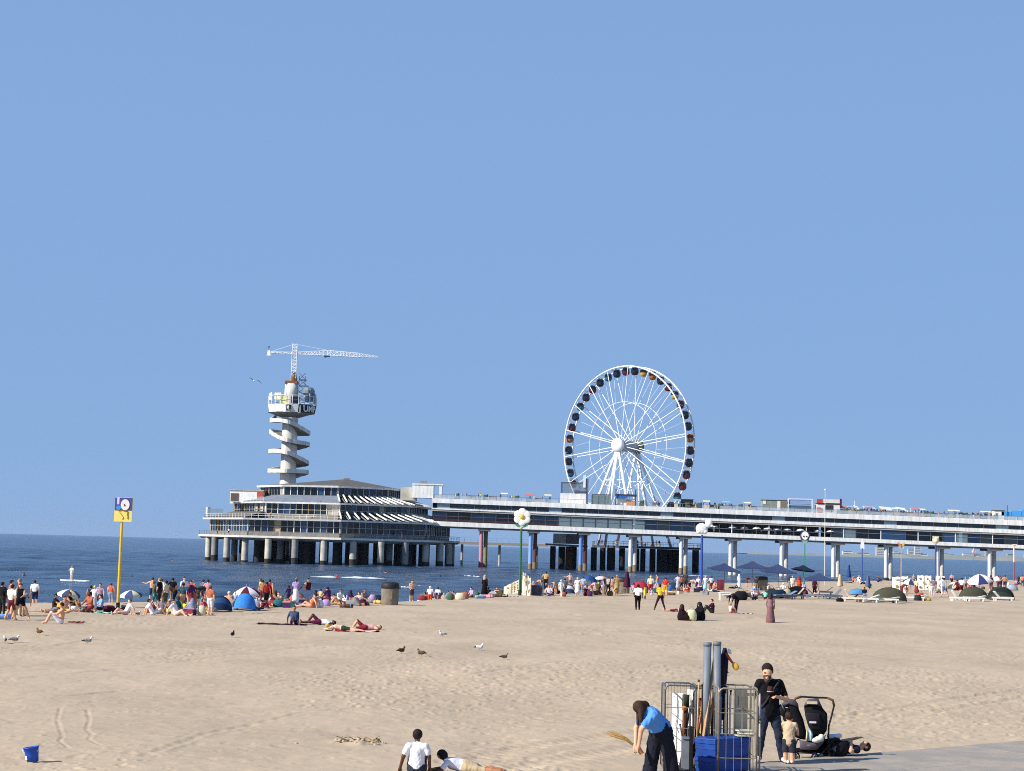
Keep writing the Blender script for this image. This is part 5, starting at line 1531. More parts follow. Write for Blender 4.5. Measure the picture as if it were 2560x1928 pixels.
towel(2405, 1500, 1.2, .6, 0, '#e3e0d2', 'cream towel fallen beside the cluttered lounger')

# ------------------------------------------------------------------ landmark posts
def post(px, pyb, pyt, col, r, name='landmark_post', label='', low=None, extra=None):
    p = GS(px, pyb)
    s_ = FPX / p.y
    h = (pyb - pyt) / s_
    o = empty(name, p, label, 'signpost')
    MB().lathe(p, [(r * 1.1, -.3), (r, 0), (r * .8, h)], 14).build('pole', paint(col, .45), o, smooth=True)
    if low: MB().lathe(p, [(r * 1.25, -.2), (r * 1.18, low[0])], 14).build('pole_foot', paint(low[1]), o, smooth=True)
    top = p + Vector((0, 0, h))
    return o, p, top, s_
def outline(c, pts, k, th=.05):
    return [c + Vector((x * k, 0, z * k)) for x, z in pts], Vector((0, th, 0))
def circ(n, rx, rz, ox=0, oz=0, f=lambda a: 1): return [(ox + rx * math.cos(2 * math.pi * i / n) * f(2 * math.pi * i / n), oz + rz * math.sin(2 * math.pi * i / n) * f(2 * math.pi * i / n)) for i in range(n)]
# yellow signpost with picture board
o, p, t, s_ = post(294, 1530, 1306, '#e2b62c', .085, label='yellow signpost with picture board and black foot at far left', low=(.5, '#2c2824'))
bw, bh = 44 / s_, 60 / s_
bc = t + Vector((.06, -.06, bh / 2))
bd = MB().box(bc, (bw, .08, bh)).build('picture_board', paint('#f0dc74'), o)
MB().box(bc + Vector((0, -.05, bh * .23)), (bw * .98, .02, bh * .52)).build('painted_background', paint('#4b4f92'), bd)
MB().box(bc + Vector((-.30 * bw, -.065, bh * .36)), (bw * .13, .01, bh * .3)).build('painted_tower', paint('#d9c8e8'), bd)
MB().prism(*outline(bc + Vector((-.27 * bw, -.075, bh * .07)), circ(10, .14, .13), bw, .01)).build('painted_wave', paint('#3f8fe0'), bd)
MB().prism(*outline(bc + Vector((.10 * bw, -.085, bh * .20)), circ(20, .25, .31), bw, .012)).build('painted_face', paint('#efe6e4'), bd)
MB().prism(*outline(bc + Vector((.08 * bw, -.095, bh * .18)), [(-.05, .07), (.0, .08), (.07, -.09), (.0, -.03), (-.05, -.07)], bw, .008)).build('painted_nose', paint('#5a5a5c'), bd)
MB().path([bc + Vector((x * bw, -.06, z * bh)) for x, z in ((-.28, -.05), (-.1, -.02), (.1, -.06), (.26, -.07), (.25, -.18), (.28, -.3), (.27, -.38))], .018, 5).build('painted_line', paint('#8a6a28'), bd)
MB().path([bc + Vector((x * bw, -.06, z * bh)) for x, z in ((-.2, -.12), (-.05, -.25), (.02, -.33), (-.05, -.4))], .016, 5).build('painted_line', paint('#d8a860'), bd)
MB().lathe(p, [(.2, -.15), (.24, .18), (.2, .22)], 12).build('foot_pot', M('#6a3a2a', .9), o, smooth=True)
# green post with white flower
o, p, t, s_ = post(1299, 1488, 1322, '#2f6a52', .11, label='green post topped by a large white flower with yellow heart', low=(.45, '#27302c'))
fc = t + Vector((.05, -.02, 28 / s_))
for k in range(6):
    a = R(90 + 60 * k)
    c_ = fc + Vector((math.cos(a) * .40, 0, math.sin(a) * .40))
    MB().ball(c_, .33, .07, .33, 12, 8, rot=Matrix.Rotation(-a, 3, 'Y')).build('petal', paint('#f6f4ee'), o, smooth=True)
MB().ball(fc + Vector((0, -.08, 0)), .2, .08, .2, 12, 8).build('flower_heart', paint('#d8b43a'), o, smooth=True)
for q in (-1, 1):
    MB().prism(*outline(t + Vector((.02, 0, .12)), [(0, -.1), (q * .35, -.02), (q * .6, .18), (q * .42, .24), (q * .15, .12)], 1, .05)).build('leaf', paint('#3f8a78'), o)
MB().ball(t + Vector((0, 0, .02)), .10, .1, .14).build('bud', paint('#d8a088'), o)
# blue post with white lamb figure
o, p, t, s_ = post(1753, 1474, 1338, '#2c4fa8', .15, label='thick blue post topped by a white lamb figure')
c_ = t + Vector((.05, 0, .75))
MB().ball(c_ + Vector((-.1, 0, -.1)), .62, .22, .58, 12, 9).ball(c_ + Vector((-.35, 0, -.35)), .3, .2, .3).ball(c_ + Vector((.25, 0, -.38)), .3, .2, .28).build('body', M('#f2f2f2', .7), o, smooth=True)
MB().ball(c_ + Vector((.62, -.05, .45)), .36, .22, .42, 12, 9, rot=Matrix.Rotation(.4, 3, 'Y')).ball(c_ + Vector((.93, -.1, .22)), .18, .14, .14).ball(c_ + Vector((.35, 0, .62)), .12, .08, .2).build('head', M('#f2f2f2', .7), o, smooth=True)
# green post with round pale face board
o, p, t, s_ = post(2011, 1472, 1358, '#2f7a66', .07, label='thin green post topped by a round white face board with purple rim')
c_ = t + Vector((.0, -.03, 15 / s_))
MB().prism(*outline(c_, circ(18, .56, .72, f=lambda a: 1 + .06 * math.sin(5 * a)), 1, .05)).build('rim_board', paint('#5a4468'), o)
MB().prism(*outline(c_ + Vector((0, -.06, .1)), circ(16, .42, .52, 0, 0, lambda a: 1 if math.sin(a) > -.3 else .85), 1, .05)).build('face_board', paint('#f0f2f0'), o)
for q in (-1, 1): MB().ball(c_ + Vector((q * .16, -.1, .06)), .11, .03, .07).build('eye', M('#23242e', .6), o)
MB().prism(*outline(c_ + Vector((0, -.02, -.62)), [(-.35, .2), (.35, .2), (.12, -.25), (-.12, -.25)], 1, .05)).build('collar', paint('#7fb0a0'), o)
# white flagpole
o, p, t, s_ = post(2061, 1462, 1226, '#dcd9cc', .045, 'flagpole', 'bare white flagpole rising above the pier deck')
o['category'] = 'flagpole'
MB().ball(t, .14).build('finial', paint('#e8e0c0'), o, smooth=True)
# blue post with white tooth figure
o, p, t, s_ = post(2155, 1448, 1350, '#2f56b0', .13, label='slim blue post topped by a white ghost shaped board')
MB().prism(*outline(t + Vector((.05, 0, 0)), [(-.36, -.1), (-.38, .6), (-.28, 1.2), (-.12, 1.32), (.15, 1.32), (.3, 1.15), (.36, .5), (.38, -.1), (.25, -.15), (.05, .1), (-.2, -.12)], 1, .1)).build('ghost_board', M('#f2f3f4', .7), o)
# yellow post with butterfly
o, p, t, s_ = post(2253, 1449, 1356, '#d8a94a', .12, label='yellow post topped by an orange butterfly figure')
for q, c1, c2 in ((-1, '#d08a6a', '#d8b48a'), (1, '#d8c060', '#e0d8a0')):
    MB().prism(*outline(t + Vector((0, 0, .3)), [(0, 0), (q * .35, .1), (q * .62, .55), (q * .75, .75), (q * .55, .85), (q * .25, .6), (q * .05, .35)], 1.1, .06)).build('wing', paint(c1), o)
    MB().prism(*outline(t + Vector((0, -.03, .15)), [(0, .2), (q * .3, .15), (q * .5, .05), (q * .42, -.15), (q * .15, -.12)], 1.1, .06)).build('lower_wing', paint(c2), o)
MB().ball(t + Vector((0, -.03, .4)), .1, .1, .42).build('body', paint('#a05a3a'), o)
# blue post with cream lion head
o, p, t, s_ = post(2339, 1465, 1362, '#2a49a6', .15, label='blue post topped by a cream maned animal head')
c_ = t + Vector((0, 0, 11 / s_))
MB().prism(*outline(c_, circ(20, .48, .55, f=lambda a: 1 + .07 * math.sin(10 * a)), 1, .1)).build('mane', paint('#d8cf9a'), o)
MB().ball(c_ + Vector((0, -.06, -.02)), .34, .14, .4, 12, 8).ball(c_ + Vector((0, -.18, -.14)), .16, .08, .13).build('face', paint('#f0ead0'), o, smooth=True)
for q in (-1, 1): MB().ball(c_ + Vector((q * .34, -.02, .4)), .13, .06, .13).build('ear', paint('#e8dfb8'), o)
# green post with pink shell
o, p, t, s_ = post(2434, 1448, 1366, '#3f8a86', .06, label='thin green post topped by a pink and white shell figure')
MB().prism(*outline(t, [(-.4, .1), (-.45, .3), (-.2, .7), (.05, 1.1), (.1, 1.15), (.2, .75), (.4, .35), (.35, .02), (0, -.1)], .95, .08)).build('shell', paint('#ece2e4'), o)
for q in (-.18, .02, .2): MB().bar(t + Vector((q, -.05, .0)), t + Vector((.06, -.05, .95)), .03).build('shell_rib', paint('#d890a0'), o)
# red post with cream board
o, p, t, s_ = post(2535, 1452, 1368, '#b0444a', .14, label='red and white post with cream board at the right edge')
MB().lathe(p + Vector((0, 0, (t.z - p.z) * .55)), [(.16, 0), (.12, (t.z - p.z) * .45)], 12).build('upper_pole', paint('#e8d0d0'), o)
MB().box(t + Vector((.1, -.05, .25)), (1.0, .12, .5)).build('cream_board', paint('#e8e2d2'), o)
MB().box(t + Vector((.1, -.12, .25)), (.5, .02, .16)).build('board_stripe', paint('#b8b0a0'), o)

# ------------------------------------------------------------------ far coast
def build_coast():
    hz = M('#b9ab98', .9, 0, .2, .002); dn = M('#8d9084', .95, 0, .2, .003)
    D = 9000.0
    rg = random.Random(5)
    def zat(px, up, d): return up / FPX * d + CZ
    pts = []
    for px in np.linspace(1880, 2760, 60):
        x = (px - 1280) / FPX * D
        pts.append((x, 3 + (px - 1880) / 880 * 26 + 5 * math.sin(px * .05) + rg.uniform(-2, 2)))
    rows = [[Vector((x, D, -4)) for x, z in pts], [Vector((x, D + 60, z * .6)) for x, z in pts], [Vector((x, D + 250, z)) for x, z in pts], [Vector((x, D + 900, -4)) for x, z in pts]]
    o = MB().sheet(rows).build('far_dunes', dn, None, True)
    tag(o, 'low far coastline on the horizon beneath the pier', None, None, 'structure')
    for i in range(46):
        px = rg.uniform(2050, 2720) if i > 8 else rg.uniform(2200, 2330)
        x = (px - 1280) / FPX * (D + 300)
        h = rg.uniform(14, 34) + (rg.random() < .16) * rg.uniform(15, 35)
        w_ = rg.uniform(16, 60)
        zb = 3 + (px - 1880) / 880 * 22
        b = empty('far_building', (x, D + 280 + i, zb - 12), 'pale hazy building on the far coast seen below the pier deck', 'building', 'buildings on the far coast')
        c = rg.choice(('#d8d0c4', '#c9c2ba', '#e0dcd4', '#b49a86', '#bfc4c8'))
        MB().box((x, D + 280 + i, zb - 12 + h / 2), (w_, 20, h)).build('wall', M(c, .9, 0, .1, .01), b)
        nf = max(2, int(h / 8))
        for k in range(nf):
            MB().box((x, D + 269.8 + i, zb - 10 + h * (k + .6) / nf), (w_ * .86, .4, h / nf * .4)).build('window_band', M('#5a6672', .6), b)
        MB().box((x, D + 280 + i, zb - 12 + h + 1), (w_ * .5, 12, 2)).build('roof', M('#8f8a84', .9), b)
build_coast()
breaker(775, 1444, 962, 1449, .22, 'long white breaking wave running past the swimmer in red', .8)
breaker(990, 1470, 1030, 1471, .12, 'white foam edge at the waterline by the concrete bin', .5)
breaker(560, 1441, 600, 1437, .2, 'small white crest out beyond the tents', .6)
breaker(1160, 1441, 1200, 1444, .12, 'short bright fleck of foam in front of the pink pillar', .4)
breaker(1700, 1440, 1780, 1442, .12, 'faint foam line behind the thick blue post', .5)
# ------------------------------------------------------------------ people on the beach
# (px, py of the feet or ('d', depth), pose, facing, height, skin, top, bottom, hair, sleeves, legs, label)
W_, K_, N_ = '#e8e8ea', '#17171b', '#23304f'
CROWD = [
 (47, 1548, 'stride', 20, 1.62, 'L', '#1b1a1c', '#141416', '#2a1a14', 0, 2, 'walker in black top and short black bottoms at far left, bare legs striding'),
 (25, 1551, 'walk', 170, 1.62, 'L', '#e6e6d4', '#7a3a44', '#1c1412', 1, 0, 'person in white and yellow top walking beside the walker in black'),
 (5, 1543, 'stand', 150, 1.6, 'M', '#18181a', '#2c2c30', '#141010', 2, 1, 'person in dark clothes cut off by the left edge'),
 (97, ('d', 112), 'stand', 180, 1.75, 'L', '#f0f0ee', '#1f2a48', '#2a2220', 1, 0, 'person in white shirt and navy shorts standing alone at the waterline'),
 (148, 1559, 'sit', -75, 1.8, 'L', None, '#e6e6ee', '#231814', 0, 0, 'shirtless reader in white shorts sitting with dark hair, sunlit back'),
 (162, 1532, 'cross', 30, 1.6, 'L', '#c89a80', '#d8b648', '#3a2618', 1, 0, 'seated person in pinkish top behind the shirtless reader'),
 (139, 1524, 'sit', 100, 1.6, 'L', '#3a3038', '#2a2a30', '#1a1212', 1, 0, 'seated person in dark top under the navy and white parasol'),
 (222, 1529, 'stand', 190, 1.48, 'M', '#2b3050', '#3042a0', '#161214', 0, 0, 'boy in navy vest and blue shorts near the yellow signpost'),
 (234, 1530, 'dress', 170, 1.5, 'L', '#d8d8e0', '#d8d8e2', '#d9d95a', 1, 0, 'figure in pale grey dress and yellow cap near the yellow signpost'),
 (249, 1524, 'walk', 10, 1.55, 'L', '#c8a0b4', '#1c1a20', '#3a2420', 1, 0, 'woman in pink top and black shorts just left of the yellow signpost'),
 (286, ('d', 112), 'stand', 180, 1.6, 'L', '#e06a50', '#8aa0c0', '#5a3a28', 0, 0, 'small figure in orange top at the water behind the yellow post'),
 (312, 1537, 'lean', -60, 1.6, 'P', '#efe8ec', '#d8a8a8', '#6a4a30', 1, 2, 'reclining person in white and pink just right of the yellow post'),
 (386, ('d', 106), 'reach', 190, 1.75, 'L', None, '#2a3468', '#4a3020', 0, 0, 'shirtless man in dark blue shorts standing at the water'),
 (410, ('d', 107), 'stand', 160, 1.65, 'L', '#d9d6cc', '#4a5a80', '#26324c', 2, 1, 'person in pale grey shirt facing the sea'),
 (434, 1526, 'hips', 180, 1.7, 'M', '#14161a', '#8a7a68', '#101010', 1, 0, 'broad person in black shirt standing in the crowd, back turned'),
 (453, 1524, 'walk', 200, 1.66, 'L', '#3f6672', '#b8a088', '#141414', 1, 0, 'person in dark teal top beside the one in black'),
 (384, 1537, 'lean', 110, 1.65, 'L', '#f0eef4', '#e8e4ea', '#2a1c1a', 1, 0, 'seated person in white shirt leaning at the left end of the crowd'),
 (403, 1531, 'cross', 20, 1.55, 'L', '#a89a9e', '#7a6a6c', '#7a6238', 1, 1, 'seated person in grey shirt with light brown hair'),
 (421, 1534, 'cross', -30, 1.5, 'M', '#8a6a58', '#3a4a44', '#c0bcd0', 1, 1, 'seated person in brown top wearing a pale scarf'),
 (443, 1539, 'lean', 70, 1.6, 'P', '#ece6f0', '#e8c8b8', '#2a2420', 2, 0, 'person in white lying back with bare legs in the left crowd'),
 (460, 1532, 'sit', 160, 1.3, 'L', '#cfd64a', '#5a5a3a', '#3a2a20', 1, 0, 'child in lime yellow shirt sitting in the crowd'),
 (479, 1537, 'robe_sit', 200, 1.6, 'L', '#8a90a4', '#3c3450', '#8088a0', 2, 1, 'figure wrapped in blue grey cloth seated low'),
 (467, 1524, 'stand', 170, 1.68, 'L', '#c83a3c', '#c8b8a0', '#1a1416', 1, 0, 'person in red shirt standing in the left crowd'),
 (494, 1524, 'dress', 175, 1.55, 'M', '#d8683e', '#c85a34', '#8e8ea6', 0, 0, 'figure in bright orange dress with grey head cover'),
 (484, 1518, 'bend', 200, 1.72, 'M', '#5a1c28', '#8a6a5a', '#3a1018', 2, 1, 'person in maroon behind the orange dress'),
 (507, 1519, 'stand', 180, 1.6, 'L', '#6a7288', '#4a3c48', '#2c2430', 1, 1, 'person in slate grey behind the orange dress'),
 (523, 1518, 'hips', 185, 1.66, 'L', '#d89aa4', '#d8a0aa', '#1c1a24', 0, 2, 'woman in pink swimwear with hair tied up'),
 (510, 1534, 'kneel', 60, 1.3, 'L', '#c03a3e', '#d8b43c', '#5a1a1c', 1, 0, 'kneeling child in red top before the navy tent'),
 (527, 1530, 'sit', -60, 1.45, 'P', '#d8a8a0', '#e8d8c0', '#4a2a22', 0, 2, 'seated woman in pale pink next to the navy tent'),
 (572, 1523, 'kneel', 180, 1.7, 'P', '#d8a890', '#c8c8d4', '#e8b8a0', 0, 1, 'kneeling woman with peach sun hat between the tents'),
 (580, 1524, 'sit', 170, 1.6, 'L', '#9a8a78', '#e6e2ea', '#b08a58', 1, 1, 'seated person in mottled brown shirt between the tents'),
 (588, 1522, 'stand', 180, 1.05, 'L', '#c8d4e8', '#2b2a44', '#e9ecd8', 1, 0, 'small child in white hat and light blue shirt by the blue tent'),
 (641, 1524, 'cross', 20, 1.5, 'L', '#d8d0dc', '#4a3a4c', '#3a2a28', 1, 1, 'seated person in lilac shirt right of the blue tent'),
 (652, 1522, 'sit', 90, 1.45, 'M', '#7a2448', '#6a1c3e', '#2a1a1c', 1, 1, 'seated person in burgundy beside the striding couple'),
 (664, 1519, 'walk', 190, 1.66, 'M', '#9a2c2a', '#201c24', '#15171c', 1, 0, 'striding youth in red shirt and black cap right of the tents'),
 (674, 1512, 'walk', 170, 1.7, 'L', '#a83a34', '#2a2030', '#1a1c2c', 0, 0, 'woman in red top and dark skirt striding behind the youth'),
 (655, 1512, 'stand', 180, 1.66, 'L', '#b0845a', '#7a3a3a', '#22281e', 1, 0, 'person in tan top half hidden behind the striding couple'),
 (697, 1505, 'kneel', 20, 1.65, 'P', '#d8cfc0', '#3a2c34', '#33251e', 0, 0, 'kneeling person in cream vest at the waterline'),
 (704, 1504, 'sit', -80, 1.5, 'M', '#3b3848', '#2c2838', '#1e1a1c', 1, 1, 'seated person in charcoal beside the cream vest'),
 (740, 1504, 'lie', 0, 1.6, 'L', '#d89a78', '#2a2a34', '#4a3020', 0, 2, 'sunbather lying near the waterline left of the cream tent'),
 (760, 1506, 'lie', 180, 1.6, 'P', '#b8bcc4', '#9098a4', '#22242c', 1, 1, 'person in pale grey lying along the shoreline'),
 (776, 1520, 'lean', -100, 1.7, 'L', '#d8704a', '#d89a80', '#3a1e1c', 0, 2, 'reclining woman in orange swimwear before the cream tent'),
 (790, 1514, 'sit', 100, 1.6, 'M', '#5a2028', '#3c1a20', '#2c1418', 1, 1, 'seated person in dark red next to the orange swimwear'),
 (800, 1503, 'stand', 190, 1.35, 'M', '#d8dca0', '#26262e', '#14161a', 0, 0, 'boy in pale yellow vest with dark shorts at the waterline'),
 (820, 1504, 'robe', 180, 1.45, 'M', '#6a2040', '#5a1a34', '#5a1c38', 2, 1, 'figure in long maroon robe left of the pale blue tent'),
 (834, 1503, 'kneel', 150, 1.6, 'P', '#d8a0a8', '#7a4048', '#22203a', 0, 1, 'kneeling person in pink beside the maroon robe'),
 (848, 1513, 'lie_knee', 20, 1.6, 'L', '#8a5a40', '#c8a284', '#5a3424', 0, 2, 'sunbather with raised knee in front of the cream tent'),
 (878, 1511, 'lean', 30, 1.55, 'P', '#e2cfb4', '#6a3a40', '#7a3038', 1, 1, 'seated person in cream before the pale blue tent'),
 (895, 1510, 'sit', -30, 1.5, 'L', '#d8b0a8', '#c09a90', '#4a3028', 0, 2, 'seated woman in pale pink right of the pale blue tent'),
 (1028, 1503, 'reach', 20, 1.5, 'L', None, '#4a4050', '#4a2c20', 0, 0, 'shirtless youth with outstretched arm right of the concrete bin'),
 (1062, 1499, 'kneel', -70, 1.75, 'M', '#d8603c', '#1c1a1e', '#1a1618', 1, 1, 'kneeling person in orange red top near the shirtless youth'),
 (1075, 1498, 'stand', 185, 1.6, 'M', '#e8f0f4', '#c8583c', '#e0e8ea', 1, 0, 'person in white shirt and head cloth with orange red shorts'),
 (1093, 1496, 'stand', 170, 1.55, 'D', '#ecebe8', '#6a5a58', '#2a3038', 1, 1, 'person in white shirt with brown trousers in the middle crowd'),
 (1110, 1497, 'robe_sit', 10, 1.5, 'L', '#a8a898', '#9a9c8a', '#8a9088', 2, 1, 'figure huddled in grey green blanket on the sand'),
 (1123, 1493, 'stand', 175, 1.25, 'L', '#5a88b8', '#3a5a80', '#223048', 0, 0, 'child in light blue swimwear in the middle crowd'),
 (1140, 1498, 'lie_knee', 180, 1.7, 'M', '#8a4438', '#a86048', '#3a2220', 0, 2, 'tanned sunbather lying with one knee up in the middle crowd'),
 (1163, 1491, 'kneel', 10, 1.5, 'L', '#c89a50', '#5a4424', '#c89a48', 1, 1, 'blond kneeling person in mustard'),
 (1150, 1489, 'sit', 170, 1.6, 'L', '#bcdce4', '#8ab0c0', '#4a4038', 1, 1, 'seated person in pale aqua shirt behind the blond one'),
 (1182, 1492, 'lie', 160, 1.5, 'L', '#c8beb2', '#a89c90', '#4a3020', 2, 1, 'sleeper wrapped in beige beside the woman in black'),
 (1187, 1480, 'stand', 180, 1.35, 'M', '#43305a', '#38284c', '#b8c0c8', 1, 0, 'youth in purple shirt and pale hat in the middle crowd'),
 (1211, 1492, 'robe', 150, 1.78, 'M', '#1c1216', '#160e12', '#b49a84', 2, 1, 'tall figure in long black dress with straw hat'),
 (1220, 1481, 'stand', 190, 1.8, 'D', '#22242c', '#14161c', '#0e0f12', 1, 1, 'man with black hair standing behind the long black dress'),
 (1241, 1481, 'stand', 180, 1.62, 'P', '#e8c48c', '#d88a60', '#e08a70', 0, 1, 'person in yellow and orange near the cream windbreak'),
 (1222, 1490, 'sit', 40, 1.4, 'L', '#d8504c', '#5a1c44', '#c84848', 1, 1, 'child in red sitting at the hem of the black dress'),
 (1236, 1489, 'cross', -40, 1.55, 'P', '#e89098', '#5a1c5a', '#8a3a3a', 0, 1, 'seated woman in pink top and purple trousers'),
 (1252, 1488, 'sit', 20, 1.45, 'L', '#6a92e0', '#3a62b0', '#38281c', 1, 1, 'seated person in bright blue left of the cream windbreak'),
 (1331, 1478, 'stand', 185, 1.45, 'L', '#b48a90', '#6a4a50', '#c8e4e8', 1, 1, 'person in pale blue cap behind the charcoal windbreak'),
 (1344, 1478, 'bend', 100, 1.5, 'L', '#c8a088', '#6a4a44', '#5a3a2a', 0, 0, 'person bending over behind the charcoal windbreak'),
 (1363, 1474, 'hips', 180, 1.78, 'M', '#c8a878', '#1c1c22', '#23323c', 1, 1, 'standing person in tan top and black trousers right of the cream cloths'),
 (1372, 1489, 'cross', 0, 1.7, 'L', '#d8c4cc', '#34406a', '#4a3a3c', 1, 1, 'seated person in patterned pink top beside the charcoal windbreak'),
 (1388, 1486, 'bend', -60, 1.45, 'L', '#c89c80', '#a08870', '#7a4a40', 0, 0, 'bending sunbather in beige near the charcoal windbreak'),
 (1403, 1491, 'walk', 30, 1.4, 'P', '#d8ecf4', '#e8e8ea', '#c8dce8', 1, 1, 'child in white and pale blue walking along the crowd'),
 (1411, 1490, 'stand', 180, 1.45, 'M', '#6a6460', '#4a4442', '#1c2030', 1, 1, 'thin person in grey beside the child in white'),
 (1428, ('d', 165), 'reach', 200, 1.5, 'P', None, '#8a7068', '#c08a70', 0, 2, 'pale bather in the water left of the dark blue parasol'),
 (1443, 1490, 'dress', 0, 1.52, 'L', '#efe4e6', '#eceff4', '#d8dce0', 1, 0, 'girl in white dress and white sun hat facing the camera'),
 (1458, 1486, 'stand', 180, 1.5, 'L', '#aab4c0', '#8a94a4', '#2c3850', 1, 1, 'person in pale blue grey near the dark blue parasol'),
 (1464, 1490, 'sit', 30, 1.6, 'L', '#6a2430', '#5a1a28', '#e0c0c0', 1, 1, 'seated person in maroon right of the girl in white'),
 (1481, 1489, 'bend', 80, 1.5, 'P', '#e0a8a0', '#b85a58', '#a86a58', 0, 2, 'bending woman in salmon pink swimwear'),
 (1496, 1488, 'kneel', 150, 1.7, 'M', '#4a4a2a', '#5a2a20', '#d8dca0', 1, 1, 'kneeling person in olive top and pale headscarf'),
 (1508, 1486, 'stand', 170, 1.35, 'L', '#8a6a98', '#c8c0d0', '#5a3a3c', 1, 0, 'girl in purple top under the pale pink parasol'),
 (1519, 1489, 'walk', 160, 1.62, 'D', '#b8a8a4', '#22201e', '#5a4438', 0, 1, 'walking person in beige and black left of the middle bin'),
 (1541, 1489, 'dress', 190, 1.75, 'M', '#b8905c', '#b89868', '#b8966a', 2, 1, 'tall woman in tan dress with long fair hair by the middle bin'),
 (1530, 1488, 'stride', 180, 1.55, 'P', '#c8a890', '#c0947c', '#2a2022', 0, 2, 'woman in nude swimwear beside the tan dress'),
 (1594, 1525, 'walk', 175, 1.72, 'D', '#eceae6', '#1a1014', '#241610', 1, 1, 'man in white shirt and black trousers walking towards the sea'),
 (1612, 1497, 'walk', 20, 1.15, 'D', '#dcd84a', '#d8d84a', '#2c1c18', 0, 0, 'small child in yellow beside the walking man'),
 (1626, 1489, 'stand', 180, 1.72, 'L', '#e0d8a8', '#a82a44', '#e0cf9a', 1, 0, 'blond person in cream top and red shorts behind the lifeguard'),
 (1627, 1488, 'kneel', 40, 1.1, 'P', '#d0c0e8', '#c0b0dc', '#8a6a60', 1, 0, 'toddler in lilac behind the lifeguard'),
 (1652, 1526, 'stride', 185, 1.72, 'D', '#e2c23a', '#3a1c28', '#2a1a14', 1, 1, 'lifeguard in yellow and red shirt with dark trousers striding over the sand'),
 (1664, 1490, 'stand', 180, 1.6, 'L', '#c83c2c', '#d8a83c', '#23262e', 1, 0, 'person in red shirt and yellow shorts by the beach table'),
 (1694, 1478, 'dress', 170, 1.6, 'L', '#c4c0d0', '#b4b0c4', '#3a3234', 1, 1, 'woman in lavender grey dress left of the thick blue post'),
 (1703, 1477, 'stand', 190, 1.5, 'M', '#a8604a', '#2c2e38', '#2a1c1a', 0, 0, 'tanned person in dark shorts next to the lavender dress'),
 (1715, 1479, 'hips', 180, 1.9, 'M', '#4a4448', '#3a3438', '#7a6a64', 1, 1, 'tall person in charcoal left of the thick blue post'),
 (1720, 1482, 'sit', -90, 1.5, 'L', '#b02c3c', '#c8504a', '#5a2a28', 1, 0, 'seated person in red beside the tall one in charcoal'),
 (1738, 1477, 'bend', -100, 1.6, 'P', '#e4c8cc', '#40305e', '#e0b8ac', 0, 0, 'person in pale pink top and purple shorts bending at the blue post'),
 (1745, 1475, 'stand', 170, 1.4, 'P', '#e0d0dc', '#c8a8b0', '#d8a890', 1, 0, 'pale person right behind the bending one at the blue post'),
 (1762, 1478, 'dress', 0, 1.6, 'P', '#dfe8f0', '#a8dce4', '#e0a88c', 1, 0, 'woman in light blue and white dress with peach hat right of the blue post'),
 (1776, 1480, 'stand', 190, 1.6, 'D', '#e4e8ee', '#a83a2c', '#1e3a52', 1, 0, 'person in white shirt and rust shorts wearing a teal cap'),
 (1787, 1472, 'sit', 60, 1.5, 'P', '#d88070', '#a85a50', '#a87060', 0, 2, 'seated sunbather in coral behind the maroon netting'),
 (1806, 1472, 'sit', -60, 1.5, 'P', '#d8a8a0', '#c07870', '#8a5a50', 0, 2, 'seated sunbather in pale pink beyond the maroon netting'),
 (1707, 1552, 'robe_sit', 60, 1.7, 'M', '#241318', '#1c0f13', '#2c181d', 2, 1, 'woman in brown black robe seated left of the pale green bag'),
 (1748, 1552, 'robe_sit', -60, 1.95, 'M', '#14121a', '#100e15', '#15121b', 2, 1, 'woman in jet black robe seated right of the pale green bag'),
 (1779, 1532, 'sit', -85, 1.75, 'L', '#3c1830', '#2c342c', '#4a2034', 2, 1, 'hooded person in plum jacket sitting with knees drawn up'),
 (1690, 1530, 'lie', 0, 1.5, 'L', '#e8e0e8', '#7a2430', '#b8b4a4', 1, 0, 'person in white and maroon lying behind the woman in brown black'),
 (1838, 1531, 'bend', -70, 1.75, 'M', '#1e151b', '#2c1a22', '#151013', 2, 1, 'figure in black bending down beside a lilac towel'),
 (1828, 1532, 'sit', 120, 1.2, 'P', '#e2d0c8', '#b85a4c', '#a84a3c', 1, 0, 'child in white and coral at the feet of the bending figure'),
 (1885, 1500, 'sit', 10, 1.75, 'L', '#d8d8ec', '#24202c', '#3a2a24', 1, 1, 'seated person in white shirt and dark jacket on the beach gear'),
 (1913, 1500, 'kneel', 170, 1.3, 'M', '#8adcc4', '#5a2428', '#2a5a60', 1, 0, 'child in mint green shirt kneeling by the gear'),
 (1926, 1558, 'robe', 165, 1.66, 'M', '#8a6a6c', '#7c5a5e', '#2c2024', 2, 1, 'woman in long mauve dress walking alone on the open sand'),
 (2012, 1492, 'sit', 150, 1.7, 'L', '#7a3040', '#2c2438', '#4a2430', 1, 1, 'person in maroon and cream stripes sitting on the blue lounger'),
 (2036, 1492, 'stand', 180, 1.7, 'M', '#4a1828', '#40141f', '#2a1218', 2, 1, 'standing person in dark maroon behind the blue lounger'),
 (2045, 1493, 'sit', -80, 1.5, 'P', '#e0b0a0', '#d8c0b0', '#a87860', 0, 2, 'sunbather in skin tones by the blue lounger'),
 (1892, 1480, 'stand', 180, 1.62, 'M', '#3a3c44', '#8a8458', '#2a2624', 1, 1, 'person in dark shirt under the tallest navy parasol'),
 (1848, 1470, 'robe', 10, 1.55, 'L', '#e6e6e8', '#d8d8de', '#e8e8ea', 2, 1, 'figure in white robe and head scarf under the navy parasols'),
 (1958, 1478, 'cross', 0, 1.7, 'L', '#e6e8ec', '#5a78a8', '#e6e8ea', 1, 1, 'seated person in white cap under the wide navy parasol'),
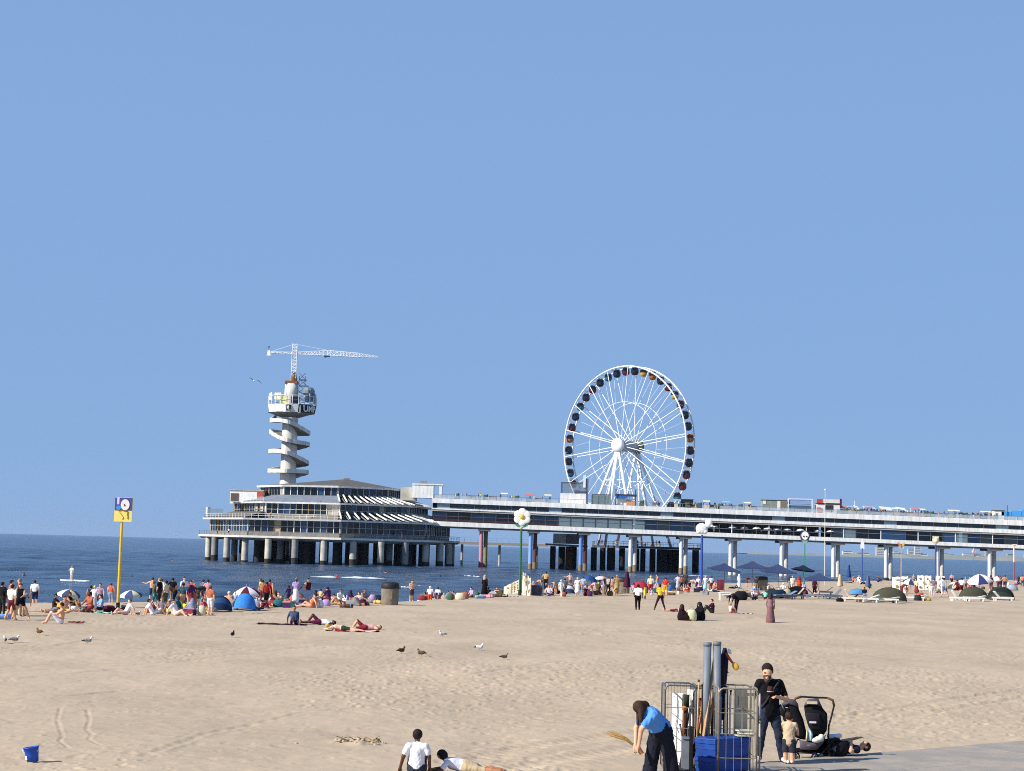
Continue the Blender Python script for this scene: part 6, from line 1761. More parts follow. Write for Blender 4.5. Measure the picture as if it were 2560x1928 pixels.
 (1982, 1480, 'stand', 190, 1.7, 'L', '#e0dccf', '#d8c8b4', '#b8a894', 2, 1, 'person in cream clothes beside the red orange robe'),
 (1999, 1483, 'robe', 170, 1.72, 'M', '#c04a24', '#a83c1e', '#8a2c1a', 2, 1, 'figure in red orange robe below the black parasol'),
 (2256, 1492, 'bend', 110, 1.75, 'M', '#6a4a5e', '#7a3a44', '#2c1a20', 1, 0, 'person in purple bending in front of the green motif windbreak'),
 (2267, 1493, 'stand', 180, 1.1, 'M', '#7a3a34', '#c89080', '#2a1416', 0, 0, 'child beside the bending person in purple'),
 (2332, 1494, 'hips', 180, 1.95, 'L', '#8a7480', '#c8b8c4', '#6a4a44', 1, 1, 'tall person in mauve top and pale trousers right of the five motif windbreak'),
 (2362, 1494, 'walk', 130, 1.95, 'L', '#8a8c98', '#5c6484', '#141214', 1, 0, 'large walker in grey top and denim shorts right of the white windbreaks'),
 (2358, 1487, 'stand', 170, 1.9, 'P', '#e4e4f4', '#d0d4e8', '#2c2a36', 2, 1, 'person in white shirt behind the large walker in grey'),
 (2392, 1478, 'kneel', 200, 2.2, 'M', '#6a2030', '#3a1420', '#1a1014', 1, 1, 'person in dark red behind the large walker'),
 (2403, 1486, 'walk', 160, 1.9, 'L', '#e6e6ea', '#4a2420', '#161a14', 1, 0, 'person with dark ponytail in white top left of the white and navy parasol'),
 (2414, 1480, 'stand', 180, 1.8, 'P', '#a8a498', '#6a5a50', '#8a9488', 1, 1, 'person in grey cap left of the white and navy parasol'),
 (2424, 1480, 'stand', 170, 1.75, 'P', '#e09aa8', '#c87888', '#d88a98', 1, 1, 'person in pink left of the white and navy parasol'),
 (2478, 1478, 'stand', 180, 2.0, 'M', '#5a2430', '#7a4048', '#4a1418', 1, 1, 'person in burgundy right of the white and navy parasol'),
 (2495, 1476, 'stand', 200, 1.95, 'M', '#c06870', '#7a3c48', '#8a3038', 0, 1, 'person in rose pink among the right hand crowd'),
 (2512, 1474, 'hips', 180, 1.95, 'L', '#b88a60', '#4a3458', '#3a2a1c', 0, 1, 'person with long brown hair near the right edge'),
 (2503, 1472, 'stand', 190, 1.8, 'L', '#8a4a58', '#3c2c4c', '#5a2a2c', 1, 1, 'person in plum top between the two at the right'),
 (2546, 1462, 'stand', 180, 1.5, 'M', '#24304e', '#1c2438', '#14161c', 1, 1, 'small dark figure by the red post'),
 (2557, 1468, 'stand', 170, 1.8, 'L', '#d8885a', '#3c5a78', '#5a3420', 0, 1, 'person in orange top cut off at the right edge'),
 (2134, 1456, 'sit', 20, 1.8, 'L', '#b8664c', '#9a4a38', '#5a3024', 0, 0, 'seated person in terracotta beside the slim blue post'),
 (2147, 1456, 'sit', -20, 1.9, 'P', '#e8e8ec', '#d0d8e0', '#b8c8d8', 1, 1, 'seated person in white beside the slim blue post'),
 (2196, 1455, 'sit', 40, 1.8, 'M', '#3c4a8a', '#2a3464', '#7a2c3c', 1, 1, 'seated person in dark blue left of the far bin'),
 (2283, 1462, 'stand', 180, 1.5, 'L', '#a89a90', '#8a7c72', '#b8a898', 1, 1, 'person in beige between the white windbreaks'),
]
def put(e):
    px, py, pose, rz, h, sk, top, bot, hair, slv, leg, lab = e
    p = GD(px, py[1]) if isinstance(py, tuple) else GS(px, py)
    p.z -= .015
    if 425 < px < 530 and pose in ('stand', 'hips', 'dress'): p = GD(px + 9 * math.sin(px * 1.7), 99 + (px * 37 % 15))
    if 200 < px < 700 and pose in ('stand', 'hips', 'dress', 'walk', 'reach'): h *= .91
    person(p, pose, rz, h, sk, top, bot, hair, slv, leg, None, lab)
for e in CROWD: put(e)
# ------------------------------------------------------------------ the rest of the crowd, each told apart by dress, pose and neighbours
CN = {'black': '#17171b', 'navy': '#222c4c', 'white': '#e8e8ea', 'red': '#8c343a', 'maroon': '#4c1a28', 'orange': '#b0684a', 'yellow': '#c4b064', 'olive': '#54563a', 'teal': '#2c6a70', 'sky blue': '#7fa8dc', 'grey': '#84868c', 'charcoal': '#34363c', 'pink': '#d89aa6', 'lilac': '#b09cc8', 'brown': '#6a4a36', 'cream': '#dcd0b4', 'green': '#4a6650', 'purple': '#4c2c62'}
rf = random.Random(23)
SEEN = set()
VERB = {'sit': 'sitting with knees drawn up', 'cross': 'sitting cross-legged', 'lean': 'leaning back on both hands', 'kneel': 'kneeling', 'lie_knee': 'lying with one knee raised', 'lie': 'lying flat', 'stand': 'standing upright', 'hips': 'standing with a hand on the hip', 'bend': 'bending forward', 'walk': 'walking', 'dress': 'standing in a dress', 'robe_sit': 'sitting wrapped in cloth'}
for (a, b, y0, y1, n, low, where) in (
    (8, 62, 1526, 1545, 4, .2, 'in the knot at the far left edge'), (125, 262, 1516, 1532, 6, .95, 'around the striped parasol at left'), (372, 530, 1514, 1537, 10, .6, 'in the crowd left of the navy tent'),
    (690, 935, 1500, 1518, 12, .85, 'among sunbathers left of the concrete bin'), (1010, 1110, 1488, 1500, 6, .7, 'just right of the concrete bin'), (1105, 1258, 1480, 1494, 8, .7, 'left of the cream windbreak'),
    (1360, 1545, 1476, 1490, 9, .6, 'between windbreak and middle bin'), (1575, 1790, 1468, 1486, 8, .5, 'between middle bin and thick blue post'), (1815, 1995, 1466, 1492, 6, .7, 'beneath the navy parasols'), (2065, 2215, 1448, 1474, 3, .8, 'near the closed parasols'), (2375, 2555, 1458, 1482, 8, .4, 'behind the olive shelters at right'),
    (640, 700, 1506, 1518, 3, .8, 'right of the bright blue tent'), (900, 950, 1500, 1508, 2, .9, 'at the patterned purple shelter'), (995, 1110, 1490, 1500, 5, .9, 'on the sand beyond the concrete bin'), (1100, 1260, 1484, 1494, 6, .9, 'low down before the cream windbreak'), (2070, 2240, 1484, 1500, 4, .9, 'by the cream lounger'), (2280, 2360, 1478, 1492, 3, .7, 'near the five motif windbreak')):
    for i in range(n):
        for _ in range(40):
            c1, c2 = rf.choice(list(CN)), rf.choice(('black', 'navy', 'charcoal', 'brown', 'maroon', 'grey', 'olive', 'white', 'teal', 'red', 'sky blue'))
            po = rf.choice(('sit', 'cross', 'lean', 'kneel', 'lie_knee', 'lie', 'robe_sit')) if rf.random() < low else rf.choice(('stand', 'hips', 'bend', 'walk', 'dress', 'stand'))
            lab = '%s and %s clad figure %s %s' % (c1, c2, VERB[po], where)
            if c1 != c2 and lab not in SEEN and len(lab.split()) <= 16: break
        SEEN.add(lab)
        px = a + (b - a) * (i + rf.uniform(.15, .85)) / n
        person(GS(px, rf.uniform(y0, y1)), po, rf.uniform(0, 360), rf.uniform(1.5, 1.78), rf.choice('LLMMDP'), CN[c1], CN[c2], rf.choice(('#1c1512', '#2c1e16', '#14141a', '#5a3c24', '#9a7a48', '#24202a')), rf.choice((0, 1, 1, 2)), rf.choice((0, 0, 1, 2)), label=lab)
# clutter between them: bags, cool boxes, folded chairs
KIND = (('beach_bag', 'bag', 'beach bag'), ('cool_box', 'cool box', 'cool box'), ('rolled_mat', 'mat', 'rolled mat'), ('rucksack', 'bag', 'rucksack'))
for (a, b, y0, y1, n, where) in ((0, 60, 1535, 1550, 3, 'at the far left edge'), (130, 330, 1522, 1536, 5, 'near the yellow signpost'), (375, 530, 1528, 1540, 7, 'in front of the left crowd'), (690, 935, 1506, 1522, 11, 'left of the concrete bin'), (1010, 1255, 1490, 1502, 10, 'in the middle of the shoreline crowd'), (1365, 1540, 1484, 1492, 6, 'left of the middle bin'), (1580, 1790, 1474, 1490, 6, 'left of the thick blue post'), (1830, 2000, 1488, 1500, 9, 'below the navy parasols'), (2380, 2550, 1470, 1490, 5, 'behind the olive shelters'), (640, 760, 1506, 1520, 9, 'right of the bright blue tent'), (780, 950, 1502, 1512, 8, 'along the waterline sunbathers'), (1130, 1260, 1486, 1494, 6, 'left of the green flower post'), (1000, 1250, 1492, 1500, 7, 'along the low sand ridge'), (2080, 2340, 1496, 1508, 7, 'before the olive shelters')):
    for i in range(n):
        for _ in range(40):
            nm, ct, wd = rf.choice(KIND); c1 = rf.choice(list(CN)); c2 = rf.choice(list(CN))
            lab = '%s %s with %s trim %s' % (c1, wd, c2, where)
            if lab not in SEEN and c1 != c2: break
        SEEN.add(lab)
        px = a + (b - a) * (i + rf.uniform(.1, .9)) / n; py = rf.uniform(y0, y1); p = GS(px, py)
        if ct == 'bag': heap(px, py, (CN[c1], CN[c2]), lab, rf.uniform(.4, .75), rf.uniform(.3, .55), nm)
        elif ct == 'cool box':
            o = empty(nm, p, lab, ct); w_ = rf.uniform(.4, .55)
            MB().box(p + Vector((0, 0, .15)), (w_, .32, .30), rz=rf.uniform(-.6, .6), taper=1.06).build('tub', M(CN[c1], .5), o); MB().box(p + Vector((0, 0, .335)), (w_ * 1.1, .36, .06)).build('lid', M(CN[c2], .5), o)
            MB().path([p + Vector((w_ * .5 * math.cos(t), 0, .30 + .16 * math.sin(t))) for t in np.linspace(0, math.pi, 8)], .014, 5).build('handle', M(CN[c2], .5), o)
        else:
            o = empty(nm, p, lab, ct); t = rf.uniform(-.7, .7); d = Vector((math.cos(t), math.sin(t), 0)) * .4
            MB().path([p - d + Vector((0, 0, .12)), p - d * .5 + Vector((0, 0, .13)), p + d * .5 + Vector((0, 0, .12)), p + d + Vector((0, 0, .12))], [.11, .12, .12, .11], 10).build('roll', cloth(CN[c1]), o, smooth=True)
            for s in (-.55, .55): MB().path([p + d * s + Vector((0, 0, .12)) - d * .05, p + d * s + Vector((0, 0, .12)) + d * .05], .128, 10).build('strap', cloth(CN[c2]), o)
# pairs resting in the open
person(GS(735, 1561), 'lean', 20, 1.75, 'M', '#4b5672', '#3a3040', '#211d22', 2, 1, label='hooded person in denim blue jacket sitting back on the sand')
o = person(GS(798, 1562), 'lie_knee', 0, 1.7, 'D', '#ecebf0', '#5a1a3c', '#17110f', 1, 0, label='person in white shirt and plum shorts lying beside the denim jacket')
person(GS(858, 1576), 'prone', 180, 1.75, 'P', '#e4c4a8', '#33402c', '#c8a050', 0, 2, label='blond sunbather in green briefs lying face down')
person(GS(912, 1574), 'lie_knee', 10, 1.7, 'L', '#d8a8a4', '#8a2c38', '#2c3a24', 0, 0, label='sunbather in pink and red lying with raised knee')
# bathers and boards
def swimmer(px, py, top, label, skin='L', pose='stand', h=1.7, dip=1.05):
    d = ray(px, py); t = (SEA - CZ) / d.z; p = CAM + d * t
    person(Vector((p.x, p.y, SEA - dip)), pose, rng.uniform(0, 360), h, skin, top, '#22242c', '#2a1c16', 1, 0, label=label, group=None)
swimmer(843, 1446, '#b04a4c', 'swimmer in red shirt standing in the breaking wave', 'M', 'hips', 1.75, .95)
for q, (px, py) in enumerate(((430, 1402), (330, 1445), (965, 1432), (1100, 1443), (60, 1438))):
    swimmer(px, py, None, 'tiny head of a bather far out in the choppy water', 'M', 'stand', 1.7, 1.35)
    bpy.data.objects[-1] if False else None
for o in bpy.data.objects:
    if o.get('label') == 'tiny head of a bather far out in the choppy water': o['group'] = 'bathers far out in the water'
def board(px, py, col, label, standing=True):
    d = ray(px, py); t = (SEA - CZ) / d.z; p = CAM + d * t
    o = empty('paddle_board', (p.x, p.y, SEA), label, 'paddle board')
    pts = [(x * .55, y * .8) for x, y in ((-1.9, 0), (-1.5, .28), (-.5, .4), (.8, .38), (1.6, .22), (1.95, 0), (1.6, -.22), (.8, -.38), (-.5, -.4), (-1.5, -.28))]
    MB().prism([Vector((p.x + x, p.y + y, SEA + .22 + .10 * (abs(x) / 1.1) ** 3)) for x, y in pts], (0, 0, .12)).build('hull', paint(col), o)
    MB().tube((p.x - .8, p.y, SEA - .1), (p.x - .75, p.y, SEA + .12), .05).build('fin', paint(col), o)
    if standing:
        person(Vector((p.x + .25, p.y, SEA + .25)), 'hips', 150, 1.8, 'P', '#e6e2d8', '#d8d4cc', '#c8a060', 0, 0, label='paddler in pale clothes standing on the left paddle board')
board(172, 1458, '#eef2f6', 'white paddle board carrying a standing paddler')
board(206, 1459, '#e6ecf4', 'empty white paddle board just right of the paddler', False)

# ------------------------------------------------------------------ people on the pier
PCOL = ['#23252c', '#2c3a5a', '#7a2c30', '#e2e2e4', '#c8b89a', '#4a5a3a', '#b8653c', '#8aa4c8', '#3a2c34', '#d0c85a', '#1b1b1f', '#c8c8d0', '#5a3a2c', '#284a58']
r5 = random.Random(77)
def tiny(x, y, z, lab, grp, sit=False, h=1.7):
    person(Vector((x, y, z)), 'mini_sit' if sit else 'mini', r5.uniform(0, 360), h * r5.uniform(.94, 1.06), r5.choice('LLMDP'), r5.choice(PCOL), r5.choice(PCOL), r5.choice(('#1c1512', '#2c1e16', '#6a4a2c', '#a8844c', '#14141a')), r5.choice((0, 1, 1, 2)), r5.choice((0, 1, 1)), label=lab, group=grp)
def cluster(px0, px1, n, **kw):
    for i in range(n):
        px = r5.uniform(px0, px1)
        y = WY0 + r5.uniform(.7, 2.2)
        x = (px - 1280) / FPX * y
        tiny(x, y, TOPH(x) - .04, 'tiny visitor standing at the railing of the pier\'s open top deck', 'visitors on the top deck of the pier')
for a, b, n in ((1135, 1170, 3), (1170, 1210, 3), (1250, 1320, 5), (1320, 1345, 2), (1360, 1385, 2), (1600, 1660, 2), (1690, 1710, 2), (1740, 1800, 6), (1805, 1845, 4), (1870, 1900, 3), (2125, 2150, 3), (2160, 2300, 14), (2300, 2345, 5), (2350, 2400, 5), (2405, 2440, 4), (2442, 2488, 7)):
    cluster(a, b, n)
for i in range(0):
    px = r5.uniform(1100, 2540); y = WY0 + r5.uniform(1, 4.5); x = (px - 1280) / FPX * y
    tiny(x, y, MIDH(x) - .1 - .6, 'tiny figure behind the glass of the pier\'s upper gallery', 'figures in the upper gallery of the pier', h=1.65)
for i in range(9):
    px = r5.uniform(1760, 2062); y = WY0 + r5.uniform(1.2, 5); x = (px - 1280) / FPX * y
    tiny(x, y, LOWH(x) - .28, 'tiny guest on the open cafe terrace of the pier\'s lower deck', 'guests on the cafe terrace of the pier', sit=i % 2 == 0)
for i in range(14):
    px = r5.uniform(1488, 1752); y = r5.uniform(443.6, 449); x = (px - 1280) / FPX * y
    tiny(x, y, 4.91, 'tiny visitor on the low platform under the ferris wheel', 'visitors on the low platform', sit=i % 3 == 0)
for i in range(6):
    k = r5.choice((0, 0, 1, -1, -2)); t = r5.random(); p = oc(33.2, k, 0).lerp(oc(33.2, k + 1, 0), t)
    tiny(p.x, p.y, 4.91, 'tiny guest on the balcony of the pier head pavilion', 'guests on the pavilion balcony')
for i in range(3):
    t = r5.random(); p = oc(30.5, -1, 0).lerp(oc(30.5, 0, 0), t)
    tiny(p.x, p.y, 9.22, 'tiny guest on the first floor terrace of the pier head pavilion', 'guests on the pavilion terrace', sit=i % 2 == 0)
for px, c in ((1793, '#e8e8e4'), (1838, '#eceae4'), (1899, '#f0eee8'), (1926, '#e4d8cc'), (1949, '#e8dcee'), (1975, '#f0f0ee'), (2008, '#dfe8ee'), (2053, '#e4eef4'), (2083, '#ecdfcf'), (1868, '#c8c4c0')):
    y = WY0 + r5.uniform(.9, 1.6); x = (px - 1280) / FPX * y
    lab = {1793: 'first white parasol on the pier cafe terrace, beside the lamb post', 2083: 'last cream parasol on the pier cafe terrace, by the dark wall'}.get(px)
    z = LOWH(x) - .28
    o = parasol((x, y, z), 1.15, 2.15, (c,), lab or 'small pale parasol on the pier cafe terrace', n=6, drop=.35, group='parasols on the pier cafe terrace')
# terrace tables
tt = M('#8a8378', .7)
for i in range(9):
    px = 1775 + i * 34; y = WY0 + 2.2; x = (px - 1280) / FPX * y; z = LOWH(x) - .28
    o = empty('cafe_table', (x, y, z), 'small round table on the pier cafe terrace', 'table', 'tables on the pier cafe terrace')
    MB().lathe((x, y, z), [(.02, .72), (.55, .72), (.55, .76), (.02, .76)], 10).build('table_top', tt, o); MB().tube((x, y, z), (x, y, z + .72), .06).build('leg', tt, o)
# ------------------------------------------------------------------ benches, planters and lamps along the top deck
bw = M('#8a6a4a', .8); pl = M('#5c5f60', .8); lf = M('#3f5a34', .9, 0, .4, 3)
for i, px in enumerate((1150, 1188, 1268, 1300, 1352, 1377, 1612, 1648, 1700, 1756, 1790, 1822, 1858, 1890, 2133, 2160, 2230, 2310, 2335, 2372, 2396, 2420, 2455, 2475, 1726, 1742, 1773, 1808, 1838, 1875, 2120, 2146, 2178, 2195, 2212, 2245, 2262, 2280, 2296, 2322, 2352, 2385, 2408, 2436, 2466, 1222, 1240, 1330)):
    y = WY0 + 1.6; x = (px - 1280) / FPX * y; z = TOPH(x) - .04
    if i % 3 == 0:
        o = empty('deck_planter', (x, y, z), 'planter box with small green bush on the pier\'s top deck', 'planter', 'planters on the top deck')
        MB().box((x, y, z + .4), (1.3, .6, .8)).build('box', pl, o)
        MB().ball((x, y, z + 1.0), .6, .35, .45, 9, 6).ball((x - .3, y, z + 1.15), .35, .3, .35, 8, 5).ball((x + .35, y, z + 1.2), .3, .3, .4, 8, 5).build('bush', lf, o)
    elif i % 3 == 1:
        o = empty('deck_bench', (x, y, z), 'wooden bench with high back on the pier\'s top deck', 'bench', 'benches on the top deck')
        MB().box((x, y, z + .45), (2.0, .5, .08)).build('seat', bw, o); MB().box((x, y + .25, z + .85), (2.0, .06, .6)).build('backrest', bw, o)
        for s in (-.85, .85): MB().box((x + s, y, z + .22), (.1, .45, .42)).build('leg', pl, o)
    else:
        o = empty('deck_stand', (x, y, z), 'small sales stand with pale awning on the pier\'s top deck', 'stand', 'stands on the top deck')
        MB().box((x, y, z + .5), (1.5, .7, 1.0)).build('counter', M(r5.choice(('#c8c2b4', '#8a4038', '#3c5a7a', '#b89a5a')), .8), o)
        MB().prism([(x - .9, y - .6, z + 1.75), (x + .9, y - .6, z + 1.75), (x + .9, y + .5, z + 2.05), (x - .9, y + .5, z + 2.05)], (0, 0, .1)).build('awning', cloth(r5.choice(('#e2dccf', '#d0746a', '#8fb0d0', '#e0d6a0'))), o)
        for s in (-.75, .75): MB().bar((x + s, y, z), (x + s, y, z + 1.9), .07).build('post', pl, o)
# more shades and loungers of the beach bar and the shoreline
for px, py, c, lab in ((1846, 1497, '#23262c', 'black sun lounger left in the beach bar gear'), (1905, 1497, '#2e4a44', 'dark green sun lounger beside the mint shirt child'), (1968, 1500, '#6f8fb8', 'pale blue sun lounger right of the mauve dress'), (1990, 1499, '#c9c2b4', 'beige sun lounger below the wide navy parasol'), (2062, 1488, '#40434c', 'charcoal sun lounger behind the blue one')):
    lounger(GS(px, py), r5.uniform(-20, 20), c, lab, r5.uniform(25, 55), 'loungers of the beach bar', '#4a4c52')
for px, py, w_, h_, c, c2, lab in ((1140, 1490, 1.3, .8, '#5c7fae', '#d8dce2', 'small blue and white shelter in the middle crowd'), (1205, 1489, 1.2, .75, '#7a2c44', None, 'small burgundy shelter beside the tall black dress'), (1085, 1497, 1.1, .6, '#8f9a8c', None, 'sage green shelter right of the concrete bin'), (1420, 1486, 1.3, .8, '#3a4a6a', '#cfd4da', 'slate and white shelter left of the dark blue parasol'), (1600, 1476, 1.7, .9, '#a03040', None, 'crimson shelter behind the man in white shirt'), (1682, 1476, 1.5, .8, '#27435c', None, 'dark blue shelter behind the lifeguard'), (742, 1506, 1.1, .6, '#b0664a', None, 'terracotta shelter among the shoreline sunbathers'), (2385, 1474, 1.6, 1.0, '#c8c2ae', None, 'sand coloured shelter left of the white and navy parasol'), (2530, 1476, 1.6, .8, '#9aa6b4', None, 'pale grey shelter at the right edge')):
    dome_tent(GS(px, py), w_, h_, 1.1, c, lab, rz=r5.uniform(-20, 20), col2=c2)
# ------------------------------------------------------------------ birds
GULL_W, GULL_G, GULL_B = M('#e6e4e0', .8), M('#8d9096', .8), M('#2a2622', .8)
def gull(px, py, rz, label, cols=('#e6e4e0', '#8d9096'), k=1.0, dark=False):
    k *= .72
    p = GS(px, py); rot = Matrix.Rotation(R(rz), 3, 'Z')
    P_ = lambda x, y, z: np.array(p + rot @ (Vector((x, y, z)) * k))
    B = [(P_(-.10, 0, .20), P_(.10, 0, .19), .075 * k, .085 * k, 1, .03), (P_(.10, 0, .20), P_(.17, 0, .32), .055 * k, .04 * k, 0, .03), (P_(.18, 0, .335), P_(.20, 0, .335), .045 * k, .042 * k, 0, .02),
         (P_(.24, 0, .33), P_(.29, 0, .32), .014 * k, .008 * k, 3, .01), (P_(-.1, 0, .20), P_(-.30, 0, .165), .06 * k, .018 * k, 2, .03), (P_(.08, 0, .15), P_(-.05, 0, .14), .06 * k, .05 * k, 0, .03),
         (P_(0, .035, .12), P_(0, .035, 0), .009 * k, .008 * k, 3, .01), (P_(0, -.035, .12), P_(0, -.035, 0), .009 * k, .008 * k, 3, .01), (P_(0, .035, .0), P_(.05, .035, 0), .010 * k, .010 * k, 3, .01), (P_(0, -.035, .0), P_(.05, -.035, 0), .010 * k, .010 * k, 3, .01)]
    org = np.array(p)
    B = [(b[0] - org, b[1] - org, *b[2:]) for b in B]
    me = sdf_body(B, .012 * k, 'bird', 4)
    for i, q in enumerate((cols[0], cols[1], '#2c2a2a', '#c8963c' if not dark else '#1c1c1c')): me.materials[i] = M(q, .8, 0, .2, 20)
    tag(link_mesh('crow' if dark else 'gull', me, None, p), label, 'bird')
gull(12, 1608, 120, 'white gull at the far left edge, left of a pair'); gull(36, 1607, 10, 'grey backed gull beside the white one at far left', ('#e0dedb', '#6d7278'))
gull(98, 1590, 150, 'brown young gull left of the open sand', ('#8a6a48', '#5c4630')); gull(219, 1612, 20, 'pale grey gull standing alone on the left sand')
gull(345, 1542, 60, 'pale gull right of the yellow signpost', ('#cfccc6', '#7d8086'), .9)
gull(581, 1592, 80, 'black crow upright on the sand left of the resting couple', ('#1c1a1c', '#161518'), 1.0, True)
gull(1003, 1634, 40, 'dark brown gull, first of two near the centre', ('#6a5038', '#4a3a2c')); gull(1053, 1640, 160, 'dark brown gull, second of two near the centre', ('#7a6850', '#564838'))
gull(1106, 1593, 200, 'white gull up the sand from the centre', ('#efeeec', '#b8bac0')); gull(1198, 1625, -10, 'white gull walking right of the centre', ('#f0efee', '#c0c2c8')); gull(1260, 1648, 20, 'small brown gull right of the white ones', ('#9a8468', '#6a5a48'), .85)
def flying(p, k, label, bank=.2, rz=0.0):
    p = Vector(p); o = empty('flying_gull', p, label, 'bird')
    rot = Matrix.Rotation(rz, 3, 'Z') @ Matrix.Rotation(bank, 3, 'Y')
    P_ = lambda x, y, z: p + rot @ (Vector((x, y, z)) * k)
    MB().path([P_(0, -.28, .02), P_(0, -.18, .0), P_(0, 0, 0), P_(0, .18, 0), P_(0, .34, .01)], [.02 * k, .06 * k, .075 * k, .05 * k, .01 * k], 8).build('body', GULL_W, o, smooth=True)
    for s in (-1, 1):
        rows = [[P_(s * x, y0, z), P_(s * x, (y0 + y1) / 2, z + .025), P_(s * x, y1, z)] for x, z, y0, y1 in ((.04, .02, -.12, .12), (.25, .16, -.16, .08), (.45, .2, -.12, .1), (.68, .10, -.02, .12), (.85, .0, .08, .14))]
        MB().sheet(rows).build('wing', GULL_G, o, smooth=True)
flying(at(634, 953, 160), 1.0, 'gull in flight left of the tower', .25, .4)
flying(at(1664, 1233, 300), 1.0, 'distant gull gliding below the ferris wheel rim', -.2, 1.0)
# ------------------------------------------------------------------ blue bucket
def bucket():
    p = GS(82, 1908)
    o = empty('bucket', p, 'small blue plastic bucket tipped on the sand, lower left', 'bucket')
    bl = M('#1f4fb4', .45, 0, .06, 4)
    tm = Matrix.Translation(p) @ Matrix.Rotation(R(-10), 4, 'Y')
    mb = MB().lathe((0, 0, 0), [(.01, .0), (.095, .0), (.11, .12), (.128, .235), (.138, .24), (.138, .255), (.122, .25), (.10, .05), (.01, .02)], 24)
    mb.v = [tuple(tm @ Vector(q)) for q in mb.v]; mb.build('shell', bl, o, smooth=True)
    mb = MB().path([(.14 * math.cos(a), -.03 - .14 * abs(math.sin(a)) * .2, .235 - .10 * math.sin(a)) for a in np.linspace(0, math.pi, 12)], .006, 6)
    mb.v = [tuple(tm @ Vector(q)) for q in mb.v]; mb.build('handle', M('#e8ecf0', .5), o)
    mb = MB().box((-.075, -.098, .09), (.045, .008, .06), rz=R(-35)); mb.v = [tuple(tm @ Vector(q)) for q in mb.v]; mb.build('label_sticker', M('#dfe8f4', .6), o)
bucket()

# ------------------------------------------------------------------ foreground people
def fig(J, loc, rz, h, mats, label, extra=(), vox=.0125, k=1.0, loose=.012, fold=.0035, hands=True, wide=1.0):
    B = body_bones(J, k, hands=hands, loose=loose, wide=wide) + list(extra)
    me = sdf_body(B, vox, 'person', 11, fold)
    for i, q in enumerate(mats): me.materials[i] = q
    s = h / 1.75
    o = link_mesh('person', me, None, loc)
    o.scale = (s, s, s); o.rotation_euler = (0, 0, R(rz))
    tag(o, label, 'person')
    return o
def skin(c): return M(SKINS[c], .55, 0, .12, 12, .4, name='skin')
def hairm(c): return M(c, .75, 0, .35, 30, .3, .6, name='hair')
def child_mesh(parent, mb, name, mat, smooth=True):
    """mb in the parent's own local metres"""
    me = bpy.data.meshes.new(name); me.from_pydata(mb.v, [], mb.f)
    for q in (mat if isinstance(mat, (list, tuple)) else [mat]): me.materials.append(q)
    if smooth: me.polygons.foreach_set('use_smooth', [True] * len(me.polygons))
    me.update()
    o = bpy.data.objects.new(name, me); COL.objects.link(o); o.parent = parent
    return o
jeans = M('#2b3346', .9, 0, .25, 7, .15, .5, name='denim'); black = M('#121216', .9, 0, .2, 8, .2, .4, name='black_cotton')
# the man with the phone
man_p = GS(1921, 1913); man_p.z = .045
J = base_pose(pel=(0, 0, .94), hed=(-.05, -.06, 1.62), fwd=(-.35, -.9, -.32), nek=(-.01, -.01, 1.47),
              eL=(.31, -.06, 1.13), hL=(.06, -.30, 1.20), palmL=(0, .3, 1), curlL=.6, eR=(-.29, .03, 1.14), hR=(-.34, -.06, .90), palmR=(-1, 0, 0), curlR=.3,
              kL=(.17, -.05, .50), aL=(.26, .03, .08), tL=(.32, -.15, .035), kR=(-.14, -.02, .50), aR=(-.17, .05, .08), tR=(-.24, -.13, .035))
hd = J['hed']; f_ = J['fwd'] / np.linalg.norm(J['fwd'])
man = fig(J, man_p, 6, 1.80, [skin('L'), black, black, skin('L'), jeans, jeans, jeans, M('#251a1a', .9, 0, .2, 20), M('#e4e4e6', .8), M('#5a463c', .9, 0, .3, 40), M('#3a241c', .7)], 'bearded man in black shirt and jeans holding up a phone',
    extra=[(hd + f_ * .062 + V3(0, 0, -.065), hd + f_ * .07 + V3(0, 0, -.125), .068, .05, X1_, .02), (hd + f_ * .122 + V3(0, 0, -.06), hd + f_ * .125 + V3(0, 0, -.065), .018, .018, SKIN_, .01), (hd + V3(-.005, .01, .06), hd + V3(.012, .035, .045), .102, .098, HAIR_, .02), (hd + f_ * .045 + V3(0, 0, -.0), hd + f_ * .05 + V3(0, 0, -.06), .078, .07, SKIN_, .02), (hd + f_ * .105 + V3(.02, 0, .014), hd + f_ * .098 + V3(.045, 0, .014), .011, .010, X2_, .005), (hd + f_ * .105 + V3(-.02, 0, .014), hd + f_ * .098 + V3(-.045, 0, .014), .011, .010, X2_, .005),
           (V3(0, -.0, 1.10), V3(0, 0, .90), .165, .16, TOP_, .05), (V3(0, -.08, 1.15), V3(0, -.05, 1.0), .10, .10, TOP_, .06)], loose=.016, wide=1.15)
mb = MB().path([(.13, -.13, 1.44), (.02, -.165, 1.3), (-.10, -.17, 1.1), (-.17, -.10, .98)], .018, 6); child_mesh(man, mb, 'bag_strap', M('#2c2c31', .8))
mb = MB().ball((.22, -.10, .94), .075, .045, .12, rot=Matrix.Rotation(-.4, 3, 'Y')); child_mesh(man, mb, 'sling_bag', M('#1d1d22', .8))
mb = MB().bar((.16, -.17, 1.12), (.25, -.13, .93), .015); child_mesh(man, mb, 'bag_zip', M('#9a9aa2', .5))
mb = MB().bar((.155, -.06, 1.47), (.23, -.03, 1.33), .014); child_mesh(man, mb, 'sleeve_piping', M('#b8b8bc', .7))
o = empty('phone', man_p + Vector((-.02, -.33, 1.33)), 'dark phone held up in the man\'s hand', 'phone')
pc = man_p + Vector((-.03, -.34, 1.33))
MB().box(pc, (.08, .014, .16), rot=Matrix.Rotation(.35, 3, 'X')).build('case', M('#1b1a1f', .4), o)
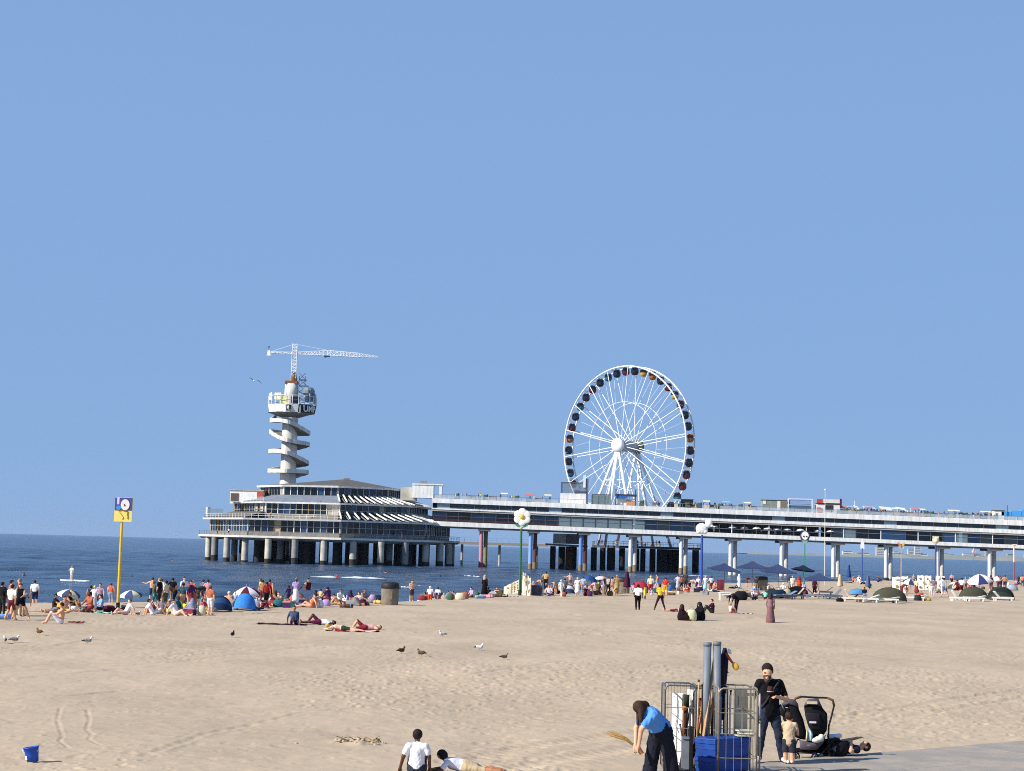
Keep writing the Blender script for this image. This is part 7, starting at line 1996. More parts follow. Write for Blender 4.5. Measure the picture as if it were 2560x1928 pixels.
MB().box(pc + Vector((0, .006, .0)), (.07, .006, .145), rot=Matrix.Rotation(.35, 3, 'X')).build('screen', glass('#0c0e12', .05), o)
MB().lathe(pc + Vector((-.01, -.03, .0)), [(.0, .10), (.035, .095), (.055, .07), (.06, .0), (.055, -.03), (.0, -.03)], 14).build('lens_hood', M('#3a1f24', .8), o, smooth=True); MB().lathe(pc + Vector((-.01, -.03, .0)), [(.062, .012), (.062, .0)], 14).build('pale_band', M('#c8b8a0', .7), o)
# bending woman in blue shirt
bw_p = GS(1647, 1966); bw_p.z = .02
J = base_pose(pel=(.03, .05, .97), che=(-.16, -.08, 1.24), nek=(-.29, -.15, 1.36), hed=(-.39, -.19, 1.37), fwd=(-.85, -.2, -.55), sL=(-.12, -.27, 1.25), sR=(-.30, .10, 1.27),
              eL=(-.36, -.38, 1.0), hL=(-.40, -.36, .70), eR=(-.42, .06, .98), hR=(-.44, -.16, .70), pL=(.10, -.04, .93), kL=(.17, -.02, .50), aL=(.26, .05, .08), tL=(.26, -.12, .035), pR=(-.06, .1, .92), kR=(-.13, .05, .50), aR=(-.17, .10, .08), tR=(-.22, -.06, .035), curlL=.7, curlR=.7)
navy = M('#20222e', .9, 0, .2, 5, .15, .5, name='navy_trousers')
hd = J['hed']
woman = fig(J, bw_p, 0, 1.64, [skin('L'), M('#5a96dc', .9, 0, .08, 8, .15, .4, name='blue_jersey'), M('#5a96dc', .9, 0, .08, 8, .15, .4), skin('L'), navy, navy, navy, hairm('#3a241a'), M('#2a2a2e', .8), M('#5a96dc', .9, 0, .08, 8, .15, .4), navy], 'woman in light blue shirt and wide dark trousers bending over beside the cage trolley',
    extra=[(V3(.02, .02, 1.02), V3(-.20, -.10, 1.20), .17, .175, TOP_, .06), (V3(-.02, -.06, 1.0), V3(-.14, -.14, 1.14), .15, .15, TOP_, .06), (V3(-.14, -.26, 1.24), V3(-.30, -.34, 1.08), .075, .07, SLV_, .03), (V3(.0, -.06, .90), V3(-.01, -.06, 1.0), .15, .15, PEL_, .05), (V3(.10, -.03, .90), V3(.26, .03, .12), .125, .125, PEL_, .04), (V3(-.06, .08, .90), V3(-.18, .08, .12), .125, .125, PEL_, .04),
           (hd + V3(0, 0, .01), hd + V3(.10, .06, .03), .108, .085, HAIR_, .03), (hd + V3(.02, -.06, .0), hd + V3(.02, -.16, -.22), .06, .03, HAIR_, .02), (hd + V3(.0, .06, .0), hd + V3(-.02, .0, -.30), .05, .025, HAIR_, .02), (hd + V3(.06, -.08, -.02), hd + V3(.04, -.15, -.26), .035, .022, HAIR_, .02)], loose=.014, fold=.008)
# toddler
td_p = GS(1972, 1916); td_p.z = .045
J = base_pose(hed=(0, .0, 1.60), nek=(0, 0, 1.40), che=(0, 0, 1.18), sL=(.20, 0, 1.33), sR=(-.20, 0, 1.33), eL=(.29, -.1, 1.10), hL=(.24, -.30, 1.05), eR=(-.28, -.08, 1.08), hR=(-.27, -.28, 1.0), pel=(0, 0, .78), pL=(.10, 0, .72), pR=(-.10, 0, .72), kL=(.12, -.03, .40), kR=(-.12, -.03, .40))
hd = J['hed']
tan = M('#cbb394', .92, 0, .12, 8, .15, .4)
fig(J, td_p, 165, .95, [skin('L'), tan, tan, skin('L'), M('#2c2f3c', .9), M('#2c2f3c', .9), skin('L'), hairm('#3a2418'), M('#e6e2da', .8), tan, tan], 'toddler in beige shirt and dark shorts standing at the stroller, back turned',
    extra=[(hd + V3(0, 0, .02), hd + V3(0, .03, .03), .155, .15, HAIR_, .03), (hd + V3(0, -.05, -.05), hd + V3(0, -.06, -.06), .13, .13, SKIN_, .03), (V3(0, 0, 1.24), V3(0, 0, .74), .165, .165, TOP_, .04), (V3(.07, 0, 1.1), V3(.08, 0, .74), .12, .13, TOP_, .04), (V3(-.07, 0, 1.1), V3(-.08, 0, .74), .12, .13, TOP_, .04), (V3(.1, 0, .72), V3(.12, -.02, .46), .14, .13, PEL_, .04), (V3(-.1, 0, .72), V3(-.12, -.02, .46), .14, .13, PEL_, .04),
           (V3(.11, 0, .42), V3(.12, .02, .1), .085, .06, SHIN_, .03), (V3(-.11, 0, .42), V3(-.12, .02, .1), .085, .06, SHIN_, .03)], vox=.02, k=1.15)
# boy sitting, seen from behind
bs_p = GS(1041, 1936)
J = sitp(pel=(0, .05, .12), che=(0, .02, .46), nek=(0, -.01, .65), hed=(.005, -.03, .83), fwd=(.3, -.9, -.2), eL=(-.30, -.02, .42) if False else (.29, .10, .38), hL=(.36, .02, .12), eR=(-.27, .06, .38), hR=(-.29, .02, .12), curlL=.2, curlR=.3)
hd = J['hed']
wt = M('#e8e8ee', .92, 0, .08, 7, .15, .4, name='white_cotton')
fig(J, bs_p, 180, 1.36, [skin('D'), wt, wt, skin('D'), M('#2a3040', .9), M('#2a3040', .9), skin('D'), hairm('#1d120e'), skin('D'), wt, wt], 'boy in white shirt sitting on the sand with his back to the camera',
    extra=[(hd + V3(0, .0, .012), hd + V3(0, .02, .03), .108, .104, HAIR_, .02), (V3(0, .06, .50), V3(0, .06, .2), .135, .145, TOP_, .06), (V3(-.19, .08, .60), V3(-.25, .07, .47), .068, .062, SLV_, .03), (V3(.19, .08, .60), V3(.26, .10, .47), .068, .062, SLV_, .03)], vox=.013, k=1.06)
# boy lying on his front
bl_p = GS(1163, 1934)
J = liep(che=(-.30, 0, .22), nek=(-.48, 0, .30), hed=(-.58, -.02, .40), fwd=(-.8, -.3, -.1), sL=(-.42, -.19, .25), sR=(-.42, .19, .25), eL=(-.56, -.30, .06), hL=(-.76, -.18, .05), eR=(-.56, .30, .06), hR=(-.76, .16, .05),
         pL=(.03, -.09, .14), pR=(.03, .09, .14), kL=(.45, -.12, .09), aL=(.84, -.16, .07), tL=(.96, -.18, .04), kR=(.45, .14, .09), aR=(.83, .2, .07), tR=(.95, .22, .04))
hd = J['hed']
pw = M('#d4d6e6', .92, 0, .1, 7, .15, .4)
fig(J, bl_p, -4, 1.26, [skin('M'), pw, pw, skin('D'), M('#c0ad88', .92), M('#c0ad88', .92), skin('M'), hairm('#17100d'), skin('M'), pw, pw], 'boy in pale shirt and khaki shorts lying on his front beside the seated boy',
    extra=[(hd + V3(.02, 0, .02), hd + V3(.05, 0, .0), .112, .105, HAIR_, .03), (V3(.0, 0, .17), V3(.22, .0, .13), .15, .13, PEL_, .05), (V3(-.3, 0, .2), V3(-.05, 0, .16), .14, .14, TOP_, .05)], vox=.013, k=1.04)
tag(MB().ball(GS(1028, 1930) + Vector((0, 0, .03)), .05, .05, .06, 10, 7).ball(GS(1028, 1930) + Vector((.015, -.02, .09)), .03, .03, .03).build('sand_mould', M('#e6dfce', .7), None, True, GS(1028, 1930)), 'cream sand mould at the seated boy\'s feet', 'toy')
tag(MB().lathe(GS(1060, 1931), [(.045, 0), (.06, .11), (.065, .115), (.04, .10)], 12).build('toy_cup', M('#e2bf72', .6), None, True, GS(1060, 1931)), 'yellow toy cup beside the seated boy', 'toy')
# person lying by the stroller
lp = GS(2082, 1892); lp.z = .04
J = liep(hed=(.70, 0, .19), fwd=(-.1, -.1, 1), eR=(.30, -.32, .12), hR=(.36, -.10, .26), eL=(.30, .34, .25), hL=(.58, .18, .34), kL=(-.38, .1, .40), aL=(-.62, .1, .08), tL=(-.76, .1, .05))
o = fig(J, lp, 4, 1.6, [skin('L'), M('#191c2c', .9), M('#191c2c', .9), skin('L'), black, black, black, hairm('#3a1c16'), M('#22222a', .8), black, black], 'person in navy top lying on a pale blue towel behind the stroller', vox=.016)

# ------------------------------------------------------------------ double stroller
def stroller():
    p = Vector((*G(2030, 1897).xy, .045))
    s_ = FPX / p.y
    o = empty('double_stroller', p, 'black double stroller with two seats and curved push bar', 'stroller')
    blk = M('#141318', .85, 0, .2, 9, .25, .3, name='black_canvas'); grey = M('#55505a', .85, 0, .15, 9, .25, .3, name='grey_canvas'); fr = M('#2b2826', .45, .4); lea = M('#6a4630', .6)
    Q = lambda px, py, dy=0.0: Vector(at(px, py, p.y + dy))
    # push bar
    MB().path([Q(1981, 1757), Q(1988, 1747), Q(2003, 1742), Q(2040, 1744), Q(2068, 1745), Q(2082, 1752), Q(2085, 1765), Q(2079, 1790), Q(2072, 1815), Q(2071, 1842), Q(2072, 1862)], .018, 8).build('push_bar', fr, o, smooth=True)
    MB().path([Q(1983, 1754, -.005), Q(1989, 1746.5, -.005), Q(2003, 1741.8, -.005)], .024, 8).path([Q(2068, 1744.8, -.005), Q(2082, 1751, -.005), Q(2085.5, 1765, -.005)], .024, 8).build('leather_grip', lea, o, smooth=True)
    # left seat with hood
    def shell(pts_front, dep, name, mat, y0, bulge=.06):
        n = len(pts_front)
        cx = sum(q[0] for q in pts_front) / n; cy = sum(q[1] for q in pts_front) / n
        rings = []
        for k, (sc, dy) in enumerate(((.35, -bulge), (.8, -bulge * .55), (1.0, 0), (1.0, dep), (.8, dep + .05))):
            rings.append([Q(cx + (q[0] - cx) * sc, cy + (q[1] - cy) * sc, y0 + dy) for q in pts_front])
        mb = MB()
        vs = [v for r in rings for v in r]
        fs = [(j * n + i, j * n + (i + 1) % n, (j + 1) * n + (i + 1) % n, (j + 1) * n + i) for j in range(4) for i in range(n)] + [tuple(range(n)), tuple(range(5 * n - 1, 4 * n - 1, -1))]
        mb.add(vs, fs)
        return mb.build(name, mat, o, smooth=True)
    a = shell([(1952, 1773), (1954, 1762), (1962, 1751), (1974, 1748), (1986, 1750), (1994, 1760), (1998, 1775), (2008, 1798), (2016, 1830), (2014, 1850), (2000, 1848), (1985, 1842), (1958, 1800)], .35, 'seat', blk, .02)
    shell([(1951, 1771), (1954, 1760), (1962, 1750), (1974, 1747), (1987, 1749), (1995, 1759), (1997, 1769), (1985, 1764), (1968, 1761), (1957, 1766)], .36, 'sun_hood', grey, .0, .05)
    MB().box(Q(1966, 1769, -.06), (.05, .01, .012)).build('maker_tag', M('#c8c8cc', .6), a)
    b = shell([(2010, 1768), (2015, 1755), (2022, 1747), (2046, 1747), (2050, 1758), (2058, 1772), (2068, 1784), (2069, 1806), (2067, 1826), (2060, 1837), (2044, 1839), (2030, 1832), (2020, 1815), (2013, 1790)], .35, 'seat', blk, -.02)
    shell([(2009, 1766), (2014, 1756), (2020, 1747), (2046, 1746), (2050, 1756), (2056, 1768), (2048, 1764), (2030, 1760), (2018, 1762)], .36, 'sun_hood', grey, -.05, .05)
    MB().box(Q(2030, 1757, -.14), (.20, .02, .05)).build('hood_band', M('#d8c89c', .8), b)
    shell([(2013, 1783), (2048, 1783), (2052, 1800), (2050, 1822), (2030, 1824), (2019, 1808)], .05, 'back_pocket', M('#1c1a22', .85), -.10, .03)
    MB().box(Q(2032, 1806, -.16), (.13, .01, .035)).build('maker_tag', M('#dcdce0', .6), b)
    # lower basket
    shell([(1999, 1850), (2030, 1856), (2050, 1852), (2066, 1836), (2058, 1858), (2042, 1874), (2022, 1876), (2000, 1873)], .45, 'storage_basket', grey, -.08, .04)
    MB().box(Q(2021, 1863, -.15), (.06, .01, .012)).build('basket_tag', M('#b89a90', .6), o)
    # chassis and wheels
    mb = MB()
    for pts in ([(2072, 1862), (2060, 1878), (2040, 1895)], [(1994, 1848), (1986, 1872), (1990, 1888)], [(1990, 1882), (2040, 1884)], [(2000, 1873), (2044, 1874)]):
        mb.path([Q(x, y, -.03) for x, y in pts], .014, 6)
    mb.path([Q(1994, 1848, .4), Q(2060, 1880, .45)], .014, 6)
    mb.build('chassis', fr, o, smooth=True)
    def wheel(px, py, dy, r, name='wheel'):
        c = Q(px, py, dy)
        pts = [c + Vector((r * math.cos(t) * .62, r * math.sin(t) * .78, r * math.sin(t) * 0 + r * math.cos(t + 0) * 0)) for t in (0,)]
        ring = [c + Vector((math.cos(t) * r * .80, math.cos(t) * r * .6, math.sin(t) * r)) for t in np.linspace(0, 2 * math.pi, 24, endpoint=False)]
        w_ = MB().path(ring, r * .16 if r < .12 else .028, 8, closed=True).build(name, M('#17161a', .8), o, smooth=True)
        nv = Vector((.6, -.8, 0))
        MB().tube(c - nv * .03, c + nv * .03, r * .3, n=12).build('hub', M('#6a6a70', .5), w_)
        mb = MB()
        for k in range(6):
            t = math.pi / 3 * k
            mb.tube(c, c + Vector((math.cos(t) * r * .76, math.cos(t) * r * .57, math.sin(t) * r * .95)), .008, n=5)
        mb.build('spokes', M('#3a3a40', .6), w_)
    wheel(2088, 1872, .10, .19); wheel(2075, 1872, .5, .19); wheel(2037, 1895, -.12, .09); wheel(1990, 1893, -.05, .09)
    MB().lathe(Q(2090, 1896, .25), [(.02, .0), (.2, .02), (.24, .18), (.2, .32), (.05, .36)], 14, sy=.8).build('hanging_bag', blk, o, smooth=True)
    # things on board
    t = empty('striped_towel', Q(2022, 1852, -.05), 'blue white and yellow striped towel stuffed in the stroller basket', 'towel')
    for i, c in enumerate(('#d8cf9a', '#3a5a6a', '#7fc4dc', '#dfeef4', '#4a6a80')):
        x = 2016 + i * 3.4
        MB().path([Q(x, 1852, -.12), Q(x + 1.5, 1836, -.13), Q(x + 1 - i, 1827, -.10)], [.017, .016, .010], 7).build('stripe', cloth(c), t, smooth=True)
    t = empty('white_bundle', Q(2045, 1845, -.06), 'white cloth bundle in the stroller basket beside the striped towel', 'cloth')
    MB().ball(Q(2047, 1848, -.10), .10, .1, .055, 12, 8).ball(Q(2040, 1851, -.12), .09, .08, .05).ball(Q(2053, 1843, -.08), .06, .05, .06).build('folds', cloth('#d4d2c6'), t, smooth=True)
    t = empty('flat_parcel', Q(2085, 1843, .3), 'white flat parcel resting beside the stroller handle', 'parcel')
    MB().box(Q(2086, 1840, .3), (.26, .18, .06), rot=Matrix.Rotation(-.1, 3, 'Y')).build('wrapping', M('#e6e8f0', .7), t)
    MB().box(Q(2086, 1844, .3), (.20, .16, .02)).build('shadow_gap_strip', M('#7a7c74', .8), t)  # grey strip colours in the shadow gap beneath the parcel
    MB().tube(Q(2079, 1848, .3), Q(2080, 1862, .3), .03, n=8).build('carrying_stem', M('#3a1c1c', .8), t)
stroller()

# ------------------------------------------------------------------ roll cages with rental gear
def cages():
    D0 = 29.3
    zb = .05
    def Q(px, py, d=D0): return Vector(at(px, py, d))
    steel = M('#6f7276', .45, .5, .25, 12); steel2 = M('#9a9282', .5, .4, .2, 12)
    def cage(pxs, d0, d1, pyt, label, nb=6, colr=steel):
        """upright wire cage on castors: corner posts, wire walls"""
        x0, x1 = Q(pxs[0], 1800, d0).x, Q(pxs[1], 1800, d0).x
        zt = Q((pxs[0] + pxs[1]) / 2, pyt, d0).z
        o = empty('roll_cage', ((x0 + x1) / 2, (d0 + d1) / 2, 0), label, 'roll cage', 'roll cages of rental gear')
        y0, y1 = d0, d1
        for (ax, ay, bx, by) in ((x0, y0, x1, y0), (x0, y1, x1, y1), (x0, y0, x0, y1), (x1, y0, x1, y1)):
            A, B_ = Vector((ax, ay, 0)), Vector((bx, by, 0))
            dr = (B_ - A).normalized()
            c = .07
            MB().path([A + Vector((0, 0, .15)), A + Vector((0, 0, zt - c)), A + dr * c * .4 + Vector((0, 0, zt - c * .3)), A + dr * c + Vector((0, 0, zt)), B_ - dr * c + Vector((0, 0, zt)), B_ - dr * c * .4 + Vector((0, 0, zt - c * .3)), B_ + Vector((0, 0, zt - c)), B_ + Vector((0, 0, .15))], .015, 8).build('panel_frame', colr, o, smooth=True)
            ln = (B_ - A).length
            n = nb if ln > .5 else nb - 1
            for i in range(1, n):
                q = A.lerp(B_, i / n)
                MB().tube(q + Vector((0, 0, .15)), q + Vector((0, 0, zt - .01)), .0042, n=5).build('wire', steel2, o)
            for z in (.45, .85, 1.2):
                if z < zt: MB().tube(A + Vector((0, 0, z)), B_ + Vector((0, 0, z)), .007, n=5).build('wire', steel2, o)
        MB().box(((x0 + x1) / 2, (y0 + y1) / 2, .15), (x1 - x0, y1 - y0, .03)).build('base_plate', colr, o)
        for x in (x0 + .06, x1 - .06):
            for y in (y0 + .06, y1 - .06):
                w_ = MB().tube((x - .02, y, .07), (x + .02, y, .07), .05, n=12).build('castor', M('#1d1d1f', .8), o)
                MB().bar((x, y, .09), (x, y, .14), .03).build('castor_fork', steel, w_)
        return o, x0, x1, y0, y1, zt
    cage((1662, 1740), 29.5, 30.1, 1714, 'grey wire roll cage holding white boards, nearest the bending woman', 5)
    cage((1733, 1818), 29.62, 30.1, 1721, 'grey wire roll cage with tubes and planks in the middle')
    cage((1797, 1893), 28.78, 29.6, 1722, 'pale wire roll cage with blue crates nearest the man', 5, steel2)
    wood = M('#b8966c', .85, 0, .25, 5, .2, .3, name='raw_wood'); wood2 = M('#8d6a45', .85, 0, .3, 5, .2, .3); white = M('#f0f0ec', .6, 0, .05, 3)
    def thing(name, loc, label, cat, group=None): return empty(name, loc, label, cat, group)
    # two grey tubes
    for i, (pxt, pxb, pyt, lab) in enumerate(((1769, 1761, 1607, 'left of two tall grey plastic tubes standing in the roll cage'), (1793, 1793, 1605, 'right of two tall grey plastic tubes standing in the roll cage'))):
        a, b = Q(pxb, 1900, 29.5), Q(pxt, pyt, 29.5); a.z = .2
        o = thing('plastic_tube', a, lab, 'tube')
        MB().path([a, b], .068, 20).build('pipe', M('#737b84', .5, 0, .25, 3), o, smooth=True)
        MB().path([b - Vector((0, 0, .06)), b + Vector((0, 0, .004))], .073, 20).build('rim', M('#6f777f', .5), o, smooth=True)
    # hanging navy cloth with wooden mallet like fender
    a = Q(1807, 1700, 29.55)
    o = thing('folded_parasol', a, 'dark navy and maroon folded parasol standing behind the tubes', 'parasol')
    MB().path([Q(1812, 1620, 29.7), Q(1812, 1640, 29.7), Q(1810, 1680, 29.7), Q(1808, 1720, 29.7), Q(1806, 1800, 29.7)], [.03, .07, .065, .05, .03], 10).build('folded_canopy', M('#1c1a3a', .9, 0, .4, 6), o, smooth=True)
    MB().path([Q(1803, 1650, 29.6), Q(1805, 1690, 29.6), Q(1806, 1712, 29.6)], [.05, .055, .05], 10).build('maroon_fold', M('#2c0f1a', .9), o, smooth=True)
    MB().tube(Q(1816, 1676, 29.65), Q(1821, 1682, 29.65), .01).build('strap', M('#4a3a34', .8), o)
    o = thing('toy_spade', Q(1825, 1650, 29.6), 'yellow headed toy spade with red handle sticking out above the cage', 'toy')
    MB().path([Q(1815, 1632, 29.6), Q(1822, 1645, 29.6), Q(1832, 1658, 29.6)], [.022, .026, .018], 8).build('handle', paint('#b23a2c'), o, smooth=True)
    MB().ball(Q(1839, 1666, 29.6), .055, .02, .075, 12, 8, rot=Matrix.Rotation(-.6, 3, 'Y')).build('blade', paint('#e2ac3c'), o, smooth=True)
    MB().ball(Q(1824, 1629, 29.6), .03, .02, .055, 10, 7, rot=Matrix.Rotation(-.5, 3, 'Y')).build('tip', paint('#e6e4cf'), o, smooth=True)
    # wooden planks and poles in the middle cage
    for i, (xa, ya, xb, yb, w_, m_, lab) in enumerate(((1752, 1890, 1786, 1650, .05, wood, 'light wooden plank leaning between the grey tubes'), (1762, 1890, 1797, 1652, .035, wood, 'narrow light plank leaning on the right grey tube'), (1745, 1900, 1764, 1718, .10, wood, 'broad pale plank inside the middle roll cage'),
                                                      (1757, 1900, 1772, 1725, .06, wood2, 'brown plank inside the middle roll cage'), (1741, 1895, 1751, 1745, .035, M('#7a2430', .7), 'dark red painted pole inside the middle roll cage'), (1733, 1895, 1748, 1755, .022, M('#8a3038', .7), 'thin red stick inside the middle roll cage'))):
        a, b = Q(xa, ya, 29.35 + i * .05), Q(xb, yb, 29.55 + i * .03); a.z = max(a.z, .2)
        o = MB().bar(a, b, w_, .025)
        tag(o.build('wooden_plank' if i < 4 else 'painted_pole', m_, None, False, a), lab, 'plank' if i < 4 else 'pole')
    for i, (px, w_, c, lab) in enumerate(((1783, .10, '#1a1416', 'black flat board upright in the middle roll cage'), (1812, .05, '#cfd6c0', 'pale green upright board in the middle roll cage'), (1823, .05, '#c8c4bc', 'pale grey upright board in the middle roll cage'), (1800, .06, '#8e8a8a', 'grey upright board in the middle roll cage'), (1778, .03, '#5a4a38', 'narrow brown lath in the middle roll cage'))):
        a = Q(px, 1880, 29.5 + .04 * i); b = Q(px + 3, 1730 + i * 4, 29.5 + .04 * i); a.z = .2
        tag(MB().bar(a, b, w_, .03).build('upright_board', M(c, .8, 0, .3, 7), None, False, a), lab, 'board')
    rk = random.Random(31)
    for i, (px, pt_, c, lab) in enumerate(((1747, 1700, '#c2a271', 'pale broom handle rising just above the middle cage'), (1756, 1712, '#7d5a3c', 'brown pole behind the left grey tube'), (1776, 1690, '#a8875c', 'tan lath between the two grey tubes'), (1816, 1716, '#5c6068', 'dark grey rod right of the tubes'), (1827, 1726, '#8a8578', 'weathered rod at the right of the middle cage'), (1771, 1735, '#4a2c28', 'dark brown rod low in the middle cage'), (1837, 1735, '#b4ab98', 'bleached stick inside the right cage'), (1786, 1745, '#2a2226', 'black rod low between the tubes'), (1804, 1740, '#74543c', 'brown stick in front of the folded parasol'))):
        a = Q(px + rk.uniform(-7, 7), 1880, 29.35 + .05 * i); b = Q(px, pt_, 29.45 + .05 * i); a.z = .2
        o = empty('rental_pole', a, lab, 'pole')
        MB().tube(a, b, rk.uniform(.011, .018), n=8).build('shaft', M(c, .75, 0, .3, 9), o, smooth=True)
        MB().tube(b - (b - a) * .02, b + (b - a) * .004, .021, n=8).build('end_cap', M('#3a3836', .7), o, smooth=True)
    # left cage: white boards, dark post, crate
    for px, pyt, w_, lab in ((1692, 1733, .20, 'white panel board with thin line pattern in the left roll cage'), (1724, 1724, .13, 'white panel board beside the red pole in the left roll cage')):
        a = Q(px, 1890, 29.75); b = Q(px, pyt, 29.75); a.z = .2
        o = empty('white_board', a, lab, 'board')
        MB().box((a.x, a.y, (a.z + b.z) / 2), (w_, .03, b.z - a.z), rz=R(-22)).build('panel', white, o)
        MB().path([Q(px - 6, pyt + 8, 29.72), Q(px + 1, pyt + 14, 29.72), Q(px + 4, pyt + 50, 29.72), Q(px - 4, pyt + 80, 29.72), Q(px + 5, pyt + 100, 29.72)], .004, 5).build('drawn_line', M('#8a8a86', .8), o)
    o = empty('bat_post', Q(1713, 1800, 29.6), 'brown post with dark sleeve in the left roll cage', 'post')
    MB().path([Q(1710, 1900, 29.6), Q(1712, 1800, 29.6), Q(1714, 1765, 29.6)], [.05, .042, .05], 10).build('shaft', M('#5a3220', .8, 0, .3, 8), o, smooth=True)
    MB().path([Q(1714, 1767, 29.6), Q(1715, 1737, 29.6)], .062, 12).build('sleeve', M('#2c2f22', .85), o, smooth=True)
    MB().ball(Q(1711, 1771, 29.54), .045, .03, .045).build('worn_patch', M('#c8803c', .8), o, smooth=True)
    for i, (xa, ya, xb, yb, c, lab) in enumerate(((1697, 1930, 1725, 1772, '#4a4044', 'thin dark pole crossing the left roll cage'), (1722, 1930, 1700, 1810, '#5a4a50', 'second thin dark pole crossing the left roll cage'))):
        a, b = Q(xa, ya, 29.45), Q(xb, yb, 29.65); a.z = max(a.z, .05)
        tag(MB().tube(a, b, .016, n=8).build('thin_pole', M(c, .6), None, True, a), lab, 'pole')
    a = Q(1715, 1880, 29.4)
    tag(MB().box((a.x, 29.42, .42), (.16, .05, .60)).box((a.x, 29.40, .70), (.12, .05, .04)).build('grey_case', M('#7a7f86', .6, 0, .2, 5), None, False, (a.x, 29.42, .1)), 'grey flat case at the bottom of the left roll cage', 'case')
    tag(MB().box((Q(1727, 1880, 29.4).x, 29.5, .48), (.06, .25, .75)).box((Q(1727, 1880, 29.4).x, 29.5, .87), (.05, .2, .03)).build('black_case', M('#1c1a1c', .8), None, False, (Q(1727, 1880, 29.4).x, 29.5, .1)), 'narrow black case between grey case and blue crates', 'case')
    # blue crates
    bl = M('#174497', .5, 0, .3, 7, .4); 
    def crate(z0, z1, label, lid):
        x0, x1 = Q(1737, 1850, 29.1).x, Q(1884, 1850, 29.1).x
        xm = Q(1788, 1850, 28.9).x
        ya, yb, yc = 29.12, 28.93, 29.16
        o = empty('blue_crate', ((x0 + x1) / 2, 29.3, z0), label, 'crate', 'stacked blue crates')
        # plan: corner towards the camera
        A, B_, C_ = Vector((x0, 29.14, 0)), Vector((xm, 28.9, 0)), Vector((x1, 29.42, 0))
        Dd, E = Vector((x1 - .1, 29.85, 0)), Vector((x0 + .25, 29.8, 0))
        def ring(z, k):
            cc = (A + B_ + C_ + Dd + E) / 5
            return [cc + (q - cc) * k + Vector((0, 0, z)) for q in (A, B_, C_, Dd, E)]
        n = 5
        rs = [ring(z0, .93), ring(z0 + .02, .94), ring(z1 - .07, .975), ring(z1 - .065, 1.0), ring(z1, 1.0)]
        vs = [v for r in rs for v in r]
        MB().add(vs, [(j * n + i, j * n + (i + 1) % n, (j + 1) * n + (i + 1) % n, (j + 1) * n + i) for j in range(4) for i in range(n)] + [tuple(range(n)), tuple(range(5 * n - 1, 4 * n - 1, -1))]).build('tub', bl, o)
        rr = ring((z0 + z1) / 2, .962)
        mb = MB()
        for i in range(3): mb.bar(rr[i], rr[(i + 1) % 5], .012, .03)
        mb.build('moulded_rib', bl, o)
        if lid:
            top = ring(z1 + .003, 1.015); top2 = ring(z1 + .02, .99)
            vs = top + top2
            MB().add(vs, [tuple(range(5)), tuple(range(9, 4, -1))] + [(i, (i + 1) % 5, 5 + (i + 1) % 5, 5 + i) for i in range(5)]).build('lid', bl, o)
    ztop = Q(1788, 1852, 28.9).z
    crate(.18, .42, 'lower blue plastic crate in the right roll cage', False)
    crate(.425, ztop, 'upper blue plastic crate with lid in the right roll cage', True)
    a = Q(1862, 1842, 29.35)
    tag(MB().box((a.x, 29.4, ztop + .05), (.30, .2, .02), rz=.2).box((a.x + .02, 29.4, ztop + .09), (.28, .2, .025), rz=-.1).box((a.x, 29.42, ztop + .13), (.27, .18, .015), rz=.3).build('paper_stack', M('#d8d4bc', .8, 0, .25, 9), None, False, (a.x, 29.4, ztop)), 'stack of pale folders lying on the blue crate', 'papers')
    # door-like printed panel behind
    a = Q(1860, 1780, 29.72)
    o = empty('printed_board', a, 'cream board with faint sketched print at the back of the right cage', 'board')
    MB().box((a.x, 29.72, (ztop + Q(1860, 1724, 29.72).z) / 2), (.36, .02, Q(1860, 1724, 29.72).z - ztop)).build('panel', M('#c9bea6', .8, 0, .12, 6), o)
    for i in range(4): MB().bar(Q(1846 + i * 10, 1740, 29.70), Q(1846 + i * 10, 1765 + i * 3, 29.70), .008).build('sketched_line', M('#7a7260', .8), o)
    MB().bar(Q(1845, 1778, 29.70), Q(1880, 1776, 29.70), .008).build('sketched_line', M('#7a7260', .8), o)
    # pole in front of the man
    a = Q(1898, 1958, 29.6); a.z = .02; b = Q(1900, 1732, 29.6)
    o = empty('parasol_pole', a, 'thin beige pole standing right in front of the man', 'pole')
    MB().tube(a, a.lerp(b, .68), .016, n=10).build('lower_tube', M('#b3a488', .5, 0, .1), o, smooth=True)
    MB().tube(a.lerp(b, .68), b, .014, n=10).build('upper_tube', M('#a89aa4', .45, .1), o, smooth=True)
    MB().tube(a.lerp(b, .675), a.lerp(b, .695), .02, n=10).build('clamp', M('#2a1c20', .6), o, smooth=True)
    # front crate with plank by the woman, straw
    a = Vector((Q(1690, 1915, 28.7).x, 28.7, .05))
    o = empty('open_box', a, 'dark box with wooden board and papers at the woman\'s feet', 'box')
    MB().box((a.x + .06, 28.8, .12), (.42, .34, .2)).build('tub', M('#20242e', .8), o)
    MB().bar(Q(1659, 1905, 28.6), Q(1710, 1924, 28.6), .09, .02).build('wooden_board', wood, o)
    MB().bar(Q(1676, 1922, 28.62), Q(1692, 1930, 28.62), .06, .015).build('paper', M('#e8e4d4', .8), o)
    o = empty('straw_bundle', Q(1600, 1872, 29.0), 'fan of dry yellow reeds held out by the bending woman', 'reeds')
    tip = Q(1601, 1876, 29.0); stw = M('#d0a45c', .85, 0, .25, 9)
    rr = random.Random(4)
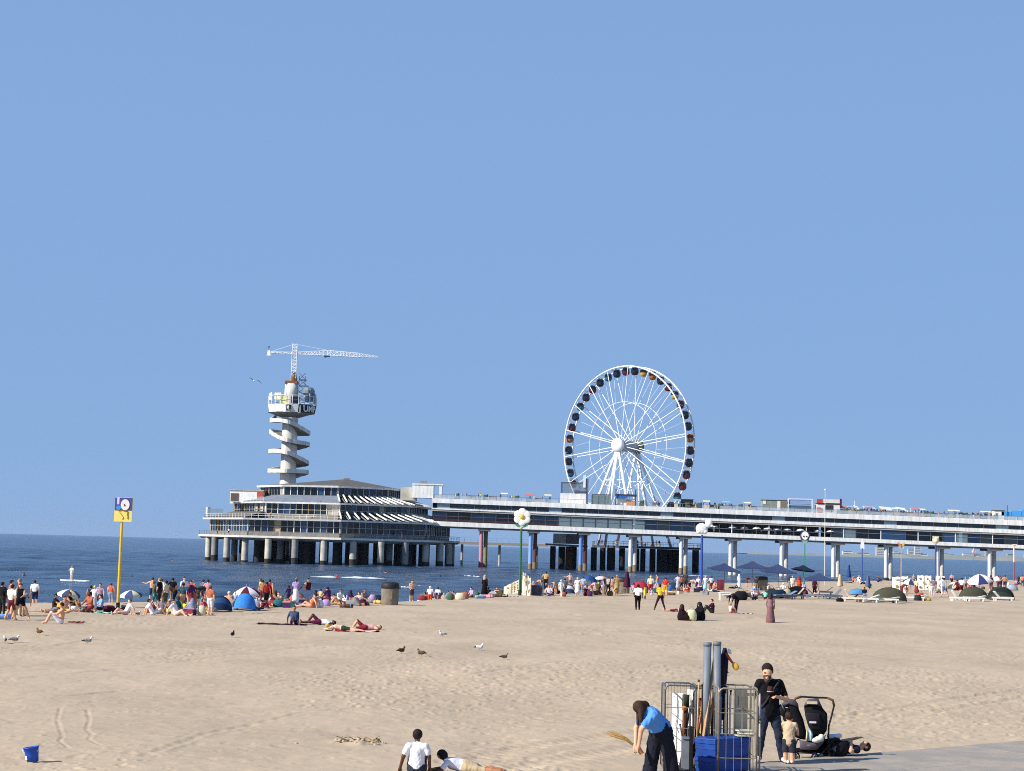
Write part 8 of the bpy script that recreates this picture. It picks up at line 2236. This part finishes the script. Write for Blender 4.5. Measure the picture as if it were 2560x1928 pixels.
    for i in range(16):
        e = Q(1521 + rr.uniform(-6, 10), 1829 + rr.uniform(-3, 12), 29.0 + rr.uniform(-.2, .2))
        md = tip.lerp(e, .5) + Vector((0, 0, .05 + rr.uniform(-.02, .02)))
        MB().path([tip + Vector((rr.uniform(-.01, .01), 0, rr.uniform(-.015, .015))), md, e], [.007, .007, .004], 5).build('reed', stw, o)
    MB().tube(Q(1596, 1868, 29.0), Q(1606, 1884, 29.0), .03, n=8).build('binding', M('#a8683c', .8), o)
cages()
# ------------------------------------------------------------------ seaweed heap on the near sand
def weed():
    p = GS(893, 1858)
    o = empty('seaweed_heap', p, 'small heap of dark brown weed and sand clods, lower left of centre', 'seaweed')
    rr = random.Random(9)
    for i in range(26):
        x, y = rr.gauss(0, .30), rr.gauss(0, .12)
        q = Vector((p.x + x, p.y + y, 0)); q.z = sz(q) + .01
        pts = [q]
        for k in range(3): pts.append(pts[-1] + Vector((rr.uniform(-.10, .10), rr.uniform(-.06, .06), rr.uniform(-.02, .05))))
        MB().path(pts, [.006, .012, .010, .004], 5).build('weed_strand', M(rr.choice(('#8a7450', '#6a5a3e', '#a08a60', '#b8a078')), .9), o)
    for i in range(30):
        x, y = rr.gauss(0, .34), rr.gauss(0, .12)
        q = Vector((p.x + x, p.y + y, 0)); q.z = sz(q)
        MB().ball(q, rr.uniform(.02, .05), rr.uniform(.02, .05), rr.uniform(.015, .04), 7, 5).build('sand_clod', SAND, o)
weed()
# ------------------------------------------------------------------ sea haze
def haze():
    mt = bpy.data.materials.new('sea_haze'); mt.use_nodes = True
    n = mt.node_tree.nodes; L = mt.node_tree.links
    n.remove(n['Principled BSDF'])
    v = n.new('ShaderNodeVolumePrincipled')
    v.inputs['Color'].default_value = (0.62, 0.78, 0.98, 1)
    v.inputs['Density'].default_value = 2.6e-5
    v.inputs['Anisotropy'].default_value = 0.2
    L.new(v.outputs[0], n['Material Output'].inputs['Volume'])
    o = MB().box((0, 6900, 29.0), (26000, 14200, 76)).build('haze', mt)
    tag(o, 'thin pale sea haze over beach and water', None, None, 'stuff')
haze()
